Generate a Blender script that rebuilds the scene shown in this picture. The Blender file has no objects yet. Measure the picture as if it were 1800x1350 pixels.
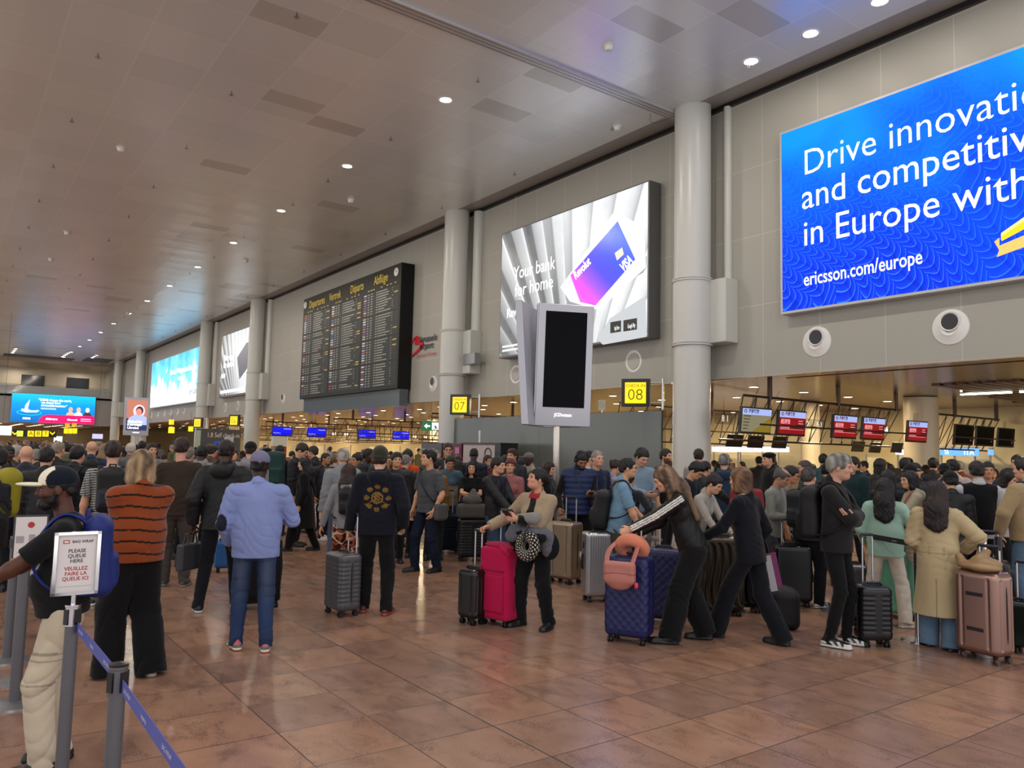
import bpy, math, random
import numpy as np
from mathutils import Matrix, Vector, Euler
PI = math.pi
sc = bpy.context.scene
COL = sc.collection
random.seed(7)
# ---------------------------------------------------------------- camera
F_PX, CX, CY, EYE = 1369.07, 900.0, 675.0, 1.75
_v1 = np.array([-1000.0, 96.0, F_PX]); _v2 = np.array([1890.0, 163.0, F_PX])
_a = _v1 / np.linalg.norm(_v1); _b = _v2 / np.linalg.norm(_v2)
_X, _Y = -_a, _b; _Z = np.cross(_X, _Y)
CAMR = np.array([_X, _Y, _Z])                      # world = CAMR @ (right, down, forward)
cam = bpy.data.objects.new('camera', bpy.data.cameras.new('camera')); COL.objects.link(cam)
cam.data.sensor_width = 36.0; cam.data.lens = F_PX / 1800 * 36; cam.data.clip_end = 400
_m = Matrix.Identity(4)
for i in range(3):
    _m[i][0] = CAMR[i][0]; _m[i][1] = -CAMR[i][1]; _m[i][2] = -CAMR[i][2]
_m[2][3] = EYE
cam.matrix_world = _m
sc.camera = cam
# ---------------------------------------------------------------- world (daylight from the hall's open glazed side), exposure
w = bpy.data.worlds.new('world'); sc.world = w; w.use_nodes = True
bg = w.node_tree.nodes['Background']; bg.inputs[0].default_value = (0.93, 0.93, 1.0, 1); bg.inputs[1].default_value = 1.4
_wn = w.node_tree; _tc = _wn.nodes.new('ShaderNodeTexCoord'); _sp = _wn.nodes.new('ShaderNodeSeparateXYZ'); _rp = _wn.nodes.new('ShaderNodeValToRGB')
_rp.color_ramp.elements[0].position = 0.48; _rp.color_ramp.elements[0].color = (1.0, 0.97, 0.94, 1); _rp.color_ramp.elements[1].position = 0.56; _rp.color_ramp.elements[1].color = (0.62, 0.66, 0.76, 1)  # brighter below the horizon than above, added to light the ceiling from below
_mr = _wn.nodes.new('ShaderNodeMapRange'); _mr.inputs[1].default_value = -1
_wn.links.new(_tc.outputs['Generated'], _sp.inputs[0]); _wn.links.new(_sp.outputs['Z'], _mr.inputs[0]); _wn.links.new(_mr.outputs[0], _rp.inputs[0]); _wn.links.new(_rp.outputs[0], bg.inputs[0])
sc.view_settings.view_transform = 'Standard'; sc.view_settings.look = 'None'
sc.view_settings.exposure = 0.28; sc.view_settings.gamma = 1.0; sc.view_settings.use_curve_mapping = False
cy = sc.cycles
cy.use_denoising = True; cy.max_bounces = 5; cy.diffuse_bounces = 3; cy.glossy_bounces = 3
cy.transmission_bounces = 3; cy.transparent_max_bounces = 6
cy.sample_clamp_indirect = 4.0; cy.caustics_reflective = False; cy.caustics_refractive = False
cy.use_adaptive_sampling = True; cy.adaptive_threshold = 0.02

def lamp(name, loc, size, power, col, rot=(0, 0, 0), spread=PI):
    l = bpy.data.lights.new(name, 'AREA'); l.shape = 'DISK'; l.size = size; l.energy = power; l.color = col; l.spread = spread
    o = bpy.data.objects.new(name, l); COL.objects.link(o); o.location = loc; o.rotation_euler = rot
    return o
HALL_Z = 10.1; LOW_Z = 3.6; WALL_Y = 14.7
WARM = (1.0, 0.91, 0.79); WARM2 = (1.0, 0.78, 0.46)
for k in range(-3, 14):                            # the row of ceiling lamps in the hall
    lamp('hall_lamp', (-15.56 - 5.62 * k, 9.14, HALL_Z - 0.06), 0.3, 120, WARM)
for k in range(-4, 13):                            # a row out of view, added to light the daylight side
    lamp('hall_lamp', (-15.56 - 5.62 * k, -2.1, HALL_Z - 0.06), 0.3, 120, WARM)
for k in range(4):
    lamp('hall_lamp', (-9.92 + 1.405 * k, 13.25, HALL_Z - 0.06), 0.3, 10, WARM)
for x in range(0, 11):                             # the lamps over the check-in area under the low ceiling
    for y in (17.2, 21.4, 25.6):
        lamp('check_in_lamp', (-5.0 - 8.4 * x, y, LOW_Z - 0.05), 0.5, 125, WARM2)

def pray(px, py):
    return CAMR @ np.array([px - CX, py - CY, F_PX])
def at(px, py, ax, val):                           # the point a photo pixel shows on the plane axis = val
    d = pray(px, py); o = np.array([0, 0, EYE]); return o + d * ((val - o[ax]) / d[ax])
def ground(px, py):
    return at(px, py, 2, 0.0)
# ---------------------------------------------------------------- materials
MATS = {}
def _nt(name):
    m = bpy.data.materials.new(name); m.use_nodes = True
    return m, m.node_tree, m.node_tree.nodes['Principled BSDF']
def N(nt, t, **kw):
    n = nt.nodes.new(t)
    for k, v in kw.items():
        if k.startswith('i_'):
            n.inputs[int(k[2:])].default_value = v
        else:
            setattr(n, k, v)
    return n
def mat(name, col, rough=0.5, metal=0.0, emit=0.0, bump=0.0, bscale=60.0, vary=0.0, spec=None):
    if name in MATS: return MATS[name]
    m, nt, b = _nt(name)
    b.inputs['Base Color'].default_value = (*col, 1); b.inputs['Roughness'].default_value = rough; b.inputs['Metallic'].default_value = metal
    if spec is not None: b.inputs['Specular IOR Level'].default_value = spec
    if emit:
        b.inputs['Emission Color'].default_value = (*col, 1); b.inputs['Emission Strength'].default_value = emit
        b.inputs['Base Color'].default_value = (*[c * 0.1 for c in col], 1)
    if bump or vary:
        tc = N(nt, 'ShaderNodeTexCoord'); nz = N(nt, 'ShaderNodeTexNoise'); nz.inputs['Scale'].default_value = bscale; nz.inputs['Detail'].default_value = 3
        nt.links.new(tc.outputs['Object'], nz.inputs['Vector'])
        if bump:
            bp = N(nt, 'ShaderNodeBump'); bp.inputs['Strength'].default_value = bump; bp.inputs['Distance'].default_value = 0.01
            nt.links.new(nz.outputs['Fac'], bp.inputs['Height']); nt.links.new(bp.outputs['Normal'], b.inputs['Normal'])
        if vary:
            mx = N(nt, 'ShaderNodeMix', data_type='RGBA'); mx.inputs[6].default_value = (*[c * (1 - vary) for c in col], 1); mx.inputs[7].default_value = (*[min(1, c * (1 + vary)) for c in col], 1)
            nt.links.new(nz.outputs['Fac'], mx.inputs[0]); nt.links.new(mx.outputs[2], b.inputs['Base Color'])
    MATS[name] = m; return m
def amat(name, rough=0.8, metal=0.0, bump=0.3, bscale=220.0, sheen=0.0, sss=0.0, spec=0.5, stretch=(1, 1, 1)):
    """colour from the mesh's own colour attribute times the object's tint"""
    if name in MATS: return MATS[name]
    m, nt, b = _nt(name)
    at_ = N(nt, 'ShaderNodeAttribute', attribute_name='Col'); oi = N(nt, 'ShaderNodeObjectInfo')
    mx = N(nt, 'ShaderNodeMix', data_type='RGBA', blend_type='MULTIPLY'); mx.inputs[0].default_value = 1.0
    nt.links.new(at_.outputs['Color'], mx.inputs[6]); nt.links.new(oi.outputs['Color'], mx.inputs[7])
    nt.links.new(mx.outputs[2], b.inputs['Base Color'])
    b.inputs['Roughness'].default_value = rough; b.inputs['Metallic'].default_value = metal; b.inputs['Specular IOR Level'].default_value = spec
    if sheen: b.inputs['Sheen Weight'].default_value = sheen
    if sss:
        b.inputs['Subsurface Weight'].default_value = sss; b.inputs['Subsurface Radius'].default_value = (0.012, 0.005, 0.003); b.inputs['Subsurface Scale'].default_value = 1.0
    if bump:
        tc = N(nt, 'ShaderNodeTexCoord'); mp = N(nt, 'ShaderNodeMapping'); mp.inputs['Scale'].default_value = stretch
        nz = N(nt, 'ShaderNodeTexNoise'); nz.inputs['Scale'].default_value = bscale; nz.inputs['Detail'].default_value = 2
        bp = N(nt, 'ShaderNodeBump'); bp.inputs['Strength'].default_value = bump; bp.inputs['Distance'].default_value = 0.004
        nt.links.new(tc.outputs['Object'], mp.inputs[0]); nt.links.new(mp.outputs[0], nz.inputs['Vector']); nt.links.new(nz.outputs['Fac'], bp.inputs['Height']); nt.links.new(bp.outputs['Normal'], b.inputs['Normal'])
    MATS[name] = m; return m
# ---------------------------------------------------------------- mesh helpers
class MB:
    def __init__(s): s.v = []; s.f = []
    def add(s, vs, fs):
        n = len(s.v); s.v += [tuple(map(float, v)) for v in vs]; s.f += [tuple(i + n for i in f) for f in fs]; return s
    def box(s, x0, x1, y0, y1, z0, z1, m=None):
        vs = [Vector((x, y, z)) for x in (x0, x1) for y in (y0, y1) for z in (z0, z1)]
        if m is not None: vs = [m @ v for v in vs]
        return s.add(vs, [(0, 1, 3, 2), (4, 6, 7, 5), (0, 4, 5, 1), (2, 3, 7, 6), (0, 2, 6, 4), (1, 5, 7, 3)])
    def rod(s, a, b, r, r2=None, n=12, cap=True):
        a = Vector(a); b = Vector(b); r2 = r if r2 is None else r2; d = (b - a).normalized()
        u = d.cross(Vector((0, 0, 1)) if abs(d.z) < 0.9 else Vector((1, 0, 0))).normalized(); v = d.cross(u)
        vs = []
        for c, rr in ((a, r), (b, r2)):
            for i in range(n):
                t = 2 * PI * i / n; vs.append(c + u * math.cos(t) * rr + v * math.sin(t) * rr)
        fs = [(i, (i + 1) % n, n + (i + 1) % n, n + i) for i in range(n)]
        if cap: fs += [tuple(range(n))[::-1], tuple(range(n, 2 * n))]
        return s.add(vs, fs)
    def tube(s, pts, r, n=8, r2=None):
        pts = [Vector(p) for p in pts]; vs = []; fs = []; pu = None; r2 = r if r2 is None else r2
        for i, p in enumerate(pts):
            d = (pts[min(i + 1, len(pts) - 1)] - pts[max(i - 1, 0)]).normalized()
            if pu is None: u = d.cross(Vector((0, 0, 1)) if abs(d.z) < 0.9 else Vector((1, 0, 0))).normalized()
            else: u = (pu - d * pu.dot(d)).normalized()
            pu = u; v = d.cross(u)
            for k in range(n):
                t = 2 * PI * k / n; vs.append(p + u * math.cos(t) * r + v * math.sin(t) * r2)
            if i:
                o = (i - 1) * n; fs += [(o + k, o + (k + 1) % n, o + n + (k + 1) % n, o + n + k) for k in range(n)]
        fs += [tuple(range(n))[::-1], tuple(range(len(vs) - n, len(vs)))]
        return s.add(vs, fs)
    def lathe(s, prof, c=(0, 0, 0), n=32):
        vs = []; fs = []; m = len(prof)
        for i in range(n):
            t = 2 * PI * i / n
            vs += [(c[0] + r * math.cos(t), c[1] + r * math.sin(t), c[2] + z) for r, z in prof]
        for i in range(n):
            j = (i + 1) % n
            fs += [(i * m + k, j * m + k, j * m + k + 1, i * m + k + 1) for k in range(m - 1)]
        return s.add(vs, fs)
    def prism(s, pts, z0, z1):
        n = len(pts); vs = [(x, y, z0) for x, y in pts] + [(x, y, z1) for x, y in pts]
        return s.add(vs, [tuple(range(n))[::-1], tuple(range(n, 2 * n))] + [(i, (i + 1) % n, n + (i + 1) % n, n + i) for i in range(n)])
def link(o, parent=None):
    COL.objects.link(o)
    if parent is not None: o.parent = parent
    return o
def mesh_obj(name, mb, m, parent=None, smooth=False, bevel=0.0, seg=2):
    me = bpy.data.meshes.new(name); me.from_pydata(mb.v, [], mb.f); me.update()
    import bmesh
    bm = bmesh.new(); bm.from_mesh(me)
    if bevel: bmesh.ops.bevel(bm, geom=bm.edges[:], offset=bevel, segments=seg, affect='EDGES', profile=0.5, clamp_overlap=True)
    bmesh.ops.recalc_face_normals(bm, faces=bm.faces[:]); bm.to_mesh(me); bm.free()
    if m is not None: me.materials.append(m)
    if smooth:
        me.polygons.foreach_set('use_smooth', [True] * len(me.polygons)); me.set_sharp_from_angle(angle=math.radians(38))
    return link(bpy.data.objects.new(name, me), parent)
def empty(name, loc=(0, 0, 0), rz=0.0, rot=None, scale=None):
    o = bpy.data.objects.new(name, None); COL.objects.link(o); o.location = loc; o.empty_display_size = 0.1
    o.rotation_euler = rot if rot is not None else (0, 0, rz)
    if scale: o.scale = (scale,) * 3
    return o
def tag(o, label, cat, group=None):
    o['label'] = label; o['category'] = cat
    if group: o['group'] = group
    return o
def struct(name, mb, m, smooth=False, bevel=0.0):
    o = mesh_obj(name, mb, m, None, smooth, bevel); o['kind'] = 'structure'; return o
def dup(root, loc=None, rz=None, label=None, tint=None):
    r = root.copy(); COL.objects.link(r)
    if loc is not None: r.location = loc
    if rz is not None: r.rotation_euler = (0, 0, rz)
    if label: r['label'] = label
    for ch in list(root.children):
        c = ch.copy(); COL.objects.link(c); c.parent = r
        for g in list(ch.children):
            d = g.copy(); COL.objects.link(d); d.parent = c
    return r
def text(s, size, x, y, z, m, parent, name='lettering', align='LEFT', weight=0.0, rot=0.0, sx=1.0, spacing=1.0, line=1.0, ext=0.0):
    c = bpy.data.curves.new(name, 'FONT'); c.body = s; c.size = size; c.align_x = align; c.align_y = 'BOTTOM_BASELINE'
    c.offset = weight; c.space_character = spacing; c.space_line = line; c.extrude = ext; c.resolution_u = 3
    c.materials.append(m)
    o = bpy.data.objects.new(name, c); link(o, parent); o.location = (x, y, z); o.rotation_euler = (0, 0, rot); o.scale = (sx, 1, 1)
    return o
SOUTH = (PI / 2, 0, 0); EAST = (PI / 2, 0, PI / 2)
# ================================================================ THE SETTING
def math_(nt, op, a, b=None, c=None):
    n = N(nt, 'ShaderNodeMath', operation=op)
    for i, v in enumerate((a, b, c)):
        if v is None: continue
        if isinstance(v, (int, float)): n.inputs[i].default_value = v
        else: nt.links.new(v, n.inputs[i])
    return n.outputs[0]
def cell_grid(nt, pos, ou, ov, mu, mv, axes=('X', 'Y')):
    sp = N(nt, 'ShaderNodeSeparateXYZ'); nt.links.new(pos, sp.inputs[0])
    u = math_(nt, 'DIVIDE', math_(nt, 'SUBTRACT', sp.outputs[axes[0]], ou), mu); v = math_(nt, 'DIVIDE', math_(nt, 'SUBTRACT', sp.outputs[axes[1]], ov), mv)
    fu = math_(nt, 'FLOOR', u); fv = math_(nt, 'FLOOR', v)
    du = math_(nt, 'MULTIPLY', math_(nt, 'ABSOLUTE', math_(nt, 'SUBTRACT', math_(nt, 'FRACT', math_(nt, 'ADD', u, 0.5)), 0.5)), mu)
    dv = math_(nt, 'MULTIPLY', math_(nt, 'ABSOLUTE', math_(nt, 'SUBTRACT', math_(nt, 'FRACT', math_(nt, 'ADD', v, 0.5)), 0.5)), mv)
    cb = N(nt, 'ShaderNodeCombineXYZ'); nt.links.new(fu, cb.inputs[0]); nt.links.new(fv, cb.inputs[1])
    return sp, cb.outputs[0], du, dv
def white(nt, vec):
    n = N(nt, 'ShaderNodeTexWhiteNoise', noise_dimensions='3D'); nt.links.new(vec, n.inputs['Vector']); return n
def ramp(nt, fac, stops):
    r = N(nt, 'ShaderNodeValToRGB'); e = r.color_ramp.elements
    while len(e) < len(stops): e.new(0.5)
    for el, (p, c) in zip(e, stops): el.position = p; el.color = (*c, 1)
    nt.links.new(fac, r.inputs[0]); return r.outputs[0]
def mixc(nt, f, a, b, bt='MIX'):
    n = N(nt, 'ShaderNodeMix', data_type='RGBA', blend_type=bt)
    for i, v in ((0, f), (6, a), (7, b)):
        if isinstance(v, tuple): n.inputs[i].default_value = (*v, 1)
        elif isinstance(v, (int, float)): n.inputs[i].default_value = v
        else: nt.links.new(v, n.inputs[i])
    return n.outputs[2]

def floor_mat():
    m, nt, b = _nt('granite_floor')
    tc = N(nt, 'ShaderNodeTexCoord'); pos = tc.outputs['Object']
    sp, cell, du, dv = cell_grid(nt, pos, -3.02, 2.97, 0.597, 0.594)
    wn = white(nt, cell)
    off = N(nt, 'ShaderNodeVectorMath', operation='SCALE'); nt.links.new(wn.outputs['Color'], off.inputs[0]); off.inputs['Scale'].default_value = 30
    ad = N(nt, 'ShaderNodeVectorMath', operation='ADD'); nt.links.new(pos, ad.inputs[0]); nt.links.new(off.outputs[0], ad.inputs[1])
    mp = N(nt, 'ShaderNodeMapping'); mp.inputs['Rotation'].default_value = (0, 0, 0.5); mp.inputs['Scale'].default_value = (1.3, 2.2, 1); nt.links.new(ad.outputs[0], mp.inputs[0])
    n1 = N(nt, 'ShaderNodeTexNoise'); n1.inputs['Scale'].default_value = 1.9; n1.inputs['Detail'].default_value = 5; n1.inputs['Distortion'].default_value = 0.4; nt.links.new(mp.outputs[0], n1.inputs['Vector'])
    base = ramp(nt, n1.outputs['Fac'], [(0.25, (0.285, 0.158, 0.108)), (0.5, (0.345, 0.195, 0.132)), (0.78, (0.40, 0.235, 0.165))])
    tint = ramp(nt, wn.outputs['Value'], [(0.0, (0.80, 0.80, 0.86)), (0.5, (1, 1, 1)), (1.0, (1.14, 1.08, 1.02))])
    base = mixc(nt, 1.0, base, tint, 'MULTIPLY')
    n2 = N(nt, 'ShaderNodeTexNoise'); n2.inputs['Scale'].default_value = 85; n2.inputs['Detail'].default_value = 4; nt.links.new(mp.outputs[0], n2.inputs['Vector'])
    n3 = N(nt, 'ShaderNodeTexNoise'); n3.inputs['Scale'].default_value = 2.6; n3.inputs['Detail'].default_value = 4; n3.inputs['Distortion'].default_value = 0.8; nt.links.new(mp.outputs[0], n3.inputs['Vector'])
    band = math_(nt, 'MULTIPLY', math_(nt, 'SUBTRACT', n3.outputs['Fac'], 0.50), 0.85)
    s = math_(nt, 'SMOOTHSTEP' if False else 'GREATER_THAN', math_(nt, 'ADD', n2.outputs['Fac'], band), 0.60)
    base = mixc(nt, math_(nt, 'MULTIPLY', s, 0.55), base, (0.08, 0.05, 0.046))
    n4 = N(nt, 'ShaderNodeTexNoise'); n4.inputs['Scale'].default_value = 260; n4.inputs['Detail'].default_value = 1; nt.links.new(pos, n4.inputs['Vector'])
    base = mixc(nt, math_(nt, 'MULTIPLY', math_(nt, 'GREATER_THAN', n4.outputs['Fac'], 0.60), 0.22), base, (0.55, 0.36, 0.26))
    d = math_(nt, 'MINIMUM', du, dv); g = math_(nt, 'LESS_THAN', d, 0.0035)
    # a wider expansion joint every twelfth tile
    fy = math_(nt, 'DIVIDE', math_(nt, 'SUBTRACT', sp.outputs['Y'], 2.97), 7.128)
    dj = math_(nt, 'MULTIPLY', math_(nt, 'ABSOLUTE', math_(nt, 'SUBTRACT', math_(nt, 'FRACT', math_(nt, 'ADD', fy, 0.5)), 0.5)), 7.128)
    g = math_(nt, 'MAXIMUM', g, math_(nt, 'LESS_THAN', dj, 0.0055))
    base = mixc(nt, math_(nt, 'MULTIPLY', g, 1.0), base, (0.03, 0.02, 0.018))
    nt.links.new(base, b.inputs['Base Color'])
    rr = math_(nt, 'ADD', math_(nt, 'MULTIPLY', n1.outputs['Fac'], 0.12), math_(nt, 'ADD', math_(nt, 'MULTIPLY', g, 0.4), 0.16))
    nt.links.new(rr, b.inputs['Roughness']); b.inputs['Specular IOR Level'].default_value = 0.55
    bp = N(nt, 'ShaderNodeBump'); bp.inputs['Strength'].default_value = 0.10; bp.inputs['Distance'].default_value = 0.002
    nt.links.new(math_(nt, 'SUBTRACT', n2.outputs['Fac'], g), bp.inputs['Height']); nt.links.new(bp.outputs['Normal'], b.inputs['Normal'])
    return m
def panel_mat(name, col, dark, ou, ov, mu, mv, seam, seamcol, axes, rough, metal, vary=0.06, patch=0.0, spec=0.5, bow=0.0):
    m, nt, b = _nt(name)
    tc = N(nt, 'ShaderNodeTexCoord'); pos = tc.outputs['Object']
    sp, cell, du, dv = cell_grid(nt, pos, ou, ov, mu, mv, axes)
    wn = white(nt, cell)
    n1 = N(nt, 'ShaderNodeTexNoise'); n1.inputs['Scale'].default_value = 0.45; n1.inputs['Detail'].default_value = 4; nt.links.new(pos, n1.inputs['Vector'])
    c = mixc(nt, wn.outputs['Value'], tuple(x * (1 - vary) for x in col), tuple(min(1, x * (1 + vary)) for x in col))
    c = mixc(nt, math_(nt, 'MULTIPLY', n1.outputs['Fac'], 0.35), c, tuple(x * 0.86 for x in col))
    if patch:
        sp2, cell2, _, _ = cell_grid(nt, pos, ou, ov, mu / 2, mv, axes)
        w2 = white(nt, cell2)
        p = math_(nt, 'MULTIPLY', math_(nt, 'GREATER_THAN', w2.outputs['Value'], 1 - patch), 0.8)
        c = mixc(nt, p, c, dark)
    s = math_(nt, 'LESS_THAN', math_(nt, 'MINIMUM', du, dv), seam)
    c = mixc(nt, math_(nt, 'MULTIPLY', s, 0.55), c, seamcol)
    nt.links.new(c, b.inputs['Base Color'])
    b.inputs['Roughness'].default_value = rough; b.inputs['Metallic'].default_value = metal; b.inputs['Specular IOR Level'].default_value = spec
    # every sheet is slightly dished, so reflections break from sheet to sheet
    h = math_(nt, 'ADD', math_(nt, 'MULTIPLY', du, du), math_(nt, 'MULTIPLY', dv, dv))
    n2 = N(nt, 'ShaderNodeTexNoise'); n2.inputs['Scale'].default_value = 1.3; nt.links.new(pos, n2.inputs['Vector'])
    h = math_(nt, 'ADD', math_(nt, 'MULTIPLY', h, bow), math_(nt, 'MULTIPLY', n2.outputs['Fac'], bow * 0.4))
    bp = N(nt, 'ShaderNodeBump'); bp.inputs['Strength'].default_value = 1.0; bp.inputs['Distance'].default_value = 0.05
    nt.links.new(h, bp.inputs['Height']); nt.links.new(bp.outputs['Normal'], b.inputs['Normal'])
    return m
M_FLOOR = floor_mat()
M_CEIL = panel_mat('ceiling_sheets', (0.74, 0.77, 0.755), (0.53, 0.53, 0.50), -16.26, 0.0, 1.405, 1.405, 0.012, (0.88, 0.87, 0.86), ('X', 'Y'), 0.29, 0.35, 0.05, 0.045, 0.5, 0.22)
M_WALL = panel_mat('wall_sheets', (0.41, 0.40, 0.355), (0.3, 0.3, 0.3), -9.3, 3.57, 1.405, 1.62, 0.009, (0.62, 0.61, 0.56), ('X', 'Z'), 0.42, 0.0, 0.025, 0, 0.4, 0.02)
M_LOW = panel_mat('bronze_slats', (0.30, 0.20, 0.115), (0.1, 0.07, 0.04), 0, 0, 2.8, 0.16, 0.008, (0.10, 0.06, 0.035), ('X', 'Y'), 0.22, 0.75, 0.06, 0, 0.5, 0.05)
M_SLAT = panel_mat('dark_slats', (0.17, 0.10, 0.075), (0.1, 0.07, 0.04), 0, 0, 0.26, 4.0, 0.05, (0.02, 0.012, 0.01), ('X', 'Y'), 0.35, 0.3, 0.05, 0, 0.5, 0.02)
M_WHITE = mat('white_paint', (0.80, 0.80, 0.78), 0.4)
M_COLUMN = mat('column_paint', (0.56, 0.57, 0.54), 0.3)
M_DARK = mat('dark_metal', (0.035, 0.032, 0.03), 0.4, 0.3)
M_BLACK = mat('black_plastic', (0.012, 0.012, 0.013), 0.32)
M_GREY = mat('grey_metal', (0.32, 0.33, 0.34), 0.38, 0.6)
M_CHROME = mat('chrome', (0.75, 0.75, 0.76), 0.12, 1.0)
M_ALU = mat('brushed_aluminium', (0.62, 0.62, 0.62), 0.3, 0.9)
M_WARMWALL = mat('warm_cream_wall', (0.84, 0.72, 0.42), 0.6, vary=0.05, bscale=1.5)
M_LAMP = mat('lamp_glow', (1.0, 0.88, 0.66), emit=14)
M_LAMPS = mat('small_lamp_glow', (1.0, 0.90, 0.70), emit=9)

struct('floor', MB().box(-135, 5, -17, 46, -0.3, 0), M_FLOOR)
# main ceiling, its edge cove, the high wall over the check-in opening and the low ceiling behind it
mb = MB().box(-92.5, 8, -26, 13.9, HALL_Z, HALL_Z + 0.25)
struct('ceiling', mb, M_CEIL)
mb = MB(); mb.add([(-92.5, 13.9, HALL_Z), (8, 13.9, HALL_Z), (8, WALL_Y, HALL_Z + 0.1), (-92.5, WALL_Y, HALL_Z + 0.1), (-92.5, 13.9, HALL_Z + .25), (8, 13.9, HALL_Z + .25), (8, WALL_Y, HALL_Z + .3), (-92.5, WALL_Y, HALL_Z + .3)],
    [(0, 1, 2, 3), (4, 7, 6, 5), (0, 4, 5, 1), (1, 5, 6, 2), (2, 6, 7, 3), (3, 7, 4, 0)])
o = struct('trim_1', mb, mat('cove_metal', (0.36, 0.34, 0.32), 0.45, 0.2))
o = struct('trim_2', MB().box(-92.5, 8, WALL_Y - 0.09, WALL_Y, HALL_Z - 0.02, HALL_Z + 0.1), M_BLACK)
struct('wall_right', MB().box(-110, 8, WALL_Y, WALL_Y + 0.45, 3.57, HALL_Z + 0.1), M_WALL)
struct('ceiling', MB().box(-128.4, 8, WALL_Y + 0.45, 29, LOW_Z + 0.02, LOW_Z + 0.2), M_LOW)
struct('trim_3', MB().box(-110, 8, WALL_Y, WALL_Y + 0.45, 3.55, 3.57), M_LOW)
# the ribbed field of the low ceiling on the right
mb = MB(); p = [at(x, y, 2, LOW_Z) for x, y in ((1400, 664), (1800, 710))]
mb.prism([(-10.75, 15.6), (-3.0, 15.6), (-3.0, 28.9), (-10.15, 28.9)], LOW_Z - 0.02, LOW_Z + 0.02)
mb2 = MB()
struct('trim_4', mb, M_LOW)
for i in range(24):
    x = -9.9 + i * 0.28
    mb2.box(x, x + 0.2, 18.9 if i > 3 else 18.9 + (3 - i) * 2.2, 28.9, LOW_Z - 0.06, LOW_Z - 0.02)
struct('trim_5', mb2, M_SLAT)
for (x, y) in ((-9.0, 21.6), (-7.6, 21.6)):
    l = mesh_obj('strip_light', MB().box(-0.6, 0.6, -0.05, 0.05, -0.03, 0), M_LAMPS, None); l.location = (x, y, LOW_Z - 0.061)
    tag(l, 'long white strip light set in the ribbed dark ceiling', 'light', 'strip lights in the ribbed ceiling')
struct('wall_back', MB().box(-128.4, 8, 28.6, 29, 0, LOW_Z + 0.02), M_WARMWALL)
# far end of the hall: mezzanine band, upper floor wall, lower recess
M_MEZZ = mat('grey_band', (0.42, 0.41, 0.40), 0.5)
struct('wall_far', MB().box(-96, -95.2, -26, 14.7, 3.5, 6.62), M_MEZZ)
struct('wall_far', MB().box(-101.4, -101, -26, 14.7, 6.3, 10.1), mat('far_beige', (0.62, 0.53, 0.40), 0.6))
struct('floor', MB().box(-101.4, -95.2, -26, 14.7, 6.3, 6.5), M_MEZZ)
struct('ceiling', MB().box(-101.4, -92.5, -26, 14.7, 9.75, 10.35), mat('far_soffit', (0.40, 0.31, 0.22), 0.4, 0.3))
struct('ceiling', MB().box(-128, -96, -26, 14.7, 3.62, 3.8), mat('far_low_ceiling', (0.50, 0.34, 0.16), 0.3, 0.5))
struct('wall_far', MB().box(-128.4, -128, -26, 29, 0, 3.7), mat('far_glow_wall', (0.85, 0.62, 0.32), 0.6))
for i, (y0, y1) in enumerate(((-3.0, 3.1), (6.5, 8.7), (10.9, 13.1))):
    mb = MB().box(-101, -100.9, y0, y1, 6.5, 9.0)
    d = mesh_obj('window_%d' % (i + 1), mb, mat('dark_glass', (0.04, 0.045, 0.05), 0.08, 0.0)); d['kind'] = 'structure'
rail = empty('balcony_railing', (-95.2, 0, 6.6))
mesh_obj('handrail', MB().tube([(0, y, 0.95 - 0.0 * y) for y in (-20, 14.4)], 0.04), M_DARK, rail)
mesh_obj('glass_panel', MB().box(-0.01, 0.01, -20, 14.4, 0, 0.85), mat('rail_glass', (0.5, 0.55, 0.55), 0.05, 0.0), rail)
rail.children[1].data.materials[0].node_tree.nodes['Principled BSDF'].inputs['Alpha'].default_value = 0.18
for i in range(12): mesh_obj('post', MB().rod((0, -19 + 3 * i, 0), (0, -19 + 3 * i, 0.95), 0.025), M_DARK, rail)
tag(rail, 'dark handrail on glass panels along the far balcony above the turquoise screen', 'railing')
# open ceiling coffers near the far end
for i, (x0, x1, y0, y1) in enumerate(((-84, -79, -6, 3.2), (-91, -87, 11.0, 13.4), (-91.6, -89.4, 4.2, 10.2))):
    struct('trim_%d' % (6 + i), MB().box(x0, x1, y0, y1, HALL_Z - 0.05, HALL_Z - 0.004), mat('coffer_dark', (0.05, 0.045, 0.04), 0.5))
# ceiling track
tr = empty('ceiling_track', (-12.72, 0, HALL_Z))
mesh_obj('rail', MB().box(-0.16, 0.16, -20, 14.3, -0.06, -0.002), mat('track_white', (0.62, 0.62, 0.62), 0.3, 0.4), tr)
for dx in (-0.11, 0.0, 0.11): mesh_obj('groove', MB().box(dx - 0.018, dx + 0.018, -20, 14.2, -0.075, -0.061), M_DARK, tr)
mesh_obj('cable', MB().tube([(0.05 - 0.25 * t, 13.9 - 0.3 * math.sin(t * PI) - 0.55 * t, -0.08 - 0.28 * math.sin(t * PI)) for t in np.linspace(0, 1, 12)], 0.012), M_DARK, tr)
tag(tr, 'long straight aluminium track with dark grooves crossing the ceiling panels', 'track')

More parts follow.
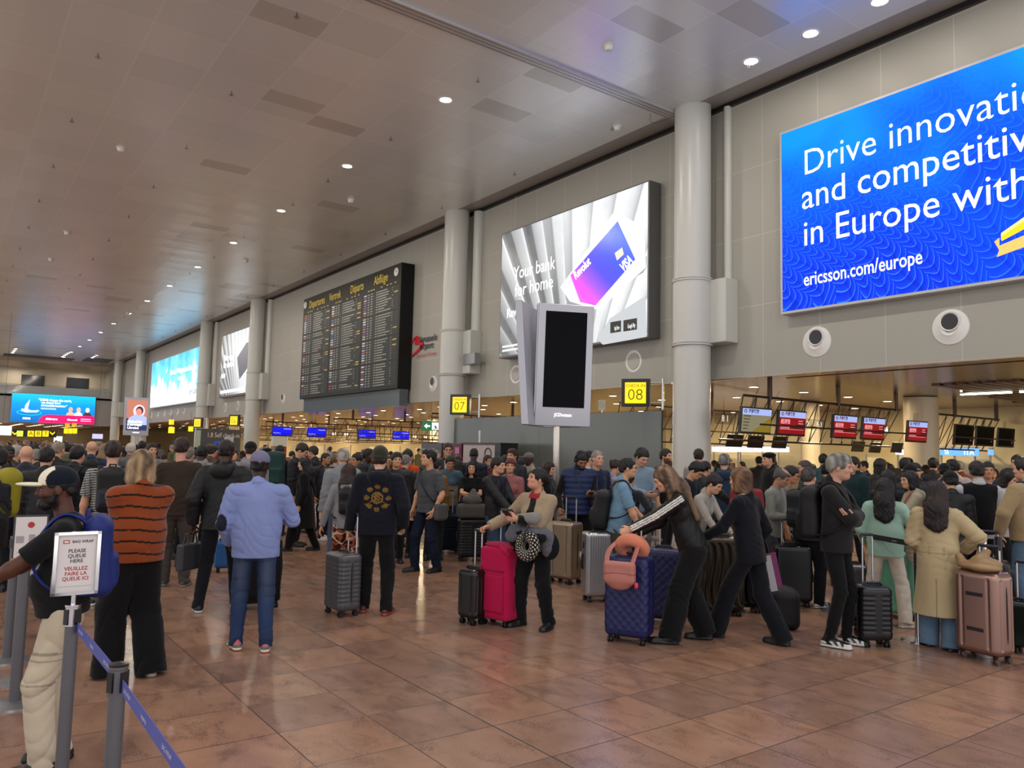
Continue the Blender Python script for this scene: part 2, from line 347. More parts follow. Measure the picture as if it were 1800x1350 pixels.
# columns
COLX = [-12.26, -22.98, -44.45, -55.2, -77.2, -88.4]
names = ['white round column beside the large blue screen', 'white round column beside the yellow 07 sign', 'white round column right of the yellow 06 sign',
         'white round column right of the tall pale blue screen', 'slim looking round column left of the pale blue screen', 'round column farthest down the hall beside the turquoise screen']
for i, x in enumerate(COLX):
    c = empty('column', (x, 14.12, 0)); c['kind'] = 'structure'
    mesh_obj('shaft', MB().lathe([(0.43, 0), (0.43, 4.36), (0.45, 4.36), (0.45, 5.84), (0.43, 5.84), (0.43, HALL_Z + 0.1)], n=48), M_COLUMN, c, smooth=True)
    for z in (4.36, 5.88):
        mesh_obj('collar', MB().lathe([(0.452, -0.05), (0.475, -0.04), (0.475, -0.012), (0.452, 0), (0.475, 0.012), (0.475, 0.04), (0.452, 0.05)], (0, 0, z), 48), M_COLUMN, c, smooth=True)
    mesh_obj('service_box', MB().box(0.1, 0.88, 0.12, 0.58, 4.37, 5.86), M_COLUMN, c, bevel=0.02)
    c['label'] = names[i]
# pipe shaft on some columns
for i in (0, 1, 2, 3):
    mesh_obj('trim_%d' % (9 + i), MB().rod((COLX[i] + 0.62, 14.66, 5.8), (COLX[i] + 0.62, 14.66, HALL_Z), 0.1 if i == 0 else 0.2), M_COLUMN, smooth=True)['kind'] = 'structure'
# inner columns under the low ceiling
for (x, y, r) in ((-11.35, 23.0, 0.46), (-14.95, 23.0, 0.30), (-8.4, 27.2, 0.3), (-38.8, 23.0, 0.46), (-58, 23, 0.4), (-66, 19.5, 0.4)):
    struct('column', MB().rod((x, y, 0), (x, y, LOW_Z), r, n=32, cap=False), mat('inner_column', (0.74, 0.66, 0.50), 0.4), smooth=True)

# lamps in the ceiling (the visible fittings of the hall lamps)
fit = empty('downlight', (-15.56, 9.14, HALL_Z))
mesh_obj('rim', MB().lathe([(0.125, -0.002), (0.15, -0.02), (0.20, -0.002)], n=24), M_WHITE, fit, smooth=True)
mesh_obj('diffuser', MB().rod((0, 0, -0.012), (0, 0, -0.003), 0.125, n=20), M_LAMP, fit)
tag(fit, 'round lit downlight in the grey ceiling panels, one of a long row', 'light', 'row of downlights in the hall ceiling')
for k in range(1, 14):
    dup(fit, (-15.56 - 5.62 * k, 9.14, HALL_Z))
lb = ['round lit downlight high above the left end of the blue screen', 'round lit downlight above the middle of the blue screen', 'round lit downlight at the top picture edge above the blue screen']
for k in range(3):
    d = dup(fit, (-9.92 + 1.405 * k, 13.25, HALL_Z), label=lb[k]); d['group'] = 'downlights over the blue screen'
for i, (x, y) in enumerate([(-84 - 1.4 * k, yy) for yy in (4.8, 9.0, 11.4) for k in range(5)]):
    d = dup(fit, (x, y, HALL_Z)); d['label'] = 'small lit downlight in the dim ceiling at the far end'; d['group'] = 'downlights at the far end of the hall'
# sprinklers
spk = empty('sprinkler_head', (0, 0, HALL_Z))
mesh_obj('stem', MB().rod((0, 0, -0.11), (0, 0, 0), 0.014, n=8), M_DARK, spk)
mesh_obj('deflector', MB().lathe([(0.0, -0.115), (0.06, -0.11), (0.06, -0.1), (0, -0.1)], n=12), M_DARK, spk)
for s in (-1, 1): mesh_obj('arm', MB().rod((0.035 * s, 0, -0.1), (0, 0, -0.03), 0.008, n=6), M_DARK, spk)
tag(spk, 'small dark sprinkler head under the grey ceiling panels', 'sprinkler', 'sprinkler heads under the hall ceiling')
first = True
for i in range(-1, 13):
    for j in (0, 1, 3, 4):
        y = (2.12, 4.94, 7.2, 9.13, 13.25)[j]; x = -14.15 - 4.215 * i - (2.1 if j == 2 else 0)
        if abs(((x + 15.56) % 5.62)) < 0.4 and j == 3: x += 1.2
        if first: spk.location = (x, y, HALL_Z); first = False
        else: dup(spk, (x, y, HALL_Z))
dome = empty('smoke_detector', at(213, 260, 2, HALL_Z))
mesh_obj('housing', MB().lathe([(0, -0.12), (0.07, -0.11), (0.1, -0.06), (0.1, 0)], n=20), M_WHITE, dome, smooth=True)
mesh_obj('base_ring', MB().lathe([(0.1, -0.02), (0.13, -0.015), (0.13, 0)], n=20), M_WHITE, dome, smooth=True)
tag(dome, 'small white round detector under the hall ceiling', 'detector', 'white detectors under the hall ceiling')
for p in ((617, 351), (118, 408), (432, 457), (1070, 80), (90, 455), (225, 550), (1085, 222)):
    dup(dome, at(*p, 2, HALL_Z))
# downlights of the low ceiling
ld = empty('downlight', (-4, 16.2, LOW_Z + 0.02))
mesh_obj('diffuser', MB().rod((0, 0, -0.012), (0, 0, -0.004), 0.12, n=14), M_LAMPS, ld)
mesh_obj('rim', MB().lathe([(0.12, -0.014), (0.14, -0.01), (0.145, 0)], n=14), M_ALU, ld)
tag(ld, 'small lit downlight in the low bronze ceiling over the check-in area', 'light', 'downlights in the low bronze ceiling')
ny = 0
for i in range(36):
    for j in range(5):
        x = -7.5 - 2.7 * i; y = 17.3 + 2.25 * j + (0.5 if i % 2 else 0)
        if x > -10.6 and y > 18: continue
        if i == 0 and j == 0: ld.location = (x, y, LOW_Z + 0.02)
        else: dup(ld, (x, y, LOW_Z + 0.02))
fl = None
for i in range(7):
    for j in range(9):
        d = dup(ld, (-101 - 3.4 * i, -3 + 2.0 * j, 3.62)); d.scale = (2.5, 2.5, 1); d['label'] = 'tiny warm lamp under the low ceiling beyond the turquoise screen'; d['group'] = 'lamps under the far low ceiling'
for x in (-100, -106, -114):
    for y in (2, 9): lamp('far_lamp', (x, y, 3.5), 0.6, 90, WARM2)
for y in (0, 6, 12): lamp('balcony_lamp', (-99.3, y, 9.6), 0.4, 60, WARM)

# air nozzles in the high wall
def nozzle(px, py, label, tilt=True, r=0.30):
    p = at(px, py, 1, WALL_Y)
    n = empty('air_nozzle', (p[0], WALL_Y, p[2]), rot=SOUTH)
    mesh_obj('disc', MB().lathe([(0.0, 0.012), (r * 0.985, 0.012), (r, 0.0)], n=36) if not tilt else MB().lathe([(0.10, 0.05), (0.16, 0.075), (0.20, 0.05), (r * 0.97, 0.02), (r, 0.0)], n=36), M_WHITE, n, smooth=True)
    if tilt:
        c = (0.02, 0.09)
        m2 = MB().rod((c[0], c[1], -0.02), (c[0], c[1], 0.085), 0.155, n=24); mesh_obj('opening', m2, M_BLACK, n, smooth=True)
        mesh_obj('lip', MB().lathe([(0.150, 0.085), (0.17, 0.10), (0.185, 0.05)], (c[0], c[1], 0), 24), M_WHITE, n, smooth=True)
    else:
        mesh_obj('flap', MB().lathe([(0, 0.03), (r * 0.72, 0.03), (r * 0.76, 0.012)], n=36), mat('grey_flap', (0.45, 0.44, 0.40), 0.4), n, smooth=True)
    tag(n, label, 'air vent', 'round air nozzles along the high wall'); return n
nozzle(1436, 601, 'round air nozzle below the left part of the blue screen', r=0.33)
nozzle(1671, 575, 'round air nozzle rightmost below the blue screen', r=0.33)
nozzle(1114, 635, 'round grey closed nozzle right of the black totem display', False)
nozzle(907, 658, 'round grey closed nozzle left of the totem display', False)
nozzle(762, 675, 'oval looking air nozzle under the red heart logo')
nozzle(498, 701, 'oval looking air nozzle left of the departures board', r=0.28)
nozzle(418, 713, 'closed nozzle under the small black and white poster, nearer the column', False)
nozzle(396, 716, 'closed nozzle under the small black and white poster, farther from the column', False)
for i in range(6): nozzle(324 - 11.5 * i, 722.5 + 1.6 * i, 'small round nozzle in the row below the pale blue screen', r=0.28)
mesh_obj('wall_speaker', MB().box(-0.35, 0.35, -0.2, 0.2, 0, 0.25), M_GREY, None, bevel=0.03)
o = bpy.data.objects['wall_speaker']; p = at(834, 632, 1, 14.45); o.location = p; o.rotation_euler = SOUTH; tag(o, 'small grey box unit on the wall right of the second column', 'speaker')
# ================================================================ SCREENS, POSTERS, BOARDS AND SIGNS
def lin(h):
    h = h.lstrip('#'); r = [int(h[i:i + 2], 16) / 255 for i in (0, 2, 4)]
    return tuple(c / 12.92 if c <= 0.04045 else ((c + 0.055) / 1.055) ** 2.4 for c in r)
def glow(hexc, e=1.0): return mat('glow_' + hexc.strip('#') + ('_%d' % (e * 10) if e != 1 else ''), lin(hexc), emit=e, rough=0.3)
def flat(hexc, rough=0.5): return mat('flat_' + hexc.strip('#'), lin(hexc), rough)
class Face:
    """a plane (ax, val) of the place; photo pixels become local x right / y up on it"""
    def __init__(s, ax, val, rot, origin):
        s.ax, s.val, s.rot = ax, val, rot; s.o = at(*origin, ax, val)
    def root(s, name): return empty(name, tuple(s.o), rot=s.rot)
    def L(s, px, py):
        p = at(px, py, s.ax, s.val) - s.o
        return (p[0], p[2]) if s.ax == 1 else (p[1], p[2])
    def poly(s, name, pts, z0, z1, m, parent): return mesh_obj(name, MB().prism([s.L(*q) for q in pts], z0, z1), m, parent)
def fit(o, width, height=None):
    """scale a lettering object to the width it has on the sign"""
    bpy.context.view_layer.update()
    d = o.dimensions; sx = width / max(d.x / o.scale.x, 1e-6); o.scale = (sx, 1, 1)
def words(F, s, p0, p1, size, z, m, parent, name='lettering', weight=0.0):
    x0, y0 = F.L(*p0); x1, y1 = F.L(*p1)
    o = text(s, size, x0, y0, z, m, parent, name, weight=weight, rot=math.atan2(y1 - y0, x1 - x0)); fit(o, math.hypot(x1 - x0, y1 - y0)); return o
M_TXT = glow('#ffffff', 1.3)

# ---- the large blue screen
F = Face(1, 14.42, SOUTH, (1376, 548)); r = F.root('advertising_screen')
x1 = 8.3; h = F.L(1373, 237)[1]
def blue_mat():
    m, nt, b = _nt('blue_artwork'); b.inputs['Base Color'].default_value = (0, 0.01, 0.1, 1); b.inputs['Roughness'].default_value = 0.6; b.inputs['Specular IOR Level'].default_value = 0.1
    tc = N(nt, 'ShaderNodeTexCoord'); pos = tc.outputs['Object']
    nz = N(nt, 'ShaderNodeTexNoise'); nz.inputs['Scale'].default_value = 0.35; nt.links.new(pos, nz.inputs['Vector'])
    sp0 = N(nt, 'ShaderNodeSeparateXYZ'); nt.links.new(pos, sp0.inputs[0])
    mp = N(nt, 'ShaderNodeMapping'); mp.inputs['Rotation'].default_value = (0, 0, 0.72); nt.links.new(pos, mp.inputs[0])
    sp = N(nt, 'ShaderNodeSeparateXYZ'); nt.links.new(mp.outputs[0], sp.inputs[0])
    u = math_(nt, 'ADD', sp.outputs['Y'], math_(nt, 'MULTIPLY', nz.outputs['Fac'], 3.0))
    cu = math_(nt, 'SUBTRACT', math_(nt, 'FRACT', math_(nt, 'DIVIDE', u, 0.36)), 0.5)
    v = math_(nt, 'DIVIDE', math_(nt, 'ADD', sp.outputs['X'], math_(nt, 'MULTIPLY', math_(nt, 'MULTIPLY', cu, cu), 0.8)), 0.17)
    v = math_(nt, 'ADD', v, math_(nt, 'MULTIPLY', math_(nt, 'FLOOR', math_(nt, 'DIVIDE', u, 0.36)), 0.37))
    fv = math_(nt, 'FRACT', v)
    line = ramp(nt, fv, [(0.0, (0.0, 0.0, 0.0)), (0.80, (0.10, 0.10, 0.10)), (0.93, (0.75, 0.75, 0.75)), (1.0, (0, 0, 0))])
    g = math_(nt, 'DIVIDE', sp0.outputs['Y'], h)
    g = math_(nt, 'ADD', g, math_(nt, 'MULTIPLY', math_(nt, 'SUBTRACT', nz.outputs['Fac'], 0.5), 1.6))
    base = ramp(nt, g, [(0.0, lin('#0a1ec8')), (0.35, lin('#0438dc')), (0.7, lin('#0459ea')), (1.0, lin('#0a86fb'))])
    lm = math_(nt, 'MULTIPLY', math_(nt, 'SUBTRACT', 1.0, g), 0.75)
    c = mixc(nt, math_(nt, 'MULTIPLY', line, lm), base, lin('#3fa4ff'))
    sh = math_(nt, 'MULTIPLY', math_(nt, 'LESS_THAN', math_(nt, 'ABSOLUTE', cu), 0.06), math_(nt, 'MULTIPLY', lm, 0.5))
    c = mixc(nt, sh, c, lin('#0414a0'))
    nt.links.new(c, b.inputs['Emission Color']); b.inputs['Emission Strength'].default_value = 1.25
    return m
mesh_obj('housing', MB().box(-0.06, x1 + 0.06, -0.06, h + 0.06, -0.27, -0.005), mat('screen_housing', (0.5, 0.5, 0.5), 0.4, 0.4), r, bevel=0.01)
mesh_obj('picture', MB().box(0, x1, 0, h, -0.005, 0.004), blue_mat(), r)
LT = glow('#ffffff', 1.25)
_w1 = words(F, 'Drive innovation', (1411, 309), (1818, 202), 0.78, 0.008, LT, r, weight=-0.004)
_w2 = words(F, 'and competitiveness', (1409, 369), (1898, 262), 0.78, 0.008, LT, r)
_w3 = words(F, 'in Europe with', (1411, 433), (1806, 350), 0.78, 0.008, LT, r)
_w1.scale.x = _w2.scale.x = _w3.scale.x; _w1.rotation_euler.z = _w2.rotation_euler.z = _w3.rotation_euler.z = 0
words(F, 'ericsson.com/europe', (1413, 503), (1621, 463), 0.40, 0.008, LT, r, weight=0.004)
for i, (pts, c) in enumerate((([(1748, 425), (1757, 418), (1757, 432), (1900, 372), (1900, 398), (1752, 452), (1757, 440)], '#ffb45c'), ([(1760, 410), (1900, 312), (1900, 338), (1760, 422)], '#ffe27a'), ([(1760, 416), (1900, 322), (1900, 350), (1761, 424)], '#ffc400'))):
    F.poly('light_bar', pts, 0.005 + 0.001 * i, 0.007 + 0.001 * i, glow(c, 1.2), r)
tag(r, 'huge bright blue wall screen reading Drive innovation and competitiveness', 'screen')

# ---- the bank poster with the card
def blades(F, r, quads, base='#6f7377', e=1.0):
    for q, c in quads: F.poly('blade', q, 0.004, 0.006, glow(c, e), r)
def fan_mat(name, cx, cy, n, rot, dark, light, x_split, w, h):
    """radial fan of concrete blades, printed artwork of the poster"""
    m, nt, b = _nt(name); b.inputs['Roughness'].default_value = 0.3
    tc = N(nt, 'ShaderNodeTexCoord'); sp = N(nt, 'ShaderNodeSeparateXYZ'); nt.links.new(tc.outputs['Object'], sp.inputs[0])
    dx = math_(nt, 'SUBTRACT', sp.outputs['X'], cx); dy = math_(nt, 'SUBTRACT', sp.outputs['Y'], cy)
    a = math_(nt, 'ARCTAN2', dy, dx)
    nz = N(nt, 'ShaderNodeTexNoise'); nz.inputs['Scale'].default_value = 2.2; nz.inputs['Detail'].default_value = 6; nt.links.new(tc.outputs['Object'], nz.inputs['Vector'])
    t = math_(nt, 'FRACT', math_(nt, 'ADD', math_(nt, 'MULTIPLY', a, n / (2 * PI)), rot))
    blade = ramp(nt, t, [(0.0, lin('#2e3033')), (0.24, lin('#303236')), (0.40, lin('#6d7074')), (0.44, lin('#e8eaec')), (0.55, lin('#b9bcbf')), (0.95, lin('#8b8e91')), (1.0, lin('#2e3033'))])
    pale = ramp(nt, t, [(0.0, lin('#b4b8bb')), (0.2, lin('#d8dadc')), (0.9, lin('#f4f5f6')), (1.0, lin('#8a8e92'))])
    g = math_(nt, 'DIVIDE', math_(nt, 'ADD', math_(nt, 'SUBTRACT', sp.outputs['X'], x_split), math_(nt, 'MULTIPLY', sp.outputs['Y'], 0.55)), w * 0.3)
    gc = math_(nt, 'MINIMUM', math_(nt, 'MAXIMUM', g, 0.0), 1.0)
    c = mixc(nt, gc, blade, pale)
    lowd = math_(nt, 'MINIMUM', math_(nt, 'MAXIMUM', math_(nt, 'SUBTRACT', 0.75, math_(nt, 'ADD', math_(nt, 'DIVIDE', sp.outputs['X'], w * 0.5), math_(nt, 'DIVIDE', sp.outputs['Y'], h))), 0.0), 0.85)
    c = mixc(nt, lowd, c, lin('#26282a'))
    c = mixc(nt, math_(nt, 'MULTIPLY', nz.outputs['Fac'], 0.45), c, lin('#9a9da0'))
    b.inputs['Base Color'].default_value = (0.05, 0.05, 0.05, 1)
    nt.links.new(c, b.inputs['Emission Color']); b.inputs['Emission Strength'].default_value = 1.1
    return m
F = Face(1, 14.25, SOUTH, (878, 627)); r = F.root('advertising_poster')
W_, H_ = F.L(1137, 596)[0], F.L(880, 414)[1]
mesh_obj('housing', MB().box(-0.04, W_ + 0.05, -0.06, H_ + 0.04, -0.42, -0.003), mat('poster_housing', (0.16, 0.165, 0.17), 0.45, 0.4), r, bevel=0.01)
cx_, cy_ = F.L(1010, 640)
mesh_obj('picture', MB().box(0, W_, 0, H_, -0.003, 0.003), fan_mat('bank_artwork', cx_, cy_ - 2.2, 46, 0.2, 0, 0, F.L(1005, 520)[0], W_, H_), r)
# the card
def card_mat():
    m, nt, b = _nt('card_artwork'); b.inputs['Base Color'].default_value = (0.05, 0.05, 0.1, 1); b.inputs['Roughness'].default_value = 0.25
    tc = N(nt, 'ShaderNodeTexCoord'); sp = N(nt, 'ShaderNodeSeparateXYZ'); nt.links.new(tc.outputs['Object'], sp.inputs[0])
    x0, y0 = F.L(1025, 540); x2, y2 = F.L(1095, 420)
    d = math_(nt, 'ADD', math_(nt, 'MULTIPLY', math_(nt, 'SUBTRACT', sp.outputs['X'], x0), (x2 - x0)), math_(nt, 'MULTIPLY', math_(nt, 'SUBTRACT', sp.outputs['Y'], y0), (y2 - y0)))
    t = math_(nt, 'DIVIDE', d, (x2 - x0) ** 2 + (y2 - y0) ** 2)
    c = ramp(nt, t, [(0.0, lin('#ff5be0')), (0.12, lin('#f03cf0')), (0.32, lin('#9040f0')), (0.5, lin('#3b35e0')), (0.75, lin('#1d3fd0')), (1.0, lin('#2b5be0'))])
    nt.links.new(c, b.inputs['Emission Color']); b.inputs['Emission Strength'].default_value = 1.15; return m
F.poly('card_shadow', [(992, 512), (1000, 548), (1130, 480), (1137, 470), (1137, 450), (1120, 462)], 0.004, 0.005, glow('#8f9499'), r)
F.poly('card_slab', [(985, 505), (1080, 372), (1132, 398), (1136, 470), (1052, 545), (1002, 530)], 0.0045, 0.0055, glow('#dfe3e6', 1.1), r)
pts = [F.L(*q) for q in ((1003, 484), (1086, 389), (1117, 456), (1047, 537), (1020, 531))]
mesh_obj('bank_card', MB().prism(pts, 0.006, 0.008), card_mat(), r)
words(F, 'Revolut', (1012, 492), (1039, 463), 0.36, 0.009, M_TXT, r, weight=0.012)
words(F, 'VISA', (1096, 479), (1114, 459), 0.40, 0.009, M_TXT, r, weight=0.014)
F.poly('chip', [(1081, 445), (1094, 435), (1097, 447), (1085, 458)], 0.008, 0.010, glow('#f3dcc8'), r)
F.poly('corner_page', [(1050, 596), (1072, 560), (1135, 520), (1137, 592), (1060, 606)], 0.0035, 0.0045, glow('#b9bdc0'), r)
words(F, 'Your bank', (903, 492), (976, 472), 0.58, 0.009, M_TXT, r)
words(F, 'for home', (905, 522), (972, 505), 0.58, 0.009, M_TXT, r)
words(F, 'Revolut', (891, 559), (925, 552), 0.42, 0.009, M_TXT, r, weight=0.006)
for a_, b_ in (((883, 612), (917, 604)), ((883, 619), (917, 611))):
    x0, y0 = F.L(*a_); x2, y2 = F.L(*b_)
    mesh_obj('small_print', MB().box(x0, x2, y0, y0 + 0.07, 0.006, 0.007), glow('#d8d8d8'), r)
for a_, b_, s_ in (((1073, 586), (1092, 572), 'App Store'), ((1096, 583), (1120, 569), 'Google Play')):
    x0, y0 = F.L(*a_); x2, y2 = F.L(*b_)
    mesh_obj('badge', MB().box(x0, x2, y0, y0 + 0.30, 0.006, 0.008), M_BLACK, r, bevel=0.0015)
    t_ = text(s_, 0.16, x0 + 0.16, y0 + 0.07, 0.0095, M_TXT, r); fit(t_, (x2 - x0) - 0.22)
tag(r, 'framed lit wall poster of grey blades and a blue bank card', 'poster')
mesh_obj('hanging_wire', MB().rod(at(907, 345, 1, 14.3), at(905, 405, 1, 14.3), 0.008, n=6), M_ALU, None)
tag(bpy.data.objects['hanging_wire'], 'thin steel wire hanging from the ceiling above the card poster', 'wire')

# ---- the second, smaller bank poster down the hall
F = Face(1, 14.4, SOUTH, (385, 697)); r = F.root('advertising_poster')
W_, H_ = F.L(446, 685)[0], F.L(388, 593)[1]
mesh_obj('housing', MB().box(-0.04, W_ + 0.05, -0.12, H_ + 0.04, -0.25, -0.003), mat('poster_housing', (0.16, 0.165, 0.17)), r)
mesh_obj('picture', MB().box(0, W_, 0, H_, -0.003, 0.003), fan_mat('bank_artwork_two', *F.L(414, 735), 46, 0.1, 0, 0, F.L(410, 640)[0], W_, H_), r)
F.poly('bank_card', [(417, 629), (433, 603), (440, 600), (440, 640), (421, 667)], 0.006, 0.008, glow('#5b5c66'), r)
words(F, 'Your savy', (394, 634), (411, 631), 0.5, 0.009, M_TXT, r, weight=0.02)
words(F, 'for abroad', (393, 647), (411, 643), 0.5, 0.009, M_TXT, r, weight=0.02)
words(F, 'Revolut', (389, 665), (396, 663), 0.42, 0.009, M_TXT, r, weight=0.02)
x0, y0 = F.L(387, 693); mesh_obj('small_print', MB().box(0.2, W_ * 0.75, 0.15, 0.35, 0.006, 0.007), glow('#f0f0f0'), r)
tag(r, 'small looking black and white blade poster between two columns far down the hall', 'poster')

# ---- the tall pale blue screen
F = Face(1, 14.42, SOUTH, (263, 717)); r = F.root('advertising_screen')
W_, H_ = F.L(352, 705)[0], F.L(266, 640)[1]
def sky_mat():
    m, nt, b = _nt('sky_artwork'); b.inputs['Base Color'].default_value = (0, 0.02, 0.05, 1)
    tc = N(nt, 'ShaderNodeTexCoord'); mp = N(nt, 'ShaderNodeMapping'); mp.inputs['Scale'].default_value = (0.33, 0.22, 1); nt.links.new(tc.outputs['Object'], mp.inputs[0])
    nz = N(nt, 'ShaderNodeTexNoise'); nz.inputs['Scale'].default_value = 1.6; nz.inputs['Detail'].default_value = 5; nt.links.new(mp.outputs[0], nz.inputs['Vector'])
    sp = N(nt, 'ShaderNodeSeparateXYZ'); nt.links.new(tc.outputs['Object'], sp.inputs[0])
    t = math_(nt, 'ADD', math_(nt, 'DIVIDE', sp.outputs['Y'], H_), math_(nt, 'MULTIPLY', math_(nt, 'SUBTRACT', nz.outputs['Fac'], 0.5), 2.2))
    c = ramp(nt, t, [(0.20, lin('#f4fdff')), (0.42, lin('#e2f9ff')), (0.55, lin('#7fdcff')), (1.0, lin('#3fb4f8'))])
    nt.links.new(c, b.inputs['Emission Color']); b.inputs['Emission Strength'].default_value = 1.25; return m
mesh_obj('housing', MB().box(-0.08, W_ + 0.08, -0.08, H_ + 0.08, -0.25, -0.003), mat('screen_housing', (0.5, 0.5, 0.5)), r)
mesh_obj('picture', MB().box(0, W_, 0, H_, -0.003, 0.003), sky_mat(), r)
words(F, 'East & Wittgenland Region', (299, 659), (346, 648), 0.55, 0.009, M_TXT, r, weight=0.02)
words(F, 'in brussels', (313, 668), (326, 665), 0.4, 0.009, M_TXT, r, weight=0.02)
words(F, 'brussels', (333, 693), (352, 689), 0.62, 0.009, flat('#30343c'), r)
mesh_obj('bird', MB().add([(F.L(288, 645)[0], F.L(288, 645)[1], .008), (F.L(292, 654)[0], F.L(292, 654)[1], .008), (F.L(296, 643)[0], F.L(296, 643)[1], .008), (F.L(293, 656)[0], F.L(293, 656)[1], .008)], [(0, 1, 3), (1, 2, 3)]), M_TXT, r)
tag(r, 'bright pale blue wall screen with white cloud shapes and white lettering', 'screen')

# ---- departures board
F = Face(1, 14.1, SOUTH, (527, 700)); r = F.root('departures_board')
W_, H_ = F.L(697, 688)[0], F.L(533, 529)[1]
M_BOARD = mat('board_black', (0.012, 0.013, 0.013), 0.4, spec=0.2); M_BOARDROW = mat('board_row', (0.030, 0.035, 0.034), 0.4, spec=0.2)
mesh_obj('housing', MB().box(-0.05, W_ + 0.05, -0.05, H_ + 0.05, -0.58, 0), M_BOARD, r, bevel=0.02)
mesh_obj('lower_panel', MB().box(0.25, W_ + 0.02, -0.72, -0.05, -0.5, -0.12), mat('board_skirt', (0.10, 0.13, 0.15), 0.15), r)
for i, s_ in enumerate(('Departures', 'Vertrek', 'Départs', 'Abflüge')):
    text(s_, 0.52, W_ * (0.07, 0.31, 0.54, 0.77)[i], H_ - 0.50, 0.01, glow('#d8b41e', 0.6), r, sx=0.8)
for x in (0.22, W_ - 0.35):
    mesh_obj('clock', MB().rod((x, H_ - 0.28, 0), (x, H_ - 0.28, 0.03), 0.17, n=24), flat('#e8e8e4'), r)
    mesh_obj('clock_hand', MB().box(x - 0.012, x + 0.012, H_ - 0.29, H_ - 0.16, 0.03, 0.036).box(x, x + 0.09, H_ - 0.29, H_ - 0.27, 0.03, 0.036), M_BLACK, r)
rng = random.Random(3)
wht, yel, logos, hdr, rows_ = MB(), MB(), {}, MB(), MB()
for c in range(3):
    cx0 = W_ * (0.015 + 0.3317 * c); cw = W_ * 0.31
    for f in (0.12, 0.2, 0.27, 0.5, 0.66, 0.76, 0.88): hdr.box(cx0 + cw * f, cx0 + cw * (f + 0.05), H_ - 0.70, H_ - 0.665, 0.004, 0.007)
    for b_ in range(4):
        y0 = (H_ - 0.80) - (H_ - 0.85) / 4 * b_
        for k in range(9):
            y = y0 - 0.105 * (k + 1) + 0.03
            rows_.box(cx0, cx0 + cw, y - 0.02, y + 0.065, 0.0005, 0.002)
            if rng.random() < 0.08: continue
            lc = rng.choice(['#e9e9ea', '#e9e9ea', '#d8c3b2', '#b02a30', '#e06038', '#4a5aa8', '#cfd6e6'])
            logos.setdefault(lc, MB()).box(cx0 + 0.01, cx0 + cw * 0.09, y, y + 0.055, 0.003, 0.005)
            for q in range(2): wht.box(cx0 + cw * (0.13 + 0.09 * q), cx0 + cw * (0.175 + 0.09 * q), y + 0.005, y + 0.05, 0.003, 0.005)
            wht.box(cx0 + cw * 0.38, cx0 + cw * 0.42, y + 0.005, y + 0.05, 0.003, 0.005)
            x = cx0 + cw * 0.44; xe = cx0 + cw * rng.uniform(0.60, 0.80)
            while x < xe:
                l_ = rng.uniform(0.03, 0.10); wht.box(x, x + l_, y + 0.003, y + 0.052, 0.003, 0.005); x += l_ + 0.018
            if rng.random() < 0.7: wht.box(cx0 + cw * 0.83, cx0 + cw * 0.845, y + 0.005, y + 0.05, 0.003, 0.005)
            if rng.random() < 0.22: yel.box(cx0 + cw * 0.88, cx0 + cw * 0.98, y + 0.003, y + 0.055, 0.003, 0.005)
mesh_obj('row_field', rows_, M_BOARDROW, r); mesh_obj('heading_marks', hdr, glow('#d8b41e', 0.5), r)
mesh_obj('flight_lettering', wht, glow('#a9a494', 0.38), r); mesh_obj('remark_lettering', yel, glow('#d0a820', 0.45), r)
for c, m_ in logos.items(): mesh_obj('airline_mark', m_, glow(c, 0.42), r)
for i in range(1, 3): mesh_obj('seam', MB().box(W_ * (0.3317 * i) - 0.01, W_ * (0.3317 * i) + 0.01, 0, H_ - 0.75, 0.001, 0.003), M_BOARD, r)
for i in range(1, 4): mesh_obj('seam', MB().box(0, W_, (H_ - 0.83) / 4 * i - 0.008, (H_ - 0.83) / 4 * i + 0.008, 0.001, 0.003), M_BOARD, r)
tag(r, 'large black departures board with yellow headings on the beige wall', 'flight board')

# ---- airport logo on the wall
F = Face(1, WALL_Y - 0.02, SOUTH, (715, 632)); r = F.root('wall_logo')
heart = [(716, 631), (717, 622), (722, 605), (728, 594), (733, 590), (737, 592), (738, 597), (737, 601), (742, 598), (745, 604), (742, 612), (736, 619), (727, 626), (717, 632), (725, 624), (733, 616), (738, 609), (739, 604), (735, 606), (731, 607), (729, 603), (731, 598), (732, 594), (727, 600), (722, 611), (718, 624)]
F.poly('heart', heart[:14][::-1][::-1] + heart[14:], 0, 0.02, flat('#c8202c'), r)
words(F, 'brussels', (739, 602), (768, 597), 0.34, 0.02, flat('#2a2d33'), r, weight=0.008)
words(F, 'airport', (739, 614), (762, 611), 0.34, 0.02, flat('#2a2d33'), r, weight=0.008)
words(F, 'the heart of Europe', (733, 629), (767, 623), 0.19, 0.02, flat('#c8202c'), r)
tag(r, 'red heart logo with dark airport lettering on the wall beside the departures board', 'logo')

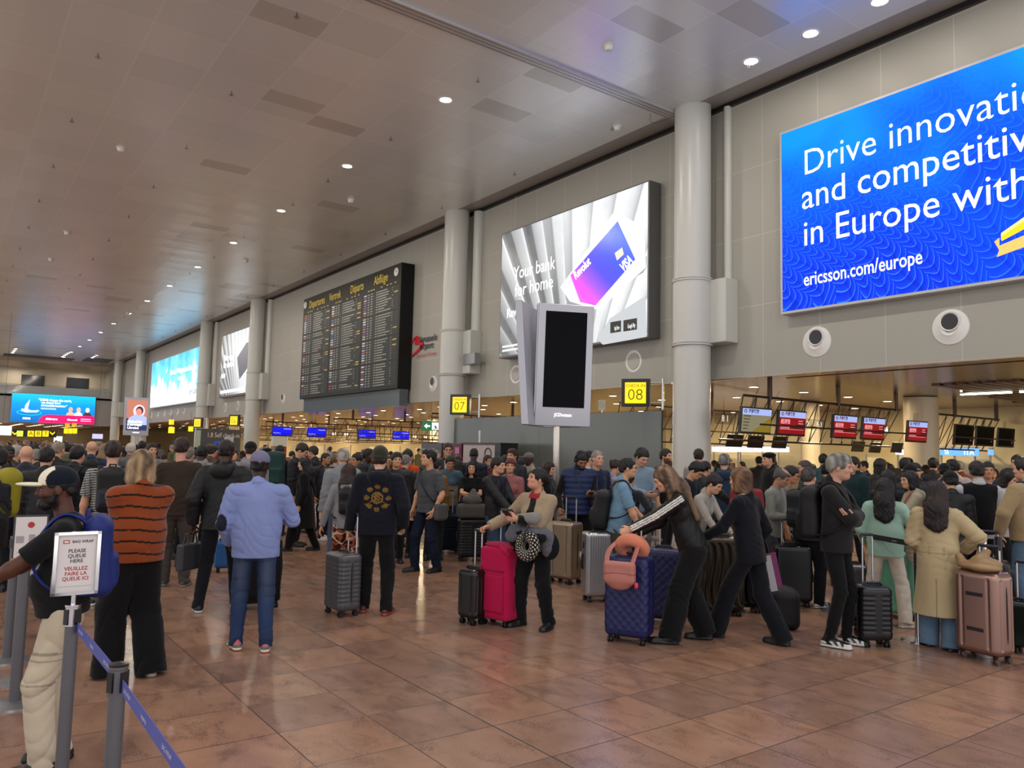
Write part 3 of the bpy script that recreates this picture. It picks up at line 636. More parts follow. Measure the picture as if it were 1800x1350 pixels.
# ---- far screen
F = Face(0, -95.0, EAST, (18, 741)); r = F.root('advertising_screen')
W_, H_ = 7.65, 2.95
mesh_obj('housing', MB().box(-0.06, W_ + .06, -0.06, H_ + .06, -0.2, -0.004), M_GREY, r)
def sea_mat():
    m, nt, b = _nt('sea_artwork'); b.inputs['Base Color'].default_value = (0, 0.02, 0.05, 1)
    tc = N(nt, 'ShaderNodeTexCoord'); sp = N(nt, 'ShaderNodeSeparateXYZ'); nt.links.new(tc.outputs['Object'], sp.inputs[0])
    c = ramp(nt, math_(nt, 'DIVIDE', sp.outputs['Y'], H_), [(0, lin('#0058a0')), (0.6, lin('#0082cc')), (1, lin('#0aaef0'))])
    nt.links.new(c, b.inputs['Emission Color']); b.inputs['Emission Strength'].default_value = 1.5; return m
mesh_obj('picture', MB().box(0, W_, 0, H_, -0.004, 0.004), sea_mat(), r)
pk = [(2.45, 0), (2.5, 0.3), (2.7, 0.62), (3.0, 0.8), (3.3, 0.86), (W_, 0.86), (W_, 0)]
mesh_obj('pink_band', MB().prism(pk, 0.005, 0.01), glow('#ff0862', 1.3), r)
for s_, x, y, sz in (('“DEME shapes the earth,', 2.35, 2.3, 0.30), ('we shape their', 2.6, 2.02, 0.30), ('AI-transformation.”', 2.6, 1.72, 0.30), ('DEME', 1.05, 0.3, 0.27), ('delaware', 3.1, 0.33, 0.30), ('Microsoft', 5.1, 0.33, 0.24)):
    text(s_, sz, x, y, 0.012, glow('#ffffff', 1.5), r, weight=0.012)
for y in (1.52, 1.42): mesh_obj('small_print', MB().box(2.6, 4.0, y, y + 0.035, 0.008, 0.01), M_TXT, r)
for y in (0.30, 0.5): mesh_obj('small_print', MB().box(6.35, 7.35, y, y + 0.05, 0.011, 0.013), M_TXT, r)
mesh_obj('ship', MB().prism([(0.85, 1.15), (1.3, 1.0), (2.3, 1.05), (2.5, 1.3), (1.7, 1.25), (1.45, 1.4), (1.6, 2.4), (1.35, 2.0), (1.2, 1.75), (1.15, 1.35), (0.9, 1.4)], 0.006, 0.01), glow('#dfe9ea', 1.3), r)
mesh_obj('ripples', MB().tube([(1.6 + 1.1 * math.cos(t), 1.0 + 0.26 * math.sin(t), 0.01) for t in np.linspace(0, 2 * PI, 30)], 0.025, 4), glow('#20d8d8', 1.3), r)
for i, (x, c) in enumerate(((5.35, '#f0b098'), (6.1, '#f4f4f4'), (6.95, '#4a3038'))):
    mesh_obj('portrait_shoulders', MB().prism([(x - 0.42, 0.87), (x - 0.33, 1.12), (x - 0.1, 1.28), (x + 0.1, 1.28), (x + 0.33, 1.12), (x + 0.42, 0.87)], 0.011 + i * .002, 0.012 + i * .002), glow(c, 1.2), r)
    mesh_obj('portrait_head', MB().prism([(x + 0.2 * math.cos(t), 1.5 + 0.27 * math.sin(t)) for t in np.linspace(0, 2 * PI, 16)[:-1]], 0.012 + i * .002, 0.015 + i * .002), glow(('#f0a890', '#f3b8a0', '#f5d8d0')[i], 1.2), r)
tag(r, 'wide turquoise screen with a pink band and three portraits at the far end', 'screen')

# ---- check-in number signs
M_YEL = glow('#ffd400', 1.15)
def number_sign(px, py, wpx, num, label, Y):
    F = Face(1, Y, (PI / 2, 0, math.atan2(at(px, py, 1, Y)[0] * -1, Y) * 0.0), (px, py))
    p = at(px, py, 1, Y); q = at(px + wpx, py, 1, Y)
    r = empty('check_in_sign', tuple(p), rot=(PI / 2, 0, 0.62))
    depth = (CAMR.T @ (p - np.array([0, 0, EYE])))[2]
    s = wpx / F_PX * depth * 1.02 / 2
    mesh_obj('box', MB().box(-s, s, -s * .98, s * .98, -0.16, 0), M_BLACK, r, bevel=0.008)
    mesh_obj('yellow_panel', MB().box(-s * 0.74, s * 0.74, -s * 0.76, s * 0.72, 0, 0.012), M_YEL, r, bevel=0.005, seg=1)
    text('CHECK-IN', s * 0.30, 0, s * 0.38, 0.0135, flat('#7a5a00'), r, align='CENTER')
    text(num, s * 1.12, 0, -s * 0.52, 0.0135, flat('#2c2408'), r, align='CENTER', weight=-0.006)
    mesh_obj('bracket', MB().rod((s, s * 0.7, -0.1), (s + 0.3, s * 0.7, -0.1), 0.02).rod((s, -s * 0.7, -0.1), (s + 0.3, -s * 0.7, -0.1), 0.02).rod((s + 0.3, -s * 1.2, -0.1), (s + 0.3, s * 1.0, -0.1), 0.03), M_ALU, r)
    tag(r, label, 'sign'); return r
number_sign(1117, 690, 49, '08', 'yellow check-in sign 08 at the top of the grey partition, nearest of all', 13.6)
number_sign(808, 711, 36, '07', 'yellow check-in sign 07 hiding part of the second column', 13.3)
number_sign(411, 739, 20, '06', 'smaller yellow sign 06 before the third column', 13.4)
number_sign(347, 743, 18, '05', 'smallest numbered yellow sign, 05, left of its neighbour', 13.4)
for px, py, wp, lb in ((301, 756, 11, 'small distant yellow sign left of the 05 sign'), (335, 754, 9, 'distant yellow sign half behind the 05 sign'), (301, 742, 9, 'faint distant yellow sign above another one below the pale blue screen')):
    p = at(px, py, 1, 12.6); r = empty('yellow_sign', tuple(p), rot=(PI / 2, 0, 0.9)); d = (CAMR.T @ (p - np.array([0, 0, EYE])))[2]; s = wp / F_PX * d / 2
    mesh_obj('panel', MB().box(-s, s, -s, s, -0.05, 0), M_YEL, r, bevel=0.03); mesh_obj('rod', MB().rod((0, s, -0.02), (0, LOW_Z - p[2] + 0.2, -0.02), 0.02, n=6), M_DARK, r); tag(r, lb, 'sign')

# ---- far yellow hanging signs
F = Face(0, -84.0, EAST, (22, 770)); r = F.root('hanging_sign')
def Fb(name, x0, y0, x1, y1, z0, z1, m, parent, bev=0.0):
    a, b_ = F.L(x0, y0), F.L(x1, y1); return mesh_obj(name, MB().box(a[0], b_[0], b_[1], a[1], z0, z1), m, parent, bevel=bev)
Fb('board', 21, 767, 100, 757, -0.1, 0, M_BLACK, r)
for i, (x, s_) in enumerate(((48, 'A'), (61, 'B'), (74, 'T'))):
    Fb('yellow_panel', x, 767.3, x + 12, 757.3, 0, 0.02, M_YEL, r, 0.01)
    a = F.L(x + 6, 765); text(s_, 0.5, a[0], a[1], 0.03, flat('#6a4a10'), r, align='CENTER')
Fb('green_panel', 29, 767, 41, 757.3, 0, 0.02, glow('#cfe24a', 1.1), r)
for x in (26, 92):
    a = F.L(x, 762); mesh_obj('arrow', MB().prism([(a[0] - 0.2, a[1] + 0.2), (a[0], a[1]), (a[0] + 0.2, a[1] + 0.2), (a[0] + 0.2, a[1] + 0.05), (a[0], a[1] - 0.15), (a[0] - 0.2, a[1] + 0.05)], 0, 0.02), M_YEL, r)
for x in (30, 90): a = F.L(x, 757); mesh_obj('rod', MB().rod((a[0], a[1], -0.05), (a[0], 3.6 - F.o[2], -0.05), 0.03, n=6), M_DARK, r)
tag(r, 'long black hanging sign with yellow letter panels A, B and T', 'sign')
F = Face(0, -80.0, EAST, (112, 762)); r = F.root('hanging_sign')
for x in (112, 120, 128): Fb('yellow_panel', x, 762, x + 8, 753, -0.05, 0.0, M_YEL, r, 0.01)
a = F.L(124, 753); mesh_obj('rod', MB().rod((a[0], a[1], -0.02), (a[0], 3.6 - F.o[2], -0.02), 0.03, n=6), M_DARK, r)
for x in (114, 126): Fb('upper_panel', x, 750, x + 9, 744, -0.05, 0.0, glow('#f0a800', 0.9), r, 0.01)
tag(r, 'cluster of small yellow hanging panels right of the A B T sign', 'sign')
F = Face(0, -90.0, EAST, (94, 779)); r = F.root('notice_screen'); Fb('panel', 94, 779, 110, 767, -0.05, 0, glow('#d8f0e4', 1.1), r); a = F.L(102, 779); mesh_obj('post', MB().rod((a[0], a[1], -0.1), (a[0], -F.o[2], -0.1), 0.06, n=8), M_GREY, r)
tag(r, 'pale white notice panel standing far away under the turquoise screen', 'notice')
F = Face(0, -70.0, EAST, (162, 770)); r = F.root('notice_screen'); Fb('panel', 162, 771, 181, 763, -0.05, 0, glow('#b9b4e0', 1.2), r); a = F.L(171, 763); mesh_obj('rod', MB().rod((a[0], a[1], -0.02), (a[0], 3.6 - F.o[2] + 5.0, -0.02), 0.02, n=6), M_DARK, r)
tag(r, 'small lilac hanging screen left of the portrait totem', 'screen')
F = Face(0, -60.0, EAST, (0, 770)); r = F.root('light_sign'); Fb('panel', -30, 764, 21, 749, -0.05, 0, glow('#f4f0ff', 1.4), r); a = F.L(5, 749); mesh_obj('rod', MB().rod((a[0], a[1], -0.02), (a[0], HALL_Z - F.o[2], -0.02), 0.02, n=6), M_DARK, r)
tag(r, 'glaring white sign cut by the left picture edge', 'sign')

# ---- totems with displays
def totem_panel(w, h, deep, parent, lean, yaw, off, screen):
    p = bpy.data.objects.new('display_panel', None); link(p, parent)
    p.location = off; p.rotation_euler = Euler((0, 0, yaw)); p.empty_display_size = 0.1
    s = math.tan(lean)
    def B(x0, x1, y0, y1, z0, z1): # sheared box: leans towards the viewer with height (local y is depth, viewer at -y)
        m_ = MB(); m_.box(x0, x1, y0, y1, z0, z1); m_.v = [(x, y - z * s, z) for x, y, z in m_.v]; return m_
    mesh_obj('casing', B(-w / 2, w / 2, 0, deep, 0, h), mat('totem_casing', (0.46, 0.455, 0.50), 0.28, 0.35), p, bevel=0.012)
    mesh_obj('side_strip', B(-w / 2 - 0.012, -w / 2 - 0.001, 0.02, deep - 0.02, 0.01, h - 0.01), mat('totem_strip', (0.72, 0.74, 0.73), 0.2, 0.3), p)
    return p, B
F = Face(0, -10.35, EAST, (990, 760))
base = at(979, 752, 0, -10.35)
r = empty('display_totem', (base[0], base[1], 0))
px, py = base[0], base[1]
mesh_obj('pole', MB().rod((0, 0, 0), (0, 0, 2.9), 0.062, n=32), mat('totem_pole', (0.55, 0.50, 0.44), 0.22, 0.9), r, smooth=True)
mesh_obj('base_plate', MB().lathe([(0, 0.03), (0.3, 0.03), (0.32, 0.0)], n=32), M_GREY, r)
_c = at(983, 752, 0, -10.2)
f_yaw = math.atan2(-_c[0], _c[1]) if False else math.radians(66)
W1, H1 = 0.98, 2.08
p1, B1 = totem_panel(W1, H1, 0.12, r, 0.075, f_yaw, (0.12, 0.02, 2.20), None)
mesh_obj('black_screen', B1(-0.36, 0.37, -0.006, -0.001, 0.32, 1.95), mat('screen_black', (0.004, 0.004, 0.006), 0.15, spec=0.04), p1)
t_ = text('JCDecaux', 0.075, 0, 0, 0, M_TXT, p1, align='CENTER', weight=0.002); t_.rotation_euler = (PI / 2, 0, 0); t_.location = (0, -0.024, 0.17)
p2, B2 = totem_panel(W1, H1, 0.12, r, 0.075, math.radians(-54), (-0.22, -0.42, 2.20), None)
p3, B3 = totem_panel(W1, H1, 0.12, r, 0.075, math.radians(186), (-0.45, 0.45, 2.20), None)
tag(r, 'grey display totem with leaning panels and a blank black screen', 'display')
# the totem down the hall
b0 = at(236, 780, 0, -40.0)
r = empty('display_totem', (b0[0], b0[1], 0))
mesh_obj('pole', MB().rod((0, 0, 0), (0, 0, 2.3), 0.06, n=16).rod((-0.3, 0.42, 0), (-0.3, 0.42, 2.3), 0.14, n=16), mat('totem_pole_white', (0.7, 0.72, 0.72), 0.3), r, smooth=True)
p1, B1 = totem_panel(1.06, 1.78, 0.3, r, 0.03, math.radians(80), (0.1, 0.02, 2.1), None)
mesh_obj('screen', B1(-0.44, 0.44, -0.01, -0.001, 0.24, 1.66), glow('#c07860', 1.0), p1)
mesh_obj('picture_dark', B1(-0.44, 0.44, -0.014, -0.01, 0.24, 0.8), glow('#1c2a5a', 1.0), p1)
def P3(name, pts, d, m_):
    mm = MB().prism(pts, d - 0.004, d); mm.v = [(x, -z, y) for x, y, z in mm.v]; mm.v = [(x, y - z * math.tan(0.03), z) for x, y, z in mm.v]; return mesh_obj(name, mm, m_, p1)
P3('halo', [(0.08 + 0.25 * math.cos(t), 1.15 + 0.30 * math.sin(t)) for t in np.linspace(0, 2 * PI, 20)[:-1]], 0.02, glow('#e8d8ec'))
P3('portrait_shoulders', [(-0.4, 0.5), (-0.34, 0.8), (-0.1, 0.98), (0.2, 0.98), (0.42, 0.85), (0.43, 0.5)], 0.026, glow('#a9b6ee', 1.1))
P3('portrait_hair', [(0.1 + 0.16 * math.cos(t), 1.17 + 0.2 * math.sin(t)) for t in np.linspace(0, 2 * PI, 16)[:-1]], 0.031, glow('#4a1410'))
P3('portrait_head', [(0.07 + 0.12 * math.cos(t), 1.10 + 0.17 * math.sin(t)) for t in np.linspace(0, 2 * PI, 16)[:-1]], 0.037, glow('#e88a78', 1.1))
for s_, z in (('United for', 0.60), ('a stronger', 0.46), ('Ukraine', 0.31)):
    t_ = text(s_, 0.15, 0, 0, 0, M_TXT, p1, align='LEFT', weight=0.006); t_.rotation_euler = (PI / 2, 0, 0); t_.location = (-0.38, -0.07, z)
mesh_obj('maker_plate', B1(-0.14, 0.14, -0.012, -0.001, 0.12, 0.16), M_TXT, p1)
tag(r, 'grey totem display down the hall showing a portrait and Ukraine lettering', 'display')

# ---- grey partition, machines, self check-in wall
M_PART = mat('partition_glass', (0.120, 0.132, 0.120), 0.22, 0.1)
p = [at(795, 760, 1, 14.0), at(1163, 760, 1, 14.0)]
pr = empty('partition_screen', (p[0][0], 14.0, 0)); L_ = p[1][0] - p[0][0]
for k in range(2):
    mesh_obj('panel', MB().box(L_ / 2 * k + 0.004, L_ / 2 * (k + 1) - 0.004, 0, 0.05, 0.05, 2.82), M_PART, pr)
mesh_obj('frame', MB().box(-0.07, 0, -0.03, 0.08, 0, 2.86).box(L_, L_ + 0.07, -0.03, 0.08, 0, 2.86).box(0, L_, 0, 0.06, 2.82, 2.86), M_DARK, pr)
mesh_obj('edge_strip', MB().box(-0.14, -0.075, -0.04, 0.02, 0, 2.86), mat('edge_strip', (0.7, 0.72, 0.66), 0.3), pr)
tag(pr, 'long smooth grey-green partition between the two nearest columns', 'partition')
f2 = empty('glass_frame', (p[1][0] + 0.35, 14.0, 0))
mesh_obj('frame', MB().box(0, 0.05, 0, 0.05, 0, 3.5).box(0.38, 0.43, 0, 0.05, 0, 3.5).box(-0.05, 0.45, 0, 0.05, 3.45, 3.5), M_ALU, f2)
mesh_obj('pane', MB().box(0.05, 0.38, 0.02, 0.03, 0, 3.45), mat('pane_green', (0.5, 0.6, 0.5), 0.1), f2); f2.children[1].data.materials[0].node_tree.nodes['Principled BSDF'].inputs['Alpha'].default_value = 0.35
tag(f2, 'narrow metal framed glass strip left of the nearest column', 'frame')
ns = at(1058, 712, 1, 14.3); r = empty('no_smoking_sign', tuple(ns), rot=(PI / 2, 0, 0.5))
mesh_obj('plate', MB().box(-0.1, 0.1, -0.14, 0.14, -0.02, 0), flat('#b8b4a8'), r); mesh_obj('ring', MB().tube([(0.07 * math.cos(t), 0.02 + 0.07 * math.sin(t), 0.004) for t in np.linspace(0, 2 * PI, 20)], 0.008, 5).rod((-0.05, 0.07, 0.004), (0.05, -0.03, 0.004), 0.006), M_DARK, r)
mesh_obj('post', MB().box(-0.02, 0.02, -ns[2] + 2.86, -0.14, -0.03, -0.01), M_ALU, r)
tag(r, 'small square no smoking plate standing above the grey partition', 'sign')
def px_box(name, parent_loc, x0, x1, ytop, Y, depth, m, bev=0.01):
    a = at(x0, ytop, 1, Y); b_ = at(x1, ytop, 1, Y); return a[0] - parent_loc[0], b_[0] - parent_loc[0], a[2]
k = empty('vending_machine', (-22.3, 12.9, 0))
mesh_obj('cabinet', MB().box(-0.55, 0.78, 0, 0.8, 0.06, 1.98), mat('vend_dark', (0.02, 0.02, 0.022), 0.25), k, bevel=0.02)
mesh_obj('front_window', MB().box(-0.45, 0.45, -0.02, 0, 0.5, 1.8), mat('vend_glass', (0.05, 0.055, 0.05), 0.06), k)
mesh_obj('keypad', MB().box(0.55, 0.7, -0.02, 0, 1.1, 1.4), glow('#c8d0d8', 0.8), k)
tag(k, 'dark vending cabinet behind the standing travellers left of the machines', 'machine')
k = empty('photo_booth', (-20.7, 12.9, 0))
mesh_obj('cabinet', MB().box(-0.75, 0.35, 0, 0.8, 0.05, 1.98), flat('#5a1038', 0.4), k, bevel=0.02)
mesh_obj('mirror', MB().box(-0.62, -0.2, -0.02, 0, 1.1, 1.8), mat('dark_mirror', (0.10, 0.11, 0.10), 0.08), k)
for z in (1.35, 1.65): mesh_obj('button_pad', MB().box(0.02, 0.25, -0.02, 0, z, z + 0.2), flat('#b87898'), k)
tag(k, 'maroon machine with a dark window next to the white cabinet', 'machine')
k = empty('service_cabinet', (-19.3, 12.9, 0))
mesh_obj('cabinet', MB().box(-0.95, 0.75, 0, 0.6, 0.05, 1.95), flat('#b4a8a8', 0.5), k, bevel=0.02)
mesh_obj('top_cap', MB().box(-0.98, 1.05, -0.02, 0.62, 1.95, 2.0).box(0.76, 1.05, 0, 0.6, 0.05, 1.95), M_BLACK, k)
mesh_obj('ring_mark', MB().tube([(0.42 + 0.16 * math.cos(t), -0.006, 1.68 + 0.16 * math.sin(t)) for t in np.linspace(0, 2 * PI, 28)], 0.018, 6), M_BLACK, k)
mesh_obj('line_mark', MB().tube([(0.25, -0.006, 1.25), (0.32, -0.006, 1.18), (0.45, -0.006, 1.2), (0.65, -0.006, 1.33)], 0.012, 6), M_BLACK, k)
tag(k, 'pale pinkish cabinet with a black ring mark before the grey partition', 'cabinet')
q = at(853, 760, 1, 13.4); k = mesh_obj('sensor_mast', MB().rod((0, 0, 2.0), (0, 0, q[2] + 0.05), 0.03, n=12), M_WHITE, None); k.location = (q[0], 13.2, 0); tag(k, 'short white mast on top of the pale cabinet before the grey partition', 'mast')
# exit sign
q = at(757, 749, 1, 15.4); r = empty('exit_sign', tuple(q), rot=(PI / 2, 0, 0.9))
mesh_obj('panel', MB().box(-0.36, 0.36, -0.18, 0.18, -0.05, 0), glow('#0c6a3a', 0.7), r)
mesh_obj('arrow', MB().prism([(-0.26, 0), (-0.14, 0.1), (-0.14, 0.03), (-0.02, 0.03), (-0.02, -0.03), (-0.14, -0.03), (-0.14, -0.1)], 0, 0.006), M_TXT, r)
mesh_obj('running_figure', MB().prism([(0.05, -0.14), (0.05, 0.14), (0.33, 0.14), (0.33, -0.14)], 0, 0.004), M_TXT, r)
mesh_obj('runner', MB().rod((0.16, 0.02, 0.008), (0.22, -0.06, 0.008), 0.03).rod((0.22, -0.06, 0.008), (0.15, -0.12, 0.008), 0.018).rod((0.22, -0.06, 0.008), (0.28, -0.1, 0.008), 0.018).rod((0.17, 0.08, 0.008), (0.18, 0.085, 0.008), 0.03), flat('#0c6a3a'), r)
mesh_obj('rod', MB().rod((0, 0.18, -0.02), (0, LOW_Z - q[2] + 0.02, -0.02), 0.012, n=6), M_DARK, r)
tag(r, 'green and white emergency exit sign left of the second column', 'sign')
# self check-in wall
a = at(345, 753, 0, -42.5); b_ = at(424, 751, 0, -42.5); r = empty('self_check_in_wall', (-42.5, a[1], 0), rot=(PI / 2, 0, PI / 2))
w_ = b_[1] - a[1]
mesh_obj('panel', MB().box(0, w_, 0, a[2], -0.06, 0), mat('charcoal_board', (0.085, 0.085, 0.09), 0.4), r)
text('1.8 Self check-in', 0.36, 0.55, 2.15, 0.01, flat('#e8e6e0'), r, sx=0.72)
mesh_obj('side_label', MB().box(0.0, 0.24, 1.2, 2.5, 0.0, 0.02), flat('#b8c8b8'), r)
mesh_obj('blue_poster', MB().box(0.95, 1.35, 0.2, 1.95, 0.0, 0.03), glow('#0c3fae', 0.8), r)
mesh_obj('white_frame', MB().box(1.45, 1.92, 0.2, 2.2, 0.02, 0.06), flat('#c4c8dc'), r); mesh_obj('violet_poster', MB().box(1.5, 1.88, 0.3, 1.95, 0.06, 0.07), glow('#4a4aa8', 0.8), r)
tag(r, 'charcoal wall lettered Self check-in between two columns', 'wall panel')
q = at(492, 772, 0, -36.0); r = empty('information_pillar', (q[0], q[1], 0), rz=PI / 2)
mesh_obj('red_body', MB().box(-0.34, 0.34, 0, 0.2, 0, 1.75), flat('#a81c24'), r); mesh_obj('white_top', MB().box(-0.34, 0.34, -0.01, 0.2, 1.75, 2.22), flat('#d4dcd2'), r)
tag(r, 'red information pillar with a white top behind the lavender cap', 'pillar')

# ---- trusses, screens and desks of the check-in rows
M_TRUSS = mat('truss_bronze', (0.085, 0.065, 0.05), 0.35, 0.6)
def truss(x, y0, y1, label, n):
    r = empty('truss', (x, y0, 0)); L_ = y1 - y0; t_, b_, dx = 3.18, 2.45, -0.45
    mesh_obj('top_chord', MB().rod((0, 0, t_), (0, L_, t_), 0.03, n=8), M_TRUSS, r)
    mesh_obj('bottom_chord', MB().rod((dx, -0.3, b_ - .3), (dx, L_ + 0.3, b_ - .3), 0.025, n=8).rod((-dx, 0, b_ + 0.05), (-dx, L_, b_ + 0.05), 0.022, n=8), M_TRUSS, r)
    wb = MB(); st = L_ / n
    for i in range(n):
        for e in (dx,):
            zb = b_ - .3 if e == dx else b_ + 0.05
            wb.rod((0, st * i, t_), (e, st * (i + .5), zb), 0.014, n=6, cap=False); wb.rod((e, st * (i + .5), zb), (0, st * (i + 1), t_), 0.014, n=6, cap=False)
    mesh_obj('web', wb, M_TRUSS, r)
    for i in range(int(L_ / 3) + 1): mesh_obj('hanger', MB().rod((0, 1.0 + 2.9 * i, t_ - 0.05), (0, 1.0 + 2.9 * i, LOW_Z + 0.02), 0.06, n=10), mat('hanger_dark', (0.10, 0.06, 0.045), 0.4, 0.3), r)
    tag(r, label, 'truss'); return r
truss(-11.4, 14.9, 21.9, 'dark bronze truss carrying the red check-in screens', 14); truss(-11.4, 24.2, 28.3, 'dark bronze truss carrying the blank black screens', 8)
truss(-15.8, 15.2, 22, 'dark truss behind the nearest column, second row', 12)
truss(-45.4, 15.2, 28, 'distant dark truss carrying the royal blue screens', 20); truss(-36.0, 15.4, 24, 'distant dark truss beyond the green exit sign', 14); truss(-26.5, 15.4, 24, 'dark truss seen above the grey partition', 14)
truss(-56, 15.4, 26, 'distant dark truss left of the 06 sign column', 16)
def monitor(x, y, w, h, z, kind, label, group=None, tilt=0.10):
    r = empty('monitor', (x, y, z), rot=(PI / 2 + tilt, 0, PI / 2))
    mesh_obj('case', MB().box(-w / 2 - 0.03, w / 2 + 0.03, -h / 2 - 0.05, h / 2 + 0.03, -0.07, 0), M_BLACK, r, bevel=0.008)
    mesh_obj('mount', MB().box(-0.06, 0.06, -0.1, h / 2 + 0.25, -0.12, -0.06), M_DARK, r)
    if kind == 'blue':
        mesh_obj('screen', MB().box(-w / 2, w / 2, -h / 2, h / 2, 0, 0.004), glow('#0a14e8', 1.0), r)
        text('Bag Drop', 0.11, -w / 2 + 0.06, -h / 2 + 0.08, 0.006, glow('#c8ccff', 1.1), r, weight=0.004)
        text('brussels airlines', 0.07, w / 2 - 0.5, h / 2 - 0.12, 0.006, glow('#c8ccff', 1.1), r, weight=0.002)
    elif kind == 'red':
        mesh_obj('screen', MB().box(-w / 2, w / 2, -h / 2, h / 2, 0, 0.004), glow('#a00016', 0.62), r)
        mesh_obj('screen_wedge', MB().prism([(-0.1, -h / 2 + 0.12), (w / 2, -h / 2 + 0.12), (w / 2, 0.08)], 0.004, 0.005), glow('#6a0010', 0.5), r)
    elif kind == 'gold':
        mesh_obj('screen', MB().box(-w / 2, w / 2, -h / 2, h / 2, 0, 0.004), glow('#8c866a', 0.7), r)
        mesh_obj('screen_wedge', MB().prism([(-0.15, -h / 2), (w / 2, -h / 2), (w / 2, 0.1)], 0.004, 0.005), glow('#7c6a20', 0.9), r)
        for k_ in range(5): mesh_obj('text_line', MB().box(-w / 2 + 0.05, -w / 2 + 0.3 - 0.02 * k_, 0.08 - 0.07 * k_, 0.1 - 0.07 * k_, 0.005, 0.006), flat('#5a5640'), r)
    else:
        mesh_obj('screen', MB().box(-w / 2, w / 2, -h / 2, h / 2, 0, 0.004), mat('screen_black', (0.004, 0.004, 0.006)), r)
        mesh_obj('screen_mark', MB().box(w / 2 - 0.2, w / 2 - 0.1, -h / 2 + 0.08, -h / 2 + 0.13, 0.004, 0.005), glow('#902030', 0.5), r)
    if kind in ('red', 'gold'):
        mesh_obj('header', MB().box(-w / 2, w / 2, h / 2 - 0.14, h / 2, 0.004, 0.006), glow('#a8b8f0', 0.85), r)
        dk = flat('#1c3c70') if kind == 'gold' else flat('#801828')
        text('海南航空', 0.095, -w / 2 + 0.2, h / 2 - 0.09, 0.008, dk, r, weight=0.003)
        mesh_obj('crest', MB().tube([(-w / 2 + 0.1 + 0.04 * math.cos(t), h / 2 - 0.06 + 0.035 * math.sin(t), 0.008) for t in np.linspace(0, 2 * PI, 14)], 0.009, 5), dk, r)
        if kind == 'red':
            text('经济舱', 0.12, -w / 2 + 0.05, h / 2 - 0.28, 0.008, glow('#f0a0a8', 1.0), r, weight=0.003); text('Economy', 0.095, -w / 2 + 0.05, h / 2 - 0.40, 0.008, glow('#f0a0a8', 1.0), r)
            mesh_obj('text_line', MB().box(w / 2 - 0.28, w / 2 - 0.1, 0.04, 0.06, 0.006, 0.007).box(w / 2 - 0.28, w / 2 - 0.08, -0.02, 0.0, 0.006, 0.007).box(-w / 2 + 0.04, w / 2 - 0.06, -h / 2 + 0.1, -h / 2 + 0.11, 0.006, 0.007), glow('#e08890', 1.0), r)
    tag(r, label, 'screen', group); return r
monitor(-10.95, 14.78, 1.04, 0.52, 2.58, 'gold', 'check-in screen with a beige and gold page under a blue header')
for i, (y, lb) in enumerate(((16.13, 'red check-in screen directly right of the gold one'), (18.37, 'red check-in screen right of the 8.3 plate'), (19.72, 'red check-in screen in the middle of the row'), (22.0, 'red check-in screen before the thick inner column'))):
    monitor(-10.95, y, 1.02, 0.52, 2.58, 'red', lb, 'red check-in screens')
for i, (y, lb) in enumerate(((24.8, 'blank black screen nearest the thick inner column'), (26.2, 'blank black screen second from the thick inner column'), (27.7, 'blank black screen cut by the right picture edge'))):
    monitor(-10.95, y, 1.12, 0.54, 2.58, 'black', lb, 'blank check-in screens')
for i, (y, lb) in enumerate(((16.07, 'royal blue bag drop screen leftmost of the far row'), (18.2, 'royal blue bag drop screen second from the left'), (21.5, 'royal blue bag drop screen third from the left'), (23.9, 'royal blue screen fourth from the left'), (27.3, 'royal blue screen rightmost, left of the inner column'))):
    monitor(-45.0, y, 1.15, 0.48, 2.65, 'blue', lb, 'royal blue far screens')
def number_plate(x, y, z, s_, label, lit=False):
    r = empty('number_plate', (x, y, z), rot=(PI / 2, 0, PI / 2))
    mesh_obj('plate', MB().box(-0.26, 0.26, -0.13, 0.13, -0.08, 0), M_DARK, r)
    text(s_, 0.2, 0, -0.07, 0.004, glow('#fff4e0', 2.0 if lit else 0.8), r, align='CENTER', weight=0.006 if lit else 0.0)
    mesh_obj('rod', MB().rod((0, 0.13, -0.04), (0, 0.5, -0.04), 0.012, n=6), M_DARK, r)
    tag(r, label, 'sign', 'lit far desk numbers' if x < -20 else None); return r
for x, y, s_, lb, lit in ((-11.2, 14.0, '8 1', 'dark desk plate numbered 8 1 left of the gold screen', 0), (-11.2, 17.05, '8.2', 'dark desk plate 8.2 directly right of two screens', 0), (-11.2, 17.62, '8.3', 'dark desk plate 8.3 touching the left edge of a red screen', 0), (-11.2, 20.75, '8.6', 'small lit number plate left of the thick inner column', 1)):
    number_plate(x, y, 2.6, s_, lb, lit)
for i, y in enumerate((19.3, 20.1, 24.9, 25.7, 28.2)): number_plate(-45.0, y, 2.6, '6.%d' % (i + 3), 'tiny lit desk number between the royal blue screens', True)
# lower dark monitors under the trusses
for i, (px, py) in enumerate(((1293, 775), (1330, 777), (1372, 778), (1510, 785), (1540, 787), (1578, 787))):
    q = at(px, py, 0, -12.6); r = empty('desk_monitor', tuple(q), rot=(PI / 2 + 0.25, 0, PI / 2)); mesh_obj('case', MB().box(-0.3, 0.3, -0.16, 0.16, -0.05, 0), M_BLACK, r, bevel=0.01); mesh_obj('rod', MB().rod((0, 0, -0.05), (0, 1.42, 0.36), 0.015), M_DARK, r)
    tag(r, 'small dark monitor hung under the check-in truss', 'screen', 'small dark monitors under the trusses')
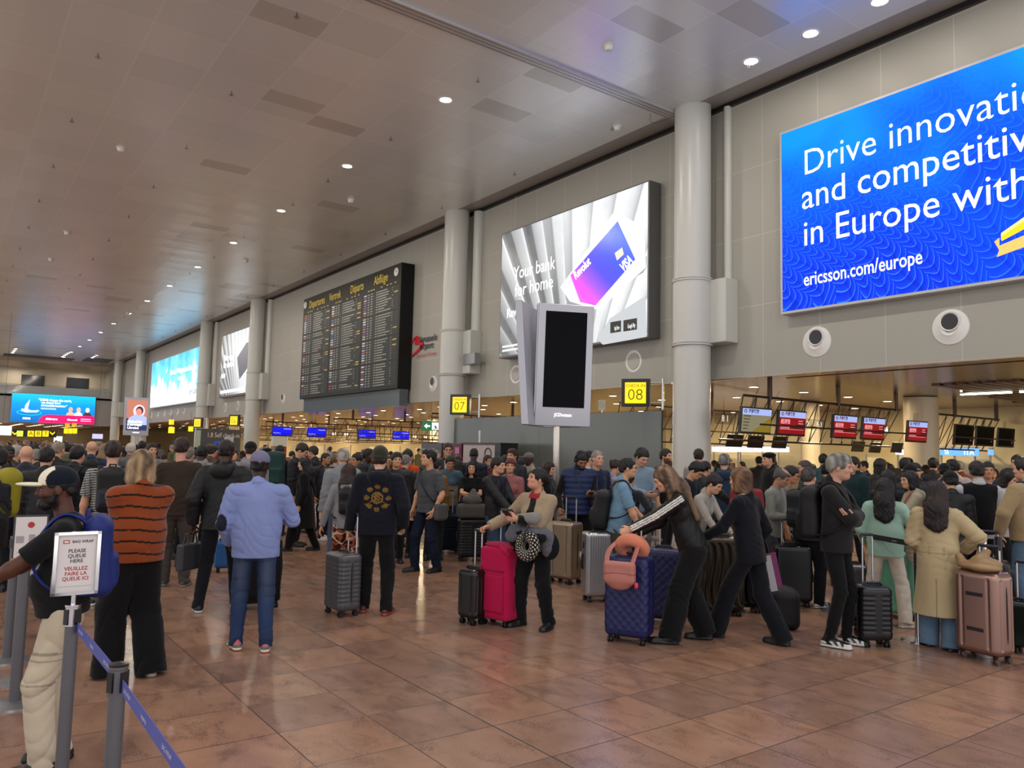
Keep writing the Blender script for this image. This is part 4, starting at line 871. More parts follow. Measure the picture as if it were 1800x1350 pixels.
# check-in light boxes on the back wall
def light_box(px0, px1, py0, py1, Y, c, label, lett=None, lc='#c86878'):
    a = at(px0, py1, 1, Y); b_ = at(px1, py0, 1, Y); z1 = at(px0, py0, 1, Y)[2]
    r = empty('light_box', tuple(a), rot=SOUTH); W = b_[0] - a[0]; H = z1 - a[2]
    mesh_obj('box', MB().box(0, W, 0, H, -0.2, 0), glow(c, 1.4), r)
    if lett: t_ = text(lett, H * 0.9, W * 0.5, H * 0.18, 0.01, glow(lc, 1.0), r, weight=0.01); fit(t_, W * 0.42)
    else: mesh_obj('logo_sweep', MB().tube([(W * 0.3, H * 0.3, 0.01), (W * 0.6, H * 0.4, 0.01), (W * 0.78, H * 0.7, 0.01), (W * 0.7, H * 0.3, 0.01)], 0.012, 5), glow('#e09098', 1.0), r)
    mesh_obj('bracket', MB().box(0, W, H, H + 0.06, -0.2, -0.1).box(0, 0.05, -a[2], 0, -0.15, -0.1), M_GREY, r)
    tag(r, label, 'light box'); return r
light_box(1251, 1291, 785, 794, 27.5, '#f2ecf4', 'white light box leftmost, directly right of the nearest column')
light_box(1293, 1334, 785, 794, 27.5, '#f2ecf4', 'white light box, middle one of three over the desks')
light_box(1336, 1382, 785, 794, 27.5, '#f2ecf4', 'white light box right end of three over the desks')
light_box(1574, 1592, 790, 799, 27.5, '#e4ecf8', 'pale light box left of the thick inner column')
light_box(1650, 1670, 788, 800, 27.5, '#5c9cf0', 'blue airline light box touching the thick inner column', 'TA', '#ffffff')
light_box(1673, 1716, 788, 801, 27.5, '#5c9cf0', 'blue airline light box lettered ITA', 'ITA', '#e8ecff')
light_box(1736, 1742, 790, 800, 27.5, '#5c9cf0', 'narrow blue light box behind the far thin column')
# desks
M_DESK = mat('desk_grey', (0.40, 0.36, 0.28), 0.45); M_GLASSP = mat('divider_glass', (0.75, 0.78, 0.65), 0.08)
M_GLASSP.node_tree.nodes['Principled BSDF'].inputs['Alpha'].default_value = 0.22
dk = empty('check_in_desk', (-12.0, 26.2, 0))
mesh_obj('counter', MB().box(-0.75, 0.75, -0.3, 0.35, 0, 1.05), M_DESK, dk, bevel=0.01)
mesh_obj('worktop', MB().box(-0.8, 0.8, -0.38, 0.4, 1.05, 1.1), mat('desk_top', (0.1, 0.09, 0.08), 0.3), dk)
mesh_obj('divider', MB().box(-0.82, -0.80, -0.5, 0.5, 0.9, 1.85), M_GLASSP, dk)
mesh_obj('divider_post', MB().box(-0.83, -0.79, -0.52, -0.48, 0, 1.95), M_GREY, dk)
mesh_obj('desk_screen', MB().box(-0.2, 0.25, 0.0, 0.04, 1.2, 1.5).box(0, 0.05, 0.0, 0.04, 1.1, 1.2), M_BLACK, dk)
tag(dk, 'grey check-in desk with glass divider under the light boxes', 'desk', 'check-in desks along the back wall')
for i in range(1, 19): dup(dk, (-12.0 - 1.75 * i if i < 15 else -10.25 + 1.75 * (i - 15), 26.2, 0))
for i in range(7): dup(dk, (-46.4, 16.4 + 1.75 * i, 0), PI / 2, 'distant check-in desk under the royal blue screens').__setitem__('group', 'far check-in desks')
# ================================================================ SMOOTH SHAPES: bodies, clothes and bags are blended volumes turned into meshes
f32 = np.float32
def V(*a): return np.array(a, dtype=np.float64)
def unit(v): v = np.asarray(v, float); return v / max(np.linalg.norm(v), 1e-9)
def rotx(a): c, s = math.cos(a), math.sin(a); return np.array([[1, 0, 0], [0, c, -s], [0, s, c]])
def roty(a): c, s = math.cos(a), math.sin(a); return np.array([[c, 0, s], [0, 1, 0], [-s, 0, c]])
def rotz(a): c, s = math.cos(a), math.sin(a); return np.array([[c, -s, 0], [s, c, 0], [0, 0, 1]])
class Cone:      # tapering limb a->b; f, q: flattened along f by q
    cut = None
    def __init__(s, a, b, ra, rb, k=0.03, f=None, q=1.0, cut=None):
        s.cut = cut; s.a, s.b = V(*a), V(*b); s.ra, s.rb, s.k = ra, rb, k; s.f = None if f is None else unit(f); s.q = q
        m = max(ra, rb); s.lo = np.minimum(s.a, s.b) - m; s.hi = np.maximum(s.a, s.b) + m
    def d(s, p):
        ba = (s.b - s.a).astype(f32); v = p - s.a.astype(f32); bb = float(ba @ ba) + 1e-9
        t = np.clip(v @ ba / bb, 0, 1); v = v - t[:, None] * ba
        if s.f is not None:
            f = s.f.astype(f32); vf = v @ f; v = v + (vf * (1 / s.q - 1))[:, None] * f
        d = (np.sqrt((v * v).sum(1)) - (s.ra + (s.rb - s.ra) * t)) * (1.0 if s.f is None else 0.5 + 0.5 * s.q)
        if s.cut is not None: d = np.maximum(d, (p - s.cut[1].astype(f32)) @ s.cut[0].astype(f32))
        return d
class Ell:
    def __init__(s, c, r, R=None, k=0.02):
        s.c, s.r, s.R, s.k = V(*c), np.array(r, f32), None if R is None else R.astype(f32), k
        m = max(r); s.lo = s.c - m; s.hi = s.c + m
    def d(s, p):
        v = p - s.c.astype(f32)
        if s.R is not None: v = v @ s.R
        k0 = np.sqrt(((v / s.r) ** 2).sum(1)); k1 = np.sqrt(((v / s.r ** 2) ** 2).sum(1)) + 1e-6
        return k0 * (k0 - 1) / k1
class RBox:
    def __init__(s, c, h, r, R=None, k=0.01):
        s.c, s.h, s.r, s.R, s.k = V(*c), np.array(h, f32) - r, r, None if R is None else R.astype(f32), k
        m = float(np.linalg.norm(h)); s.lo = s.c - m; s.hi = s.c + m
    def d(s, p):
        v = p - s.c.astype(f32)
        if s.R is not None: v = v @ s.R
        q = np.abs(v) - s.h; return np.sqrt((np.maximum(q, 0) ** 2).sum(1)) + np.minimum(q.max(1), 0) - s.r
class Ring:
    def __init__(s, c, R1, r, R=None, k=0.01, q=1.0, gap=None):
        s.c, s.R1, s.r, s.R, s.k, s.q, s.gap = V(*c), R1, r, None if R is None else R.astype(f32), k, q, gap
        m = R1 + r; s.lo = s.c - m; s.hi = s.c + m
    def d(s, p):
        v = p - s.c.astype(f32)
        if s.R is not None: v = v @ s.R
        a = np.sqrt(v[:, 0] ** 2 + (v[:, 1] / s.q) ** 2) - s.R1
        d = np.sqrt(a * a + v[:, 2] ** 2) - s.r
        if s.gap: d = np.maximum(d, -(np.abs(v[:, 0]) - s.gap + np.maximum(-v[:, 1], 0) * 99) * -1 if False else np.where((v[:, 1] < 0) & (np.abs(v[:, 0]) < s.gap), np.maximum(d, s.gap - np.abs(v[:, 0])), d))
        return d
def field(prims, cuts=(), disp=None, subs=()):
    def f(p):
        d = None
        for q in prims:
            e = q.d(p)
            if d is None: d = e
            else:
                k = q.k
                if k > 0: h = np.maximum(k - np.abs(d - e), 0) / k; d = np.minimum(d, e) - h * h * k * f32(0.25)
                else: d = np.minimum(d, e)
        for q, k in subs:
            e = -q.d(p); h = np.maximum(k - np.abs(d - e), 0) / k; d = np.maximum(d, e) + h * h * k * f32(0.25)
        if disp is not None: d = d + disp(p).astype(f32)
        for n, o in cuts: d = np.maximum(d, ((p - np.array(o, f32)) @ np.array(n, f32)))
        return d
    lo = np.min([q.lo for q in prims], 0) - 0.03; hi = np.max([q.hi for q in prims], 0) + 0.03
    for n, o in cuts:
        n = np.array(n, float)
        for ax in range(3):
            if abs(n[ax]) > 0.999:
                if n[ax] > 0: hi[ax] = min(hi[ax], o[ax] + 0.03)
                else: lo[ax] = max(lo[ax], o[ax] - 0.03)
    return f, lo, hi
_G = np.stack(np.meshgrid(np.arange(9), np.arange(9), np.arange(9), indexing='ij'), -1).reshape(-1, 3)
def nets(f, lo, hi, v):
    """surface nets over the blocks the surface passes through"""
    B = 8; nb = np.ceil((hi - lo) / (v * B)).astype(int) + 1
    bi = np.stack(np.meshgrid(*[np.arange(n) for n in nb], indexing='ij'), -1).reshape(-1, 3)
    ctr = (lo + (bi + 0.5) * B * v).astype(f32)
    bi = bi[np.abs(f(ctr)) < 0.87 * B * v * 1.25 + 0.018]
    if not len(bi): return np.zeros((0, 3), f32), np.zeros((0, 4), int)
    P = (bi[:, None, :] * B + _G[None]).reshape(-1, 3)
    W = np.concatenate([f((lo + P[i:i + 400000] * v).astype(f32)) for i in range(0, len(P), 400000)]).reshape(-1, 9, 9, 9)
    S = W < 0; K = 1 << 20
    key = lambda g: (g[..., 0] * K + g[..., 1]) * K + g[..., 2]
    cnt = np.zeros((len(bi), 8, 8, 8), f32); acc = np.zeros((len(bi), 8, 8, 8, 3), f32)
    ofs = [(a, b, c) for a in (0, 1) for b in (0, 1) for c in (0, 1)]
    sl = lambda o: (slice(None), slice(o[0], o[0] + 8), slice(o[1], o[1] + 8), slice(o[2], o[2] + 8))
    for o in ofs:
        for ax in range(3):
            if o[ax]: continue
            o2 = list(o); o2[ax] = 1; a, b = W[sl(o)], W[sl(o2)]; m = (a < 0) != (b < 0)
            t = np.where(m, a / np.where(m, a - b, 1), 0); cnt += m
            for x in range(3): acc[..., x] += np.where(m, o[x] + (t if x == ax else 0), 0)
    act = cnt > 0; idx = np.argwhere(act)
    cell = bi[idx[:, 0]] * B + idx[:, 1:]
    vert = lo + (cell + acc[act] / cnt[act][:, None]) * v
    ck = key(cell.astype(np.int64)); od = np.argsort(ck); ck = ck[od]; vert = vert[od]
    faces = []
    for ax in range(3):
        o2 = [0, 0, 0]; o2[ax] = 1; a, b = S[sl((0, 0, 0))], S[sl(tuple(o2))]; m = a != b; e = np.argwhere(m)
        if not len(e): continue
        g = (bi[e[:, 0]] * B + e[:, 1:]).astype(np.int64); u, w = (ax + 1) % 3, (ax + 2) % 3
        q = []
        for du, dw in ((0, 0), (-1, 0), (-1, -1), (0, -1)):
            h = g.copy(); h[:, u] += du; h[:, w] += dw; k = key(h); j = np.searchsorted(ck, k); j = np.minimum(j, len(ck) - 1)
            q.append(np.where(ck[j] == k, j, -1))
        q = np.stack(q, 1); s = a[m]; q[~s] = q[~s][:, ::-1]; q = q[(q >= 0).all(1)]; faces.append(q)
    return vert.astype(f32), np.concatenate(faces) if faces else np.zeros((0, 4), int)
def sdf_mesh(name, parts, m, parent, colf=None):
    """parts: [(field, voxel)], one mesh object; colf(points) -> rgb"""
    vs, fs, n = [], [], 0
    for (f, lo, hi), v in parts:
        a, b = nets(f, lo, hi, v); vs.append(a); fs.append(b + n); n += len(a)
    vs = np.concatenate(vs); fs = np.concatenate(fs)
    me = bpy.data.meshes.new(name)
    me.vertices.add(len(vs)); me.vertices.foreach_set('co', vs.ravel())
    me.loops.add(len(fs) * 4); me.loops.foreach_set('vertex_index', fs.ravel().astype(np.int32))
    me.polygons.add(len(fs)); me.polygons.foreach_set('loop_start', np.arange(0, len(fs) * 4, 4, dtype=np.int32))
    try: me.polygons.foreach_set('loop_total', np.full(len(fs), 4, dtype=np.int32))
    except Exception: pass
    me.polygons.foreach_set('use_smooth', np.ones(len(fs), dtype=bool)); me.update(calc_edges=True)
    c = np.ones((len(vs), 4), f32)
    if colf is not None: c[:, :3] = colf(vs)
    at_ = me.color_attributes.new('Col', 'FLOAT_COLOR', 'POINT'); at_.data.foreach_set('color', c.ravel())
    me.materials.append(m)
    o = bpy.data.objects.new(name, me); COL.objects.link(o); o.parent = parent; return o
def wob(seed, freq, amp):
    """soft wrinkle displacement"""
    r = np.random.RandomState(seed); D = r.normal(size=(5, 3)); D /= np.linalg.norm(D, axis=1)[:, None]; ph = r.uniform(0, 6.28, 5); E = r.normal(size=(5, 3)) * 0.5
    D = D.astype(f32); E = E.astype(f32)
    def g(p):
        s = 0
        for i in range(5):
            w_ = np.sin(p @ E[i] * freq * 0.8 + ph[i]); s = s + np.sin(p @ D[i] * freq * (0.7 + 0.25 * i) + ph[i] * 2 + 1.6 * w_)
        return s * (amp / 3.2)
    return g
def crease(x): return (1 - np.abs(np.sin(x * 0.5))) ** 2
def sleeve_folds(joints, amp, seed=1, freq=75):
    """creases that run round a limb near its bends; joints: [(point, axis, reach)]"""
    base = wob(seed, 13, amp * 0.8); n1 = wob(seed + 11, 9, 2.2); n2 = wob(seed + 17, 14, 1.0)
    r = np.random.RandomState(seed); D = [unit(r.normal(size=3) * (1, 1, 0.6)).astype(f32) for _ in range(2)]
    def g(p):
        a = n1(p); s = base(p); mk = np.clip(n2(p) + 0.25, 0, 1)
        for d_ in D: s = s + amp * 0.9 * mk * crease(p @ d_ * 46 + a * 2)
        for c, ax, reach in joints:
            v = p - np.array(c, f32); t = v @ np.array(ax, f32); w_ = np.exp(-(v * v).sum(1) / (reach * reach))
            u = v @ np.array(unit(np.cross(ax, (0.3, 0.5, 0.9))), f32)
            s = s + amp * 1.25 * w_ * crease((t * 0.85 + u * 0.55 * math.sin(seed)) * freq * 1.25 + 2.6 * np.sin(u * 20 + seed) + a * 1.6)
        return s
    return g
M_SKIN = amat('skin', 0.5, bump=0.12, bscale=300, sss=0.08, spec=0.4)
M_CLOTH = amat('cloth', 0.9, bump=0.35, bscale=260, sheen=0.08, spec=0.25)
M_KNIT = amat('knit', 0.95, bump=0.8, bscale=160, sheen=0.25, spec=0.2)
M_DENIM = amat('denim', 0.85, bump=0.5, bscale=420, spec=0.25)
M_SHELL = amat('shell_fabric', 0.6, bump=0.2, bscale=120, spec=0.4)
M_LEATHER = amat('leather', 0.45, bump=0.25, bscale=150)
M_HAIR = amat('hair', 0.5, bump=1.0, bscale=90, spec=0.4, stretch=(3.0, 3.0, 0.35))
M_HARD = amat('hard_shell', 0.28, bump=0.08, bscale=300)
M_METALC = amat('metal_shell', 0.30, metal=0.85, bump=0.05, bscale=200)
CL = {}
def C3(h):
    if isinstance(h, tuple): return np.array(h, f32)
    if h not in CL: CL[h] = np.array(lin(h), f32)
    return CL[h]
def solid(h, nz=0.10, seed=3):
    c = C3(h); g = wob(seed, 9, 1.0)
    return lambda p: c[None] * (1 + nz * g(p))[:, None]
def ik(a, t, l1, l2, pole):
    a, t = V(*a), V(*t); d = t - a; L = np.linalg.norm(d); L2 = min(L, (l1 + l2) * 0.998); d = d / max(L, 1e-6); t = a + d * L2
    x = (l1 * l1 - l2 * l2 + L2 * L2) / (2 * L2); y = math.sqrt(max(l1 * l1 - x * x, 0)); p = np.array(pole, float); p = p - d * (p @ d)
    return a + d * x + unit(p) * y, t
# ================================================================ PEOPLE
SK = {'pale': '#e3b79c', 'fair': '#d9a587', 'asian': '#d6a27e', 'tan': '#b98561', 'brown': '#7d4f35', 'dark': '#4a2c1e'}
def person(label, loc, yaw, h=1.75, **o):
    """a standing figure 1.75 m tall scaled to h; local +y is where the chest faces, +x the figure's right hand side"""
    g = o.get; s = h / 1.75; female = g('f', 0); bulk = g('bulk', 1.0); v = g('v', 0.011) / s; vh = g('vh', 0.006) / s
    root = empty('person', tuple(loc), yaw, scale=s); tag(root, label, 'person', g('group'))
    sk = C3(SK.get(g('skin', 'fair'), g('skin', 'fair'))); seed = g('seed', abs(hash_(label)) % 997)
    # ---- skeleton
    feet = g('feet', ((-0.11, 0.0, 0), (0.11, 0.03, 0)))        # left, right: x, y, toe yaw in degrees (+ lift)
    lean, twist, side = math.radians(g('lean', 0)), math.radians(g('twist', 0)), math.radians(g('side', 0))
    fx = (feet[0][0] + feet[1][0]) / 2; fy = (feet[0][1] + feet[1][1]) / 2
    spread = max(math.hypot(feet[0][0] - fx, feet[0][1] - fy), math.hypot(feet[1][0] - fx, feet[1][1] - fy))
    P = V(fx + g('hipx', 0), fy - 0.10 * math.sin(lean) + g('hipy', 0), 0.955 - 0.55 * spread * spread - g('crouch', 0))
    R = rotz(twist) @ rotx(-lean) @ roty(side)
    U = lambda x, y, z: P + R @ V(x, y, z)
    N_ = U(0, -0.015, 0.515); sw = 0.172 if female else 0.190; sw *= 0.5 + 0.5 * bulk
    Sh = [U(-sw, -0.02, 0.442), U(sw, -0.02, 0.442)]; Hp = [P + R @ V(-0.09, 0, -0.03), P + R @ V(0.09, 0, -0.03)]
    hy, hp, hr = g('head', (0, 0, 0)) if len(g('head', (0, 0, 0))) == 3 else (*g('head'), 0)
    HR = rotz(math.radians(hy)) @ rotx(math.radians(hp)) @ roty(math.radians(hr))
    HC = N_ + R @ V(0, 0.02, 0.075) + HR @ V(0, 0.02, 0.085)
    An, Kn = [], []
    for i in (0, 1):
        f = feet[i]; lift = f[3] if len(f) > 3 else 0; a = V(f[0], f[1], 0.085 + lift)
        ty = math.radians(f[2]); k, a2 = ik(Hp[i], a, 0.425, 0.42, (math.sin(-ty) * 0.3 + g('knock', 0) * (-1) ** i, 1, 0)); Kn.append(k); An.append(a2)
    hands = g('hands', (None, None)); El, Wr = [], []
    for i in (0, 1):
        sg = -1 if i == 0 else 1; t = hands[i]
        if t is None: t = (P[0] + sg * (0.222 + 0.06 * (bulk - 1)), P[1] + 0.02 + 0.15 * math.sin(lean), 0.845)
        pole = g('poles', (None, None))[i] or (sg * 0.4, -1, -0.2)
        e, w_ = ik(Sh[i], t, 0.285, 0.255, pole); El.append(e); Wr.append(w_)
    b = bulk; fwd = R @ V(0, 1, 0); belly = g('belly', 0.0)
    # ---- body: one continuous skin surface, finer at head and hands
    def torso(o_, wl=1.0, k=0.05):
        q = [Cone(U(0, -0.012, 0.0), U(0, 0, 0.15), (0.150 if female else 0.144) * b + o_, 0.128 * b * wl + o_, 0.03, fwd, 0.72),
             Cone(U(0, 0.0, 0.14), U(0, -0.005, 0.34), 0.128 * b * wl + o_, (0.132 if female else 0.148) * b + o_, 0.03, fwd, 0.68),
             Cone(Sh[0] + (Sh[1] - Sh[0]) * 0.16, Sh[1] + (Sh[0] - Sh[1]) * 0.16, 0.047 + o_, 0.047 + o_, 0.05),
             Cone(U(-0.09, -0.02, 0.445), N_ + R @ V(0, -0.01, -0.02), 0.045 + o_, 0.040 + o_, 0.035), Cone(U(0.09, -0.02, 0.445), N_ + R @ V(0, -0.01, -0.02), 0.045 + o_, 0.040 + o_, 0.035)]
        q += [Cone(U(-0.10, -0.012, 0.32), Sh[0] + (Sh[1] - Sh[0]) * 0.05, 0.072 * b + o_, 0.044 + o_, 0.03, fwd, 0.85), Cone(U(0.10, -0.012, 0.32), Sh[1] + (Sh[0] - Sh[1]) * 0.05, 0.072 * b + o_, 0.044 + o_, 0.03, fwd, 0.85)]
        if belly: q.append(Ell(U(0, 0.05, 0.12), (0.13 * b + o_, 0.09 + belly + o_, 0.13 + o_), R, 0.08))
        if female: q += [Ell(U(-0.062, 0.060, 0.30), (0.055 + o_, 0.05 + o_, 0.055 + o_), R, 0.045), Ell(U(0.062, 0.060, 0.30), (0.055 + o_, 0.05 + o_, 0.055 + o_), R, 0.045)]
        return q
    af = 0.88 if female else 1.0; af *= 0.6 + 0.4 * b
    coarse = torso(-0.022)
    for i in (0, 1):
        coarse += [Cone(Sh[i], El[i], 0.046 * af, 0.037 * af, 0.02), Cone(El[i], Wr[i], 0.037 * af, 0.025 * af, 0.01),
                   Cone(Hp[i] + V(0, 0, -0.03), Kn[i], 0.064 * (0.7 + 0.3 * b), 0.044, 0.02), Cone(Kn[i], An[i], 0.044, 0.030, 0.01), Cone(An[i], An[i] + V(0, 0.06, -0.045), 0.028, 0.018, 0.01)]
    Hd = lambda x, y, z: HC + HR @ V(x, y, z)
    jaw = 0.95 if female else 1.0
    hd = [Cone(N_ + R @ V(0, -0.01, -0.05), Hd(0, -0.022, -0.05), 0.058 * (0.9 if female else 1), 0.051 * (0.88 if female else 1), 0.03),
          Ell(Hd(0, -0.012, 0.035), (0.076, 0.097, 0.086), HR, 0.03), Ell(Hd(0, 0.022, -0.02), (0.064 * jaw, 0.073, 0.082), HR, 0.03),
          Ell(Hd(0, 0.052, -0.078), (0.038 * jaw, 0.041, 0.032), HR, 0.03), Ell(Hd(0, 0.012, -0.062), (0.052 * jaw, 0.05, 0.035), HR, 0.03),
          Cone(Hd(0, 0.088, 0.012), Hd(0, 0.106 - 0.004 * female, -0.023), 0.008, 0.011 - 0.002 * female, 0.012), Ell(Hd(0, 0.098, -0.027), (0.016, 0.011, 0.008), HR, 0.008),
          Cone(Hd(-0.036, 0.078, 0.024), Hd(0.036, 0.078, 0.024), 0.012, 0.012, 0.02), Cone(Hd(-0.042, 0.062, -0.022), Hd(0.042, 0.062, -0.022), 0.017, 0.017, 0.02),
          Cone(Hd(-0.017, 0.086, -0.052), Hd(0.017, 0.086, -0.052), 0.0075, 0.0075, 0.006), Cone(Hd(-0.014, 0.084, -0.061), Hd(0.014, 0.084, -0.061), 0.0085, 0.0085, 0.004),
          Ell(Hd(-0.076, -0.008, -0.006), (0.010, 0.020, 0.031), HR @ rotz(0.3), 0.008), Ell(Hd(0.076, -0.008, -0.006), (0.010, 0.020, 0.031), HR @ rotz(-0.3), 0.008)]
    subs = [(Ell(Hd(-0.031, 0.094, 0.004), (0.017, 0.012, 0.011), HR), 0.01), (Ell(Hd(0.031, 0.094, 0.004), (0.017, 0.012, 0.011), HR), 0.01)]
    hd2 = hd
    if g('simple'): hd2 = hd[:6] + hd[11:]; subs = []
    def hand_prims(i):
        sg = -1 if i == 0 else 1; d = unit(Wr[i] - El[i]); hd_dir = g('hdir', (None, None))[i]
        if hd_dir is not None: d = unit(d * 0.25 + unit(hd_dir))
        th = np.array(g('thumb', ((0.15, 1, 0.3), (-0.15, 1, 0.3)))[i], float); th = unit(th - d * (th @ d)); n = np.cross(th, d) * sg
        curl = g('curl', (0.45, 0.45))[i]; W0 = Wr[i]; q = [Cone(El[i] + (Wr[i] - El[i]) * 0.8, W0 + d * 0.01, 0.030 * af, 0.026 * af, 0.015), Cone(W0 + d * 0.01, W0 + d * 0.045, 0.024, 0.030, 0.02, n, 0.62), Cone(W0 + d * 0.05 + th * 0.002, W0 + d * 0.085, 0.034, 0.036, 0.02, n, 0.40)]
        for j, (off, L_, r_) in enumerate(((0.030, 0.072, 0.0088), (0.010, 0.080, 0.009), (-0.010, 0.075, 0.0086), (-0.029, 0.060, 0.0078))):
            a = W0 + d * (0.092 - 0.004 * (j == 3)) + th * off; c1 = curl * (0.75 + 0.12 * j)
            d1 = unit(d * math.cos(c1) + n * math.sin(c1) + th * (0.05 - 0.035 * j)); m1 = a + d1 * L_ * 0.48
            d2 = unit(d * math.cos(c1 * 2.1) + n * math.sin(c1 * 2.1)); m2 = m1 + d2 * L_ * 0.30
            d3 = unit(d * math.cos(c1 * 2.9) + n * math.sin(c1 * 2.9)); m3 = m2 + d3 * L_ * 0.24
            q += [Cone(a, m1, r_ * 1.08, r_, 0.004), Cone(m1, m2, r_, r_ * 0.93, 0.003), Cone(m2, m3, r_ * 0.93, r_ * 0.8, 0.003)]
        a = W0 + d * 0.030 + th * 0.024; b1 = a + (d * 0.62 + th * 0.62 + n * 0.35) * 0.045; b2 = b1 + unit(d * 0.9 + th * 0.2 + n * (0.3 + curl * 0.6)) * 0.036
        q += [Cone(a, b1, 0.0145, 0.0105, 0.012), Cone(b1, b2, 0.0105, 0.0085, 0.003)]; return q
    parts = [(field(coarse), v * 1.15)]
    if g('bare_arms'):
        for i in (0, 1): parts.append((field([Cone(Sh[i], El[i], 0.049 * af, 0.039 * af, 0.02), Cone(El[i], Wr[i], 0.039 * af, 0.0265 * af, 0.01), Ell(El[i] + (Wr[i] - El[i]) * 0.22, (0.041 * af,) * 3, None, 0.03)], cuts=[(-unit(El[i] - Sh[i]), Sh[i] + (El[i] - Sh[i]) * 0.2)]), v * 0.8))
    parts.append((field(hd2, cuts=[(-(R @ V(0, 0, 1)), N_ + R @ V(0, 0, -0.06))], subs=subs), vh))
    if not g('nohands'):
        for i in (0, 1): parts.append((field(hand_prims(i), cuts=[(-unit(Wr[i] - El[i]), El[i] + (Wr[i] - El[i]) * 0.72)]), g('vhand', 0.005) / s))
    HRT = HR.T; brow = C3(g('brow', g('haircol', '#2a1c14'))); lips = sk * np.array([0.86, 0.5, 0.48], f32) if female else sk * np.array([0.84, 0.62, 0.58], f32)
    beard = g('beard')
    def skincol(p):
        q = (p - HC) @ HRT.T; c = np.repeat(sk[None], len(p), 0) * (1 + 0.05 * wob(seed, 14, 1.0)(p))[:, None]
        ax, y, z = np.abs(q[:, 0]), q[:, 1], q[:, 2]; face = (y > 0.045) & (np.abs(z) < 0.13)
        def put(m, col, a=1.0): c[m] = c[m] * (1 - a) + np.asarray(col, f32) * a
        put(face & (((ax - 0.030) / 0.030) ** 2 + ((z + 0.025) / 0.03) ** 2 < 1) & (y > 0.06), sk * np.array([1.02, 0.86, 0.84], f32), 0.35)
        if beard is not None: put((y > -0.01) & (z < -0.030 - 0.6 * np.maximum(0.055 - ax, 0) * (ax < 0.03)) & (z > -0.13) & ~((ax < 0.022) & (np.abs(z + 0.056) < 0.012)) & (ax > -1) & (z < -0.036 + 0.0 * y) , C3(beard), g('beard_a', 0.85))
        put(face & (np.abs(z - 0.026 + 0.15 * (ax - 0.03)) < 0.0055) & (ax > 0.014) & (ax < 0.050), brow, 0.8)
        put(face & (ax < 0.023) & (np.abs(z + 0.0565) < 0.0085), lips, 0.85)
        e = face & (((ax - 0.031) / 0.0135) ** 2 + ((z - 0.003) / 0.0056) ** 2 < 1)
        put(face & (((ax - 0.031) / 0.0165) ** 2 + ((z - 0.0045) / 0.0085) ** 2 < 1), (0.03, 0.02, 0.015), 0.7)
        if g('gaze_down'): put(e, sk * 0.75, 1)
        else: put(e, (0.40, 0.36, 0.33)); put(e & (np.abs(ax - 0.031 + g('gaze', 0)) < 0.0068), (0.02, 0.012, 0.008))
        return c
    body = sdf_mesh('body', parts, M_SKIN, root, skincol)
    # ---- hair
    hc = g('haircol', '#1a120e'); st = g('hair', 'short'); _h1, _h2 = wob(seed + 5, 60, 0.0025), wob(seed + 6, 20, 3.0); hn = lambda p: _h1(p) - 0.002 + 0.0065 * crease(_h2(p) * 2.2 + (p @ np.array([95, 60, 0], f32)))
    def hcol(p):
        c = C3(hc); r_ = 1.3 * wob(seed + 9, 60, 1.0)(p * np.array([1, 1, 0.25], f32)); c2 = C3(g('haircol2')) if g('haircol2') else c * 1.5
        t = np.clip(0.5 + 0.5 * r_, 0, 1)[:, None] * (0.95 if g('haircol2') else 0.7); return c[None] * (1 - t) + c2[None] * t
    cap_ = g('hat')
    if st != 'bald':
        top = 0.010 if st != 'buzz' else 0.003
        pr = [Ell(Hd(0, -0.016, 0.038), (0.078 + top, 0.100 + top, 0.088 + top * (1.0 if cap_ is None else 0.1)), HR, 0.02)]
        cuts = []
        sub = [(RBox(Hd(0, 0.13, -0.075), (0.062, 0.085, 0.125), 0.03, HR), 0.02)]
        if st in ('short', 'buzz', 'thick', 'balding'):
            if st == 'thick': pr += [Ell(Hd(0, 0.025, 0.09), (0.066, 0.066, 0.036), HR, 0.03), Ell(Hd(0, -0.055, 0.03), (0.076, 0.06, 0.075), HR, 0.03)]
            pr.append(Cone(Hd(-0.040, -0.074, -0.02), Hd(0.040, -0.074, -0.02), 0.032 if st != 'buzz' else 0.022, 0.032 if st != 'buzz' else 0.022, 0.03))
            sub += [(RBox(Hd(0, 0.06, -0.14), (0.2, 0.12, 0.125), 0.02, HR), 0.01), (RBox(Hd(0, -0.1, -0.155), (0.2, 0.2, 0.1), 0.02, HR), 0.01)]
            if st == 'balding': sub += [(Ell(Hd(0, 0.01, 0.13), (0.058, 0.08, 0.07), HR), 0.02)]
        elif st == 'bob':
            pr += [Cone(Hd(-0.062, -0.01, 0.03), Hd(-0.075, 0.0, -0.10), 0.04, 0.042, 0.04), Cone(Hd(0.062, -0.01, 0.03), Hd(0.075, 0.0, -0.10), 0.04, 0.042, 0.04), Cone(Hd(-0.03, -0.06, 0.02), Hd(-0.035, -0.06, -0.115), 0.055, 0.055, 0.04), Cone(Hd(0.03, -0.06, 0.02), Hd(0.035, -0.06, -0.115), 0.055, 0.055, 0.04)]
            sub = [(RBox(Hd(0, 0.13, -0.07), (0.055, 0.09, 0.115), 0.03, HR), 0.02)]
        elif st in ('long', 'longer'):
            L_ = -0.26 if st == 'long' else -0.38; bk = R @ V(0, -0.10, 0)
